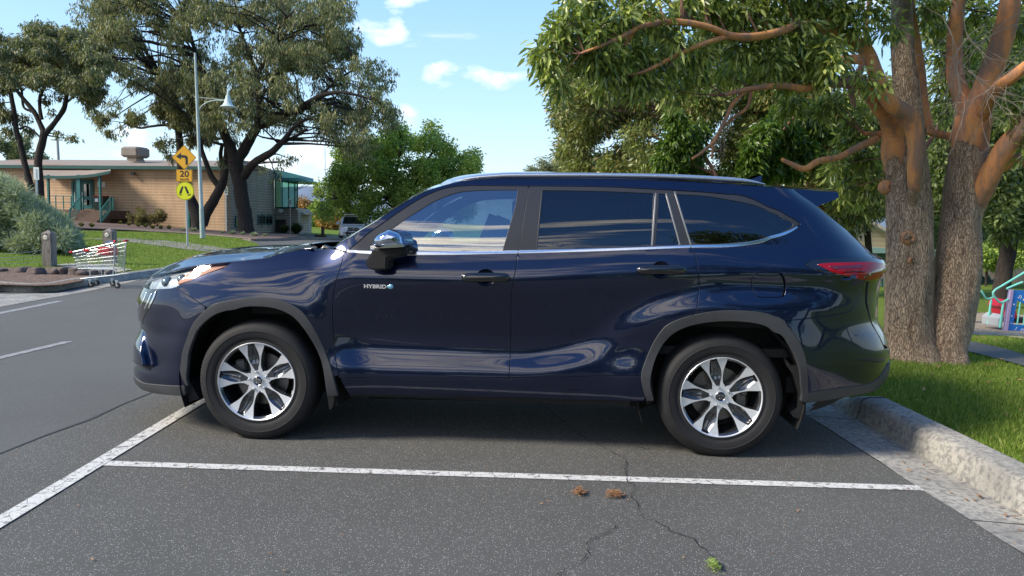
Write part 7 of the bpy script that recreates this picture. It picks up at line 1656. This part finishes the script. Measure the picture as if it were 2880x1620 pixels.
for i, (x, y, r_) in enumerate(((330,1215,40),(470,1225,60),(830,1250,40),(960,1262,60),(1090,1270,50),(1240,1285,60),(1380,1285,40))):
    tuft(440+x/4.53, 380+y/4.53, 50.5, r_/4.53*.9, SHRL, 'low grey groundcover plant, %s from the left below the dark trunks' % ordn[i], disp=False, n=260, up=.25, group='grey groundcover plants below the gum trees', name='groundcover_plant')
tuft(833, 658, 57.5, 34, DKL, 'large dark strappy clump beside the brown lower door', disp=False, n=700, up=.9, group=None, name='strappy_plant', wd=.035); tuft(800, 656, 57, 26, DKL, 'smaller strappy clump at the foot of the ramp rail', disp=False, n=420, up=.9, group=None, name='strappy_plant', wd=.035); tuft(327, 615, 51, 17, DKL, 'spiky dark clump right of the entry steps', disp=False, n=200, group=None, name='strappy_plant', wd=.03)
for x, y, rr, nn, lb_ in ((1200,790,80,3400,'loose olive bush against the long block wall'),(1330,800,68,2600,'right hand half of the olive bushes along the block wall'),(1130,800,38,900,'small sparse bush left of the olive bushes')):
    o = empty('olive_bush', (0, 0, 0), 0, lb_, 'bush', 'bushes by the block wall'); c = on_d(x/3.019, 350+y/3.019, 50.8); f = 50.8/FPX/3.019; r = random.Random(x); C = np.array([c+np.array([r.uniform(-1, 1)*rr*f*.7, r.uniform(-.3, .3), r.uniform(-.6, .8)*rr*f]) for _ in range(9)]); Rr = np.full(9, rr*f*.42)
    k = MB(); twigs(k, [(c-np.array([0, 0, rr*f]), .03)], C, Rr, x, .02); k.build('stem', DBARK, o); leaves('foliage', C, Rr, nn, .13, .022, leafmat('olive_bush_leaf', [(0.13, 0.12, 0.055), (0.21, 0.19, 0.085), (0.30, 0.27, 0.13)], .3) if 'olive_bush_leaf' not in MATS else MATS['olive_bush_leaf'], o, x, droop=0, shellness=.1)
# ------------------------------------------------------------------ shopping trolley
tp = ground(265, 810, zpave); o = empty('shopping_trolley', (tp[0], tp[1], zpave(tp[0], tp[1])), -yaw, 'steel wire shopping trolley with red handle ends standing at the island kerb', 'shopping trolley'); fz = float((tp-CAM)@fw)/FPX/3.019
def T(x, y, w=0.0): return Vector(((x-265*3.019)*fz, w, max(.0, (1392-y)*fz)))
WIRE = mat('trolley_chromed_wire', (0.62, 0.66, 0.66), .3, .6); k = MB(); W0 = (-.02, .46)
TL, TR_, BR, BL = (622,1092), (975,1005), (955,1230), (650,1232)
def lerp2(a, b, t): return (a[0]+(b[0]-a[0])*t, a[1]+(b[1]-a[1])*t)
for sd in (0, 1):
    wt_, wb_ = (W0[0], W0[0]+.07) if sd == 0 else (W0[1], W0[1]-.07)
    for i in range(27):
        t = i/26; a = lerp2(TL, TR_, t); b = lerp2(BL, BR, t); k.tube([T(*a, wt_), T(*b, wb_)], .0028, 4)
    for t in (0, .16, .32, .5, .66, .83, 1): a = lerp2(TL, BL, t); b = lerp2(TR_, BR, t); ww = wt_+(wb_-wt_)*t; k.tube([T(*a, ww), T(*b, ww)], .0038 if 0 < t < 1 else .007, 5)
for i in range(1, 12):
    w = W0[0]+(W0[1]-W0[0])*i/12; wb = W0[0]+.07+(W0[1]-W0[0]-.14)*i/12; k.tube([T(*TL, w), T(*BL, wb), T(*BR, wb), T(*TR_, w)], .0028, 4)
for t in (.0, .33, .66, 1): a = lerp2(TL, BL, t); k.tube([T(*a, W0[0]+.07*t), T(*a, W0[1]-.07*t)], .004, 4)
for t in (.2, .4, .6, .8): a = lerp2(BL, BR, t); k.tube([T(*a, W0[0]+.07), T(*a, W0[1]-.07)], .004, 4)
k.build('basket', WIRE, o)
k = MB()
for w in (.03, .41):
    k.tube([T(978,1000,w), T(960,1250,w), T(955,1268,w)], .011, 8); k.tube([T(680,1318,w), T(1000,1275,w)], .011, 8); k.tube([T(762,1312,w), T(758,1240,w)], .009, 8); k.tube([T(885,1295,w), T(890,1235,w)], .009, 8)
k.tube([T(680,1318,.03), T(680,1318,.41)], .011, 8); k.tube([T(700,1330,.05), T(700,1330,.39)], .009, 8); k.build('frame', WIRE, o, auto=50)
RED = mat('red_plastic', (0.55, 0.02, 0.025), .35); BLU = mat('blue_plastic', (0.04, 0.10, 0.30), .35)
k = MB(); k.tube([T(985,990,-.03), T(988,992,.0)], .024, 10); k.tube([T(968,992,.4), T(985,990,.47)], .02, 10); k.build('handle_end', RED, o, auto=50); k = MB(); k.tube([T(800,1012,.44), T(985,990,-.02)], .013, 8); k.build('handle', BLU, o, auto=50); k = MB(); k.box(tuple(T(618,1090,-.02)), (.06, .05, .045), bev=.01); k.build('corner_guard', RED, o); k = MB(); k.box(tuple(T(750,1072,-.03)), (.11, .03, .05), bev=.01); k.build('corner_guard', RED, o)
k = MB(); k.box(tuple(T(868,1080,.22)), (.24, .30, .15), bev=.02); k.build('child_seat', RED, o)
for x, y, w in ((765,1357,.03),(718,1357,.41),(990,1320,.03),(858,1335,.41)):
    k = MB(); c = T(x, y, w); c.z = .055; k.lathe([(.022, -.015), (.05, -.015), (.056, -.008), (.056, .008), (.05, .015), (.022, .015)], tuple(c), 'y', 20); cw_ = k.build('castor', mat('castor_rubber', (0.02, 0.02, 0.022), .6), o, auto=40)
    k = MB(); k.lathe([(.001, -.018), (.022, -.018), (.024, .018), (.001, .018)], tuple(c), 'y', 14); k.bar(tuple(c+Vector((0, -.022, 0))), tuple(c+Vector((-.02, -.022, .1))), .02, .004); k.bar(tuple(c+Vector((0, .022, 0))), tuple(c+Vector((-.02, .022, .1))), .02, .004); k.build('castor_fork', WIRE, cw_)
# ------------------------------------------------------------------ white utility truck
gp = on_d(889*DS, 607*DS, 50.5); o = empty('utility_truck', tuple(gp), -yaw+R_(14), 'white double cab utility truck with black bull bar and roof rack facing us', 'utility truck')
WP = mat('white_car_paint', (0.80, 0.81, 0.82), .25, Coat_Weight=.6); DG = mat('dark_car_glass', (0.02, 0.025, 0.03), .05, Coat_Weight=1.0)
def hull(name, secs, m, par, auto=35):
    """sections (y, half width, z0, z1, top half width) joined from front to back"""
    k = MB(); vs = []
    for y, w, z0, z1, wt_ in secs: vs += [(-w, y, z0), (-w*1.02, y, z0+(z1-z0)*.55), (-wt_, y, z1), (wt_, y, z1), (w*1.02, y, z0+(z1-z0)*.55), (w, y, z0)]
    n = len(secs); fs = [(6*i+a, 6*i+(a+1) % 6, 6*i+6+(a+1) % 6, 6*i+6+a) for i in range(n-1) for a in range(6)]+[tuple(range(6))[::-1], tuple(range(6*n-6, 6*n))]; k.add(vs, fs); ob = k.build(name, m, par); bm = bmesh.new(); bm.from_mesh(ob.data); bmesh.ops.bevel(bm, geom=[e_ for e_ in bm.edges if e_.calc_face_angle(0) > .35], offset=.03, segments=2, affect='EDGES'); bm.to_mesh(ob.data); bm.free(); ob.data.shade_smooth(); ob.data.set_sharp_from_angle(angle=R_(auto)); return ob
hull('body', [(0, .80, .42, .92, .74), (.15, .89, .36, 1.0, .82), (1.15, .91, .36, 1.14, .84), (3.3, .91, .36, 1.12, .88), (5.2, .90, .45, 1.10, .88)], WP, o)
hull('cab', [(1.1, .82, 1.10, 1.13, .78), (1.85, .82, 1.12, 1.70, .62), (2.7, .82, 1.12, 1.75, .62), (3.25, .82, 1.1, 1.68, .62), (3.45, .80, 1.1, 1.15, .76)], WP, o)
k = MB(); k.add([(-.72, 1.16, 1.17), (.72, 1.16, 1.17), (.58, 1.80, 1.655), (-.58, 1.80, 1.655), (-.72, 1.12, 1.175), (.72, 1.12, 1.175), (.58, 1.76, 1.67), (-.58, 1.76, 1.67)], [(4, 5, 6, 7), (0, 3, 2, 1), (0, 1, 5, 4), (3, 7, 6, 2), (0, 4, 7, 3), (1, 2, 6, 5)]); k.build('windscreen', DG, o)
for sx in (1, -1):
    for y0, y1 in ((1.45, 2.2), (2.28, 3.1)):
        k = MB(); k.add([(sx*.845, y0 if y0 > 1.5 else y0, 1.19), (sx*.845, y1, 1.19), (sx*.665, y1-.05, 1.62), (sx*.665, (1.88 if y0 < 2 else y0+.03), 1.62), (sx*.80, y0, 1.19), (sx*.80, y1, 1.19), (sx*.64, y1-.05, 1.60), (sx*.64, 1.88 if y0 < 2 else y0+.03, 1.60)], [(0, 1, 2, 3), (0, 4, 5, 1), (1, 5, 6, 2), (2, 6, 7, 3), (3, 7, 4, 0)]); k.build('side_window', DG, o)
    k = MB(); k.box((sx*1.02, 1.45, 1.22), (.20, .12, .20), bev=.03); k.build('door_mirror', WP, o)
    k = MB(); k.add([(sx*.40, -.02, .84), (sx*.80, .05, .80), (sx*.86, .22, .98), (sx*.46, .02, .95), (sx*.40, .1, .84), (sx*.78, .15, .80), (sx*.84, .3, .98), (sx*.46, .12, .95)], [(0, 1, 2, 3), (4, 7, 6, 5), (0, 4, 5, 1), (1, 5, 6, 2), (2, 6, 7, 3), (3, 7, 4, 0)]); k.build('headlight', CHROME, o)
    k = MB(); k.lathe([(.001, -.02), (.06, -.02), (.08, .01)], (sx*.64, -.02, .58), 'y', 14); k.build('fog_light', CHROME, o, auto=40)
    for y in (.85, 4.0):
        k = MB(); k.lathe([(.001, -.11), (.20, -.11), (.22, -.13), (.34, -.12), (.375, -.08), (.375, .08), (.34, .12), (.001, .12)], (sx*.79, y, .37), 'x', 24); k.build('wheel', RUBBER, o, auto=35)
k = MB(); k.box((0, -.0, .86), (.78, .05, .16), bev=.01); g_ = k.build('grille', BLACKP, o)
k = MB(); 
for i in range(9): k.box((-.34+.085*i, -.035, .86), (.014, .02, .14))
k.build('grille_bar', CHROME, g_)
k = MB(); [k.add([(cx_*1.0+.0, -.06, .86+cz_+.035), (cx_+.026, -.06, .86+cz_), (cx_, -.06, .86+cz_-.035), (cx_-.026, -.06, .86+cz_)], [(0, 1, 2, 3)]) for cx_, cz_ in ((0, .035), (.03, -.018), (-.03, -.018))]; k.build('front_emblem', CHROME, g_)
k = MB(); k.tube([(-.42, -.12, .34), (-.44, -.13, .62), (-.36, -.14, .73), (0, -.15, .76), (.36, -.14, .73), (.44, -.13, .62), (.42, -.12, .34)], .035, 8); k.tube([(-.44, -.12, .56), (.44, -.12, .56)], .025, 8); k.build('bull_bar', BLACKP, o, auto=50)
k = MB(); k.box((0, -.0, .55), (1.1, .06, .14), bev=.02); k.build('lower_grille', BLACKP, o); k = MB(); k.box((.02, -.17, .47), (.37, .015, .13)); k.build('number_plate', WHITEP, o)
k = MB(); 
for y in np.linspace(1.9, 3.4, 6): k.box((0, y, 1.86), (1.25, .05, .03))
k.box((-.62, 2.65, 1.86), (.04, 1.6, .05)); k.box((.62, 2.65, 1.86), (.04, 1.6, .05)); k.build('roof_rack', BLACKP, o); k = MB(); k.box((-.1, 1.8, 1.83), (1.0, .06, .06), bev=.01); k.build('light_bar', mat('light_bar_lens', (0.7, 0.72, 0.7), .15, .5), o)
# ------------------------------------------------------------------ right side: house, sheds, fence
ho = empty('gabled_house', (0, 0, 0), 0, 'beige weatherboard gabled house beyond the lawn right of the SUV', 'house')
def wb_fn(nt, b):
    p = nt.coord('Object'); s = nt.node('ShaderNodeSeparateXYZ'); nt.put(s.inputs[0], p); f = nt.math('FRACT', nt.math('MULTIPLY', s.outputs[2], 4.2)); nt.put(b.inputs['Base Color'], nt.ramp(f, [(0.0, (0.20, 0.145, 0.085)), (0.12, (0.50, 0.38, 0.235)), (1.0, (0.44, 0.33, 0.20))])); nt.put(b.inputs['Normal'], nt.bump(f, .7, .03))
mb = MB(); pxp(mb, [(2330,700),(2330,655),(2425,612),(2503,655),(2560,690),(2560,712),(2330,712)], 40, 6, disp=False); mb.build('gable_wall', mat('beige_weatherboard', rough=.8, fn=wb_fn), ho)
mb = MB(); pxp(mb, [(2415,610),(2425,604.5),(2580,690),(2578,699),(2425,613)], 39.5, 7, disp=False); pxp(mb, [(2435,610),(2425,604.5),(2320,652),(2320,660),(2425,613)], 39.5, 7, disp=False); mb.build('roof', mat('tan_roof_edge', (0.42, 0.36, 0.27), .7), ho)
o = empty('green_shed', (0, 0, 0), 0, 'green corrugated steel shed below the beige house', 'shed'); 
def cor_fn(c):
    def f(nt, b):
        p = nt.coord('Object'); s = nt.node('ShaderNodeSeparateXYZ'); nt.put(s.inputs[0], p); w = nt.math('SINE', nt.math('MULTIPLY', s.outputs[0], 40)); nt.put(b.inputs['Base Color'], nt.mix(nt.noise(p, 1.2, 4, .6), tuple(x*.85 for x in c), tuple(x*1.12 for x in c))); nt.put(b.inputs['Normal'], nt.bump(w, .6, .03))
    return f
mb = MB(); pxp(mb, [(2380,708),(2560,712),(2560,806),(2380,806)], 38, 4, disp=False); mb.build('wall', mat('green_corrugated', rough=.6, fn=cor_fn((0.075, 0.145, 0.11))), o); mb = MB(); pxp(mb, [(2370,696),(2470,697),(2564,702),(2566,713),(2370,711)], 37.7, 4.6, disp=False); mb.build('roof', mat('pale_teal_roof', (0.22, 0.36, 0.33), .6), o)
o = empty('white_shed', (0, 0, 0), 0, 'white corrugated shed seen between the two stems of the big gum', 'shed'); mb = MB(); pxp(mb, [(2590,704),(2700,702),(2747,738),(2740,797),(2590,797)], 42, 4, disp=False); mb.build('wall', mat('white_corrugated', rough=.6, fn=cor_fn((0.62, 0.66, 0.70))), o); mb = MB(); pxp(mb, [(2585,690),(2620,672),(2665,676),(2705,703),(2590,706)], 41.8, 4.5, disp=False); mb.build('roof', mat('pale_blue_roof', (0.42, 0.50, 0.56), .6), o)
o = empty('paling_fence', (0, 0, 0), 0, 'weathered grey timber paling fence across the back of the lawn', 'fence'); mb = MB()
def paling(nt, b):
    p = nt.coord('Object'); s = nt.node('ShaderNodeSeparateXYZ'); nt.put(s.inputs[0], p); f = nt.math('FRACT', nt.math('MULTIPLY', s.outputs[0], 6.5)); n = nt.noise(nt.map(p, (7, 7, .4)), 1.0, 4, .7); c = nt.mix(n, (0.155, 0.13, 0.10), (0.30, 0.26, 0.205)); nt.put(b.inputs['Base Color'], nt.mix(nt.ramp(f, [(0.0, .8), (0.08, 0.0), (.92, 0.0), (1.0, .8)]), c, (0.05, 0.04, 0.03)))
pxp(mb, [(2500,745),(2745,745),(2770,746),(2815,754),(2818,803),(2500,800)], 46, .06, disp=False); pxp(mb, [(2819,756),(2860,753),(3000,760),(3000,812),(2819,803)], 45, .06, disp=False); pxp(mb, [(2050,735),(2500,745),(2500,800),(2050,792)], 46, .06, disp=False); mb.build('palings', mat('grey_palings', rough=.9, fn=paling), o)
mb = MB()
for x in (2560, 2690, 2817, 2935): pxp(mb, [(x, 744), (x+6, 744), (x+6, 806), (x, 806)], 44.9, .1, disp=False)
mb.build('fence_post', mat('fence_post_timber', (0.22, 0.19, 0.15), .9), o)
o = empty('tarp_heap', (0, 0, 0), 0, 'crumpled dark green tarpaulin heap at the foot of the paling fence', 'tarp'); c = on_d(2768, 796, 43.5); mb = MB(); r = random.Random(8); n = 14; vs = []
for i in range(n):
    for j in range(6): a = math.pi*j/5; rr = (.5+.12*r.uniform(-1, 1))*math.sin(math.pi*(i+.5)/n)**.6; vs.append((c[0]-.75+1.5*i/(n-1), c[1]+.5*math.cos(a)*rr, c[2]+.75*math.sin(a)*rr*(1+.3*math.sin(i*1.7))))
mb.add(vs, [(i*6+j, (i+1)*6+j, (i+1)*6+j+1, i*6+j+1) for i in range(n-1) for j in range(5)]); mb.build('tarpaulin', mat('tarp_green', rough=.5, fn=varied((0.05, 0.10, 0.09), .5, 3)), o)
# ------------------------------------------------------------------ playground
PG = on_d(2832, 932, 17.0); o = empty('play_equipment', tuple(PG), -yaw, 'blue music note play panel with lilac post, turquoise rails and red slide', 'playground'); fp = 17.0/FPX/5.174
def G(x, y, w=0.0): return Vector((((2650+x/5.174)-2832)*17/FPX, w, (932-(680+y/5.174))*17/FPX))
BLUEP = mat('blue_play_panel', (0.02, 0.20, 0.62), .4); LIL = mat('lilac_post', (0.50, 0.38, 0.58), .45); TURQ = mat('turquoise_rail', (0.22, 0.68, 0.56), .35); WDOT = mat('white_cutout', (0.8, 0.8, 0.8), .5)
def gp2(name, pts, m, par, w0, th): k = MB(); k.prism([(G(x, y).x, G(x, y).z) for x, y in pts], lambda a, b, d: (a, w0+d, b), th); return k.build(name, m, par)
pn = gp2('panel', [(965,700),(1480,705),(1480,850),(1340,850),(1190,918),(1110,868),(1052,850),(1022,1200),(1480,1218),(1480,1335),(955,1312)], BLUEP, o, 0, .03)
gp2('post', [(940,692),(985,692),(945,1330),(902,1330)], LIL, o, -.02, .09)
k = MB(); k.tube([G(1108,870,.015), G(1088,1206,.015)], .017, 8); k.build('panel_bar', TURQ, pn, auto=50); k = MB(); k.tube([G(1190,905,.015), G(1180,1210,.015)], .017, 8); k.build('panel_bar', TURQ, pn, auto=50)
for i, (x, y, r_) in enumerate(((1012,908,13),(990,1077,12),(992,1185,9),(1148,835,14),(1100,700,0))):
    if r_: gp2('dot', [(x+r_*math.cos(a), y+r_*math.sin(a)) for a in np.linspace(0, 6.28, 13)[:-1]], WDOT, pn, -.004, .004)
def note(x, y, s_, two=True):
    k = MB()
    def pr(pts): k.prism([(G(x+a*s_, y+b*s_).x, G(x+a*s_, y+b*s_).z) for a, b in pts], lambda a, b, d: (a, -.004+d, b), .004)
    ell = lambda cx_, cy_: [(cx_+9*math.cos(a), cy_+7*math.sin(a)) for a in np.linspace(0, 6.28, 11)[:-1]]
    pr(ell(-18, 14)); pr([(-12, 14), (-7, 14), (2, -22), (-4, -22)])
    if two: pr(ell(12, 18)); pr([(18, 18), (23, 18), (28, -18), (22, -18)]); pr([(-4, -22), (28, -18), (26, -8), (-4, -12)])
    else: pr([(-4, -22), (8, -14), (6, -8), (-3, -14)])
    k.build('music_note', WDOT, pn)
note(1088, 795, 1.0); note(1080, 1258, 1.0, False); note(1155, 1280, 1.0); note(1215, 790, 1.0)
k = MB(); k.tube([G(1330,310), G(1190,398), G(950,555), G(730,697), G(697,735), G(700,780), G(790,875), G(825,885), G(870,868), G(925,832)], .026, 8); k.build('handrail', TURQ, o, auto=60); k = MB(); k.tube([G(1100,705,.5), G(1190,660,.5), G(1330,600,.5)], .026, 8); k.build('handrail', TURQ, o, auto=60); k = MB(); k.tube([G(725,745,.5), G(800,855,.5), G(850,862,.5), G(925,830,.5)], .022, 8); k.build('handrail', TURQ, o, auto=60)
for x, w in ((858, 0), (884, .5)):
    k = MB(); k.tube([G(x, 870, w), G(x-24, 1250, w)], .027, 8); k.build('rail_post', TURQ, o, auto=60)
gp2('ramp', [(918,1070),(850,1130),(850,1245),(908,1262)], mat('grey_ramp', (0.42, 0.43, 0.44), .6), o, .1, .6)
gp2('slide', [(1075,862),(1230,925),(1300,1140),(1120,1140),(1095,1020),(1040,975)], mat('red_slide', (0.45, 0.01, 0.03), .3), o, .5, .5); gp2('under_deck', [(1110,1140),(1480,1140),(1480,1215),(1105,1205)], BLACKP, o, .4, .5)
ry = on_d(2738, 880, 22); o = empty('spring_rocker', tuple(ry), -yaw, 'yellow moulded spring rocker seat beyond the big gum trunk', 'playground'); f = 22/FPX/5.174
def Y(x, y, w=0.0): return (((2650+x/5.174)-2738)*22/FPX, w, (880-(680+y/5.174))*22/FPX)
YP = mat('yellow_plastic', (0.85, 0.42, 0.01), .35)
k = MB(); k.prism([(Y(x, y)[0], Y(x, y)[2]) for x, y in [(345,850),(400,852),(470,835),(505,845),(515,880),(515,915),(480,925),(455,950),(460,1000),(480,1025),(440,1022),(360,1035),(330,1035)]], lambda a, b, d: (a, d, b), .04); k.build('side_panel', YP, o); k = MB(); k.prism([(Y(x, y)[0], Y(x, y)[2]) for x, y in [(345,860),(400,862),(470,845),(505,855),(515,890),(480,925),(455,950),(460,1000),(440,1012),(330,1025)]], lambda a, b, d: (a, d+.4, b), .04); k.build('side_panel', YP, o); k = MB(); k.box(Y(370, 965, .2), (.5, .38, .05), bev=.01); k.build('seat', mat('brown_seat_board', (0.2, 0.09, 0.05), .6), o); k = MB(); k.tube([Y(400, 855, -.05), Y(400, 855, .5)], .02, 8); k.build('grab_bar', GALV, o); k = MB(); k.tube([Y(400, 1010, .2), Y(400, 1090, .2)], .07, 10); k.build('spring', BLACKP, o)
# ------------------------------------------------------------------ litter on the asphalt, weed
LITM = leafmat('dry_seed_litter', [(0.20, 0.09, 0.04), (0.34, 0.18, 0.09), (0.45, 0.28, 0.15)], .1, .8, .2)
def litter(px, py, wpx, hpx, n, m, label, seed, name='seed_cluster', h=.02, L0=.02):
    c = on_z(px, py, .008); a = on_z(px+wpx/2, py, .008); wx = float(np.linalg.norm(a-c)); b = on_z(px, py+hpx/2, .008); wy = float(np.linalg.norm(b-c)); r = np.random.default_rng(seed); mb = MB()
    for _ in range(n):
        x, y = r.normal(0, .45)*wx, r.normal(0, .45)*wy; an = r.uniform(-.9, .9); l = L0*r.uniform(.5, 1.2); z = r.uniform(.001, h)*math.exp(-(x/wx)**2); d = np.array([math.cos(an)*l, math.sin(an)*l, r.uniform(-.3, .5)*l]); s_ = np.array([-math.sin(an), math.cos(an), r.uniform(-.3, .3)])*l*.16; p = np.array([x, y, z]); mb.add([p-d*.5, p+s_, p+d*.5, p-s_], [(0, 1, 2, 3)])
    o = mb.build(name, m); o.location = tuple(c); tag(o, label, 'litter' if name != 'weed_sprig' else 'weed'); return o
litter(1630, 1384, 36, 20, 260, LITM, 'left one of two small dry brown seed clusters on the asphalt', 1); litter(1730, 1391, 50, 18, 300, LITM, 'right, longer one of two dry brown seed clusters on the asphalt', 2)
litter(2008, 1592, 32, 34, 240, leafmat('lime_weed', [(0.16, 0.24, 0.04), (0.3, 0.4, 0.09), (0.4, 0.48, 0.16)], .3), 'tiny lime green weed growing from the asphalt crack', 3, 'weed_sprig', .025, .016)
litter(2352, 1126, 90, 22, 420, leafmat('pale_leaf_litter', [(0.34, 0.25, 0.12), (0.5, 0.4, 0.22), (0.3, 0.3, 0.1)], .2), 'scatter of pale dry leaves at the end of the kerb below the rear bumper', 4, 'leaf_litter', .02, .05)
def scatter(name, n, seed, region, zf, m, label, L0):
    r = np.random.default_rng(seed); mb = MB()
    for _ in range(n):
        x, y = region(r); an = r.uniform(0, 6.28); l = L0*r.uniform(.5, 1.2); z = zf(x, y); d = np.array([math.cos(an)*l, math.sin(an)*l, r.uniform(-.1, .2)*l]); s_ = np.array([-math.sin(an), math.cos(an), r.uniform(-.4, .4)])*l*.2; p = np.array([x, y, z+.008])
        mb.add([p-d*.5, p+s_, p+d*.5, p-s_], [(0, 1, 2, 3)])
    return tag(mb.build(name, m), label, 'leaf litter', kind='stuff')
scatter('fallen_leaves', 70, 3, lambda r: (lambda y: (kx_(y)-abs(r.normal(0, .10))-.01, y))(r.uniform(-2.5, 2.2)), lambda x, y: -.004, LITM, 'dry leaves gathered in the gutter along the kerb', .038)
scatter('grit_and_leaf_bits', 150, 5, lambda r: (r.uniform(-3.5, 3.8), r.uniform(-2.6, 1.2)), lambda x, y: .002, LITM, 'small dry leaf fragments scattered over the asphalt bay', .022)
scatter('lawn_leaf_litter', 260, 6, lambda r: (r.uniform(4.4, 8.5), r.uniform(.5, 6)), lambda x, y: zlawn(x, y)+.03, LITM, 'brown fallen leaves lying in the grass below the big gum', .06)
for i, (x, y) in enumerate(((2633, 1150), (2560, 1085), (2770, 1118), (2478, 1110))): litter(x, y-4, 12, 4, 8, LITM, 'fallen brown leaf in the grass, %s from the kerb' % ordn[i], 10+i, 'fallen_leaf', .02, .06)
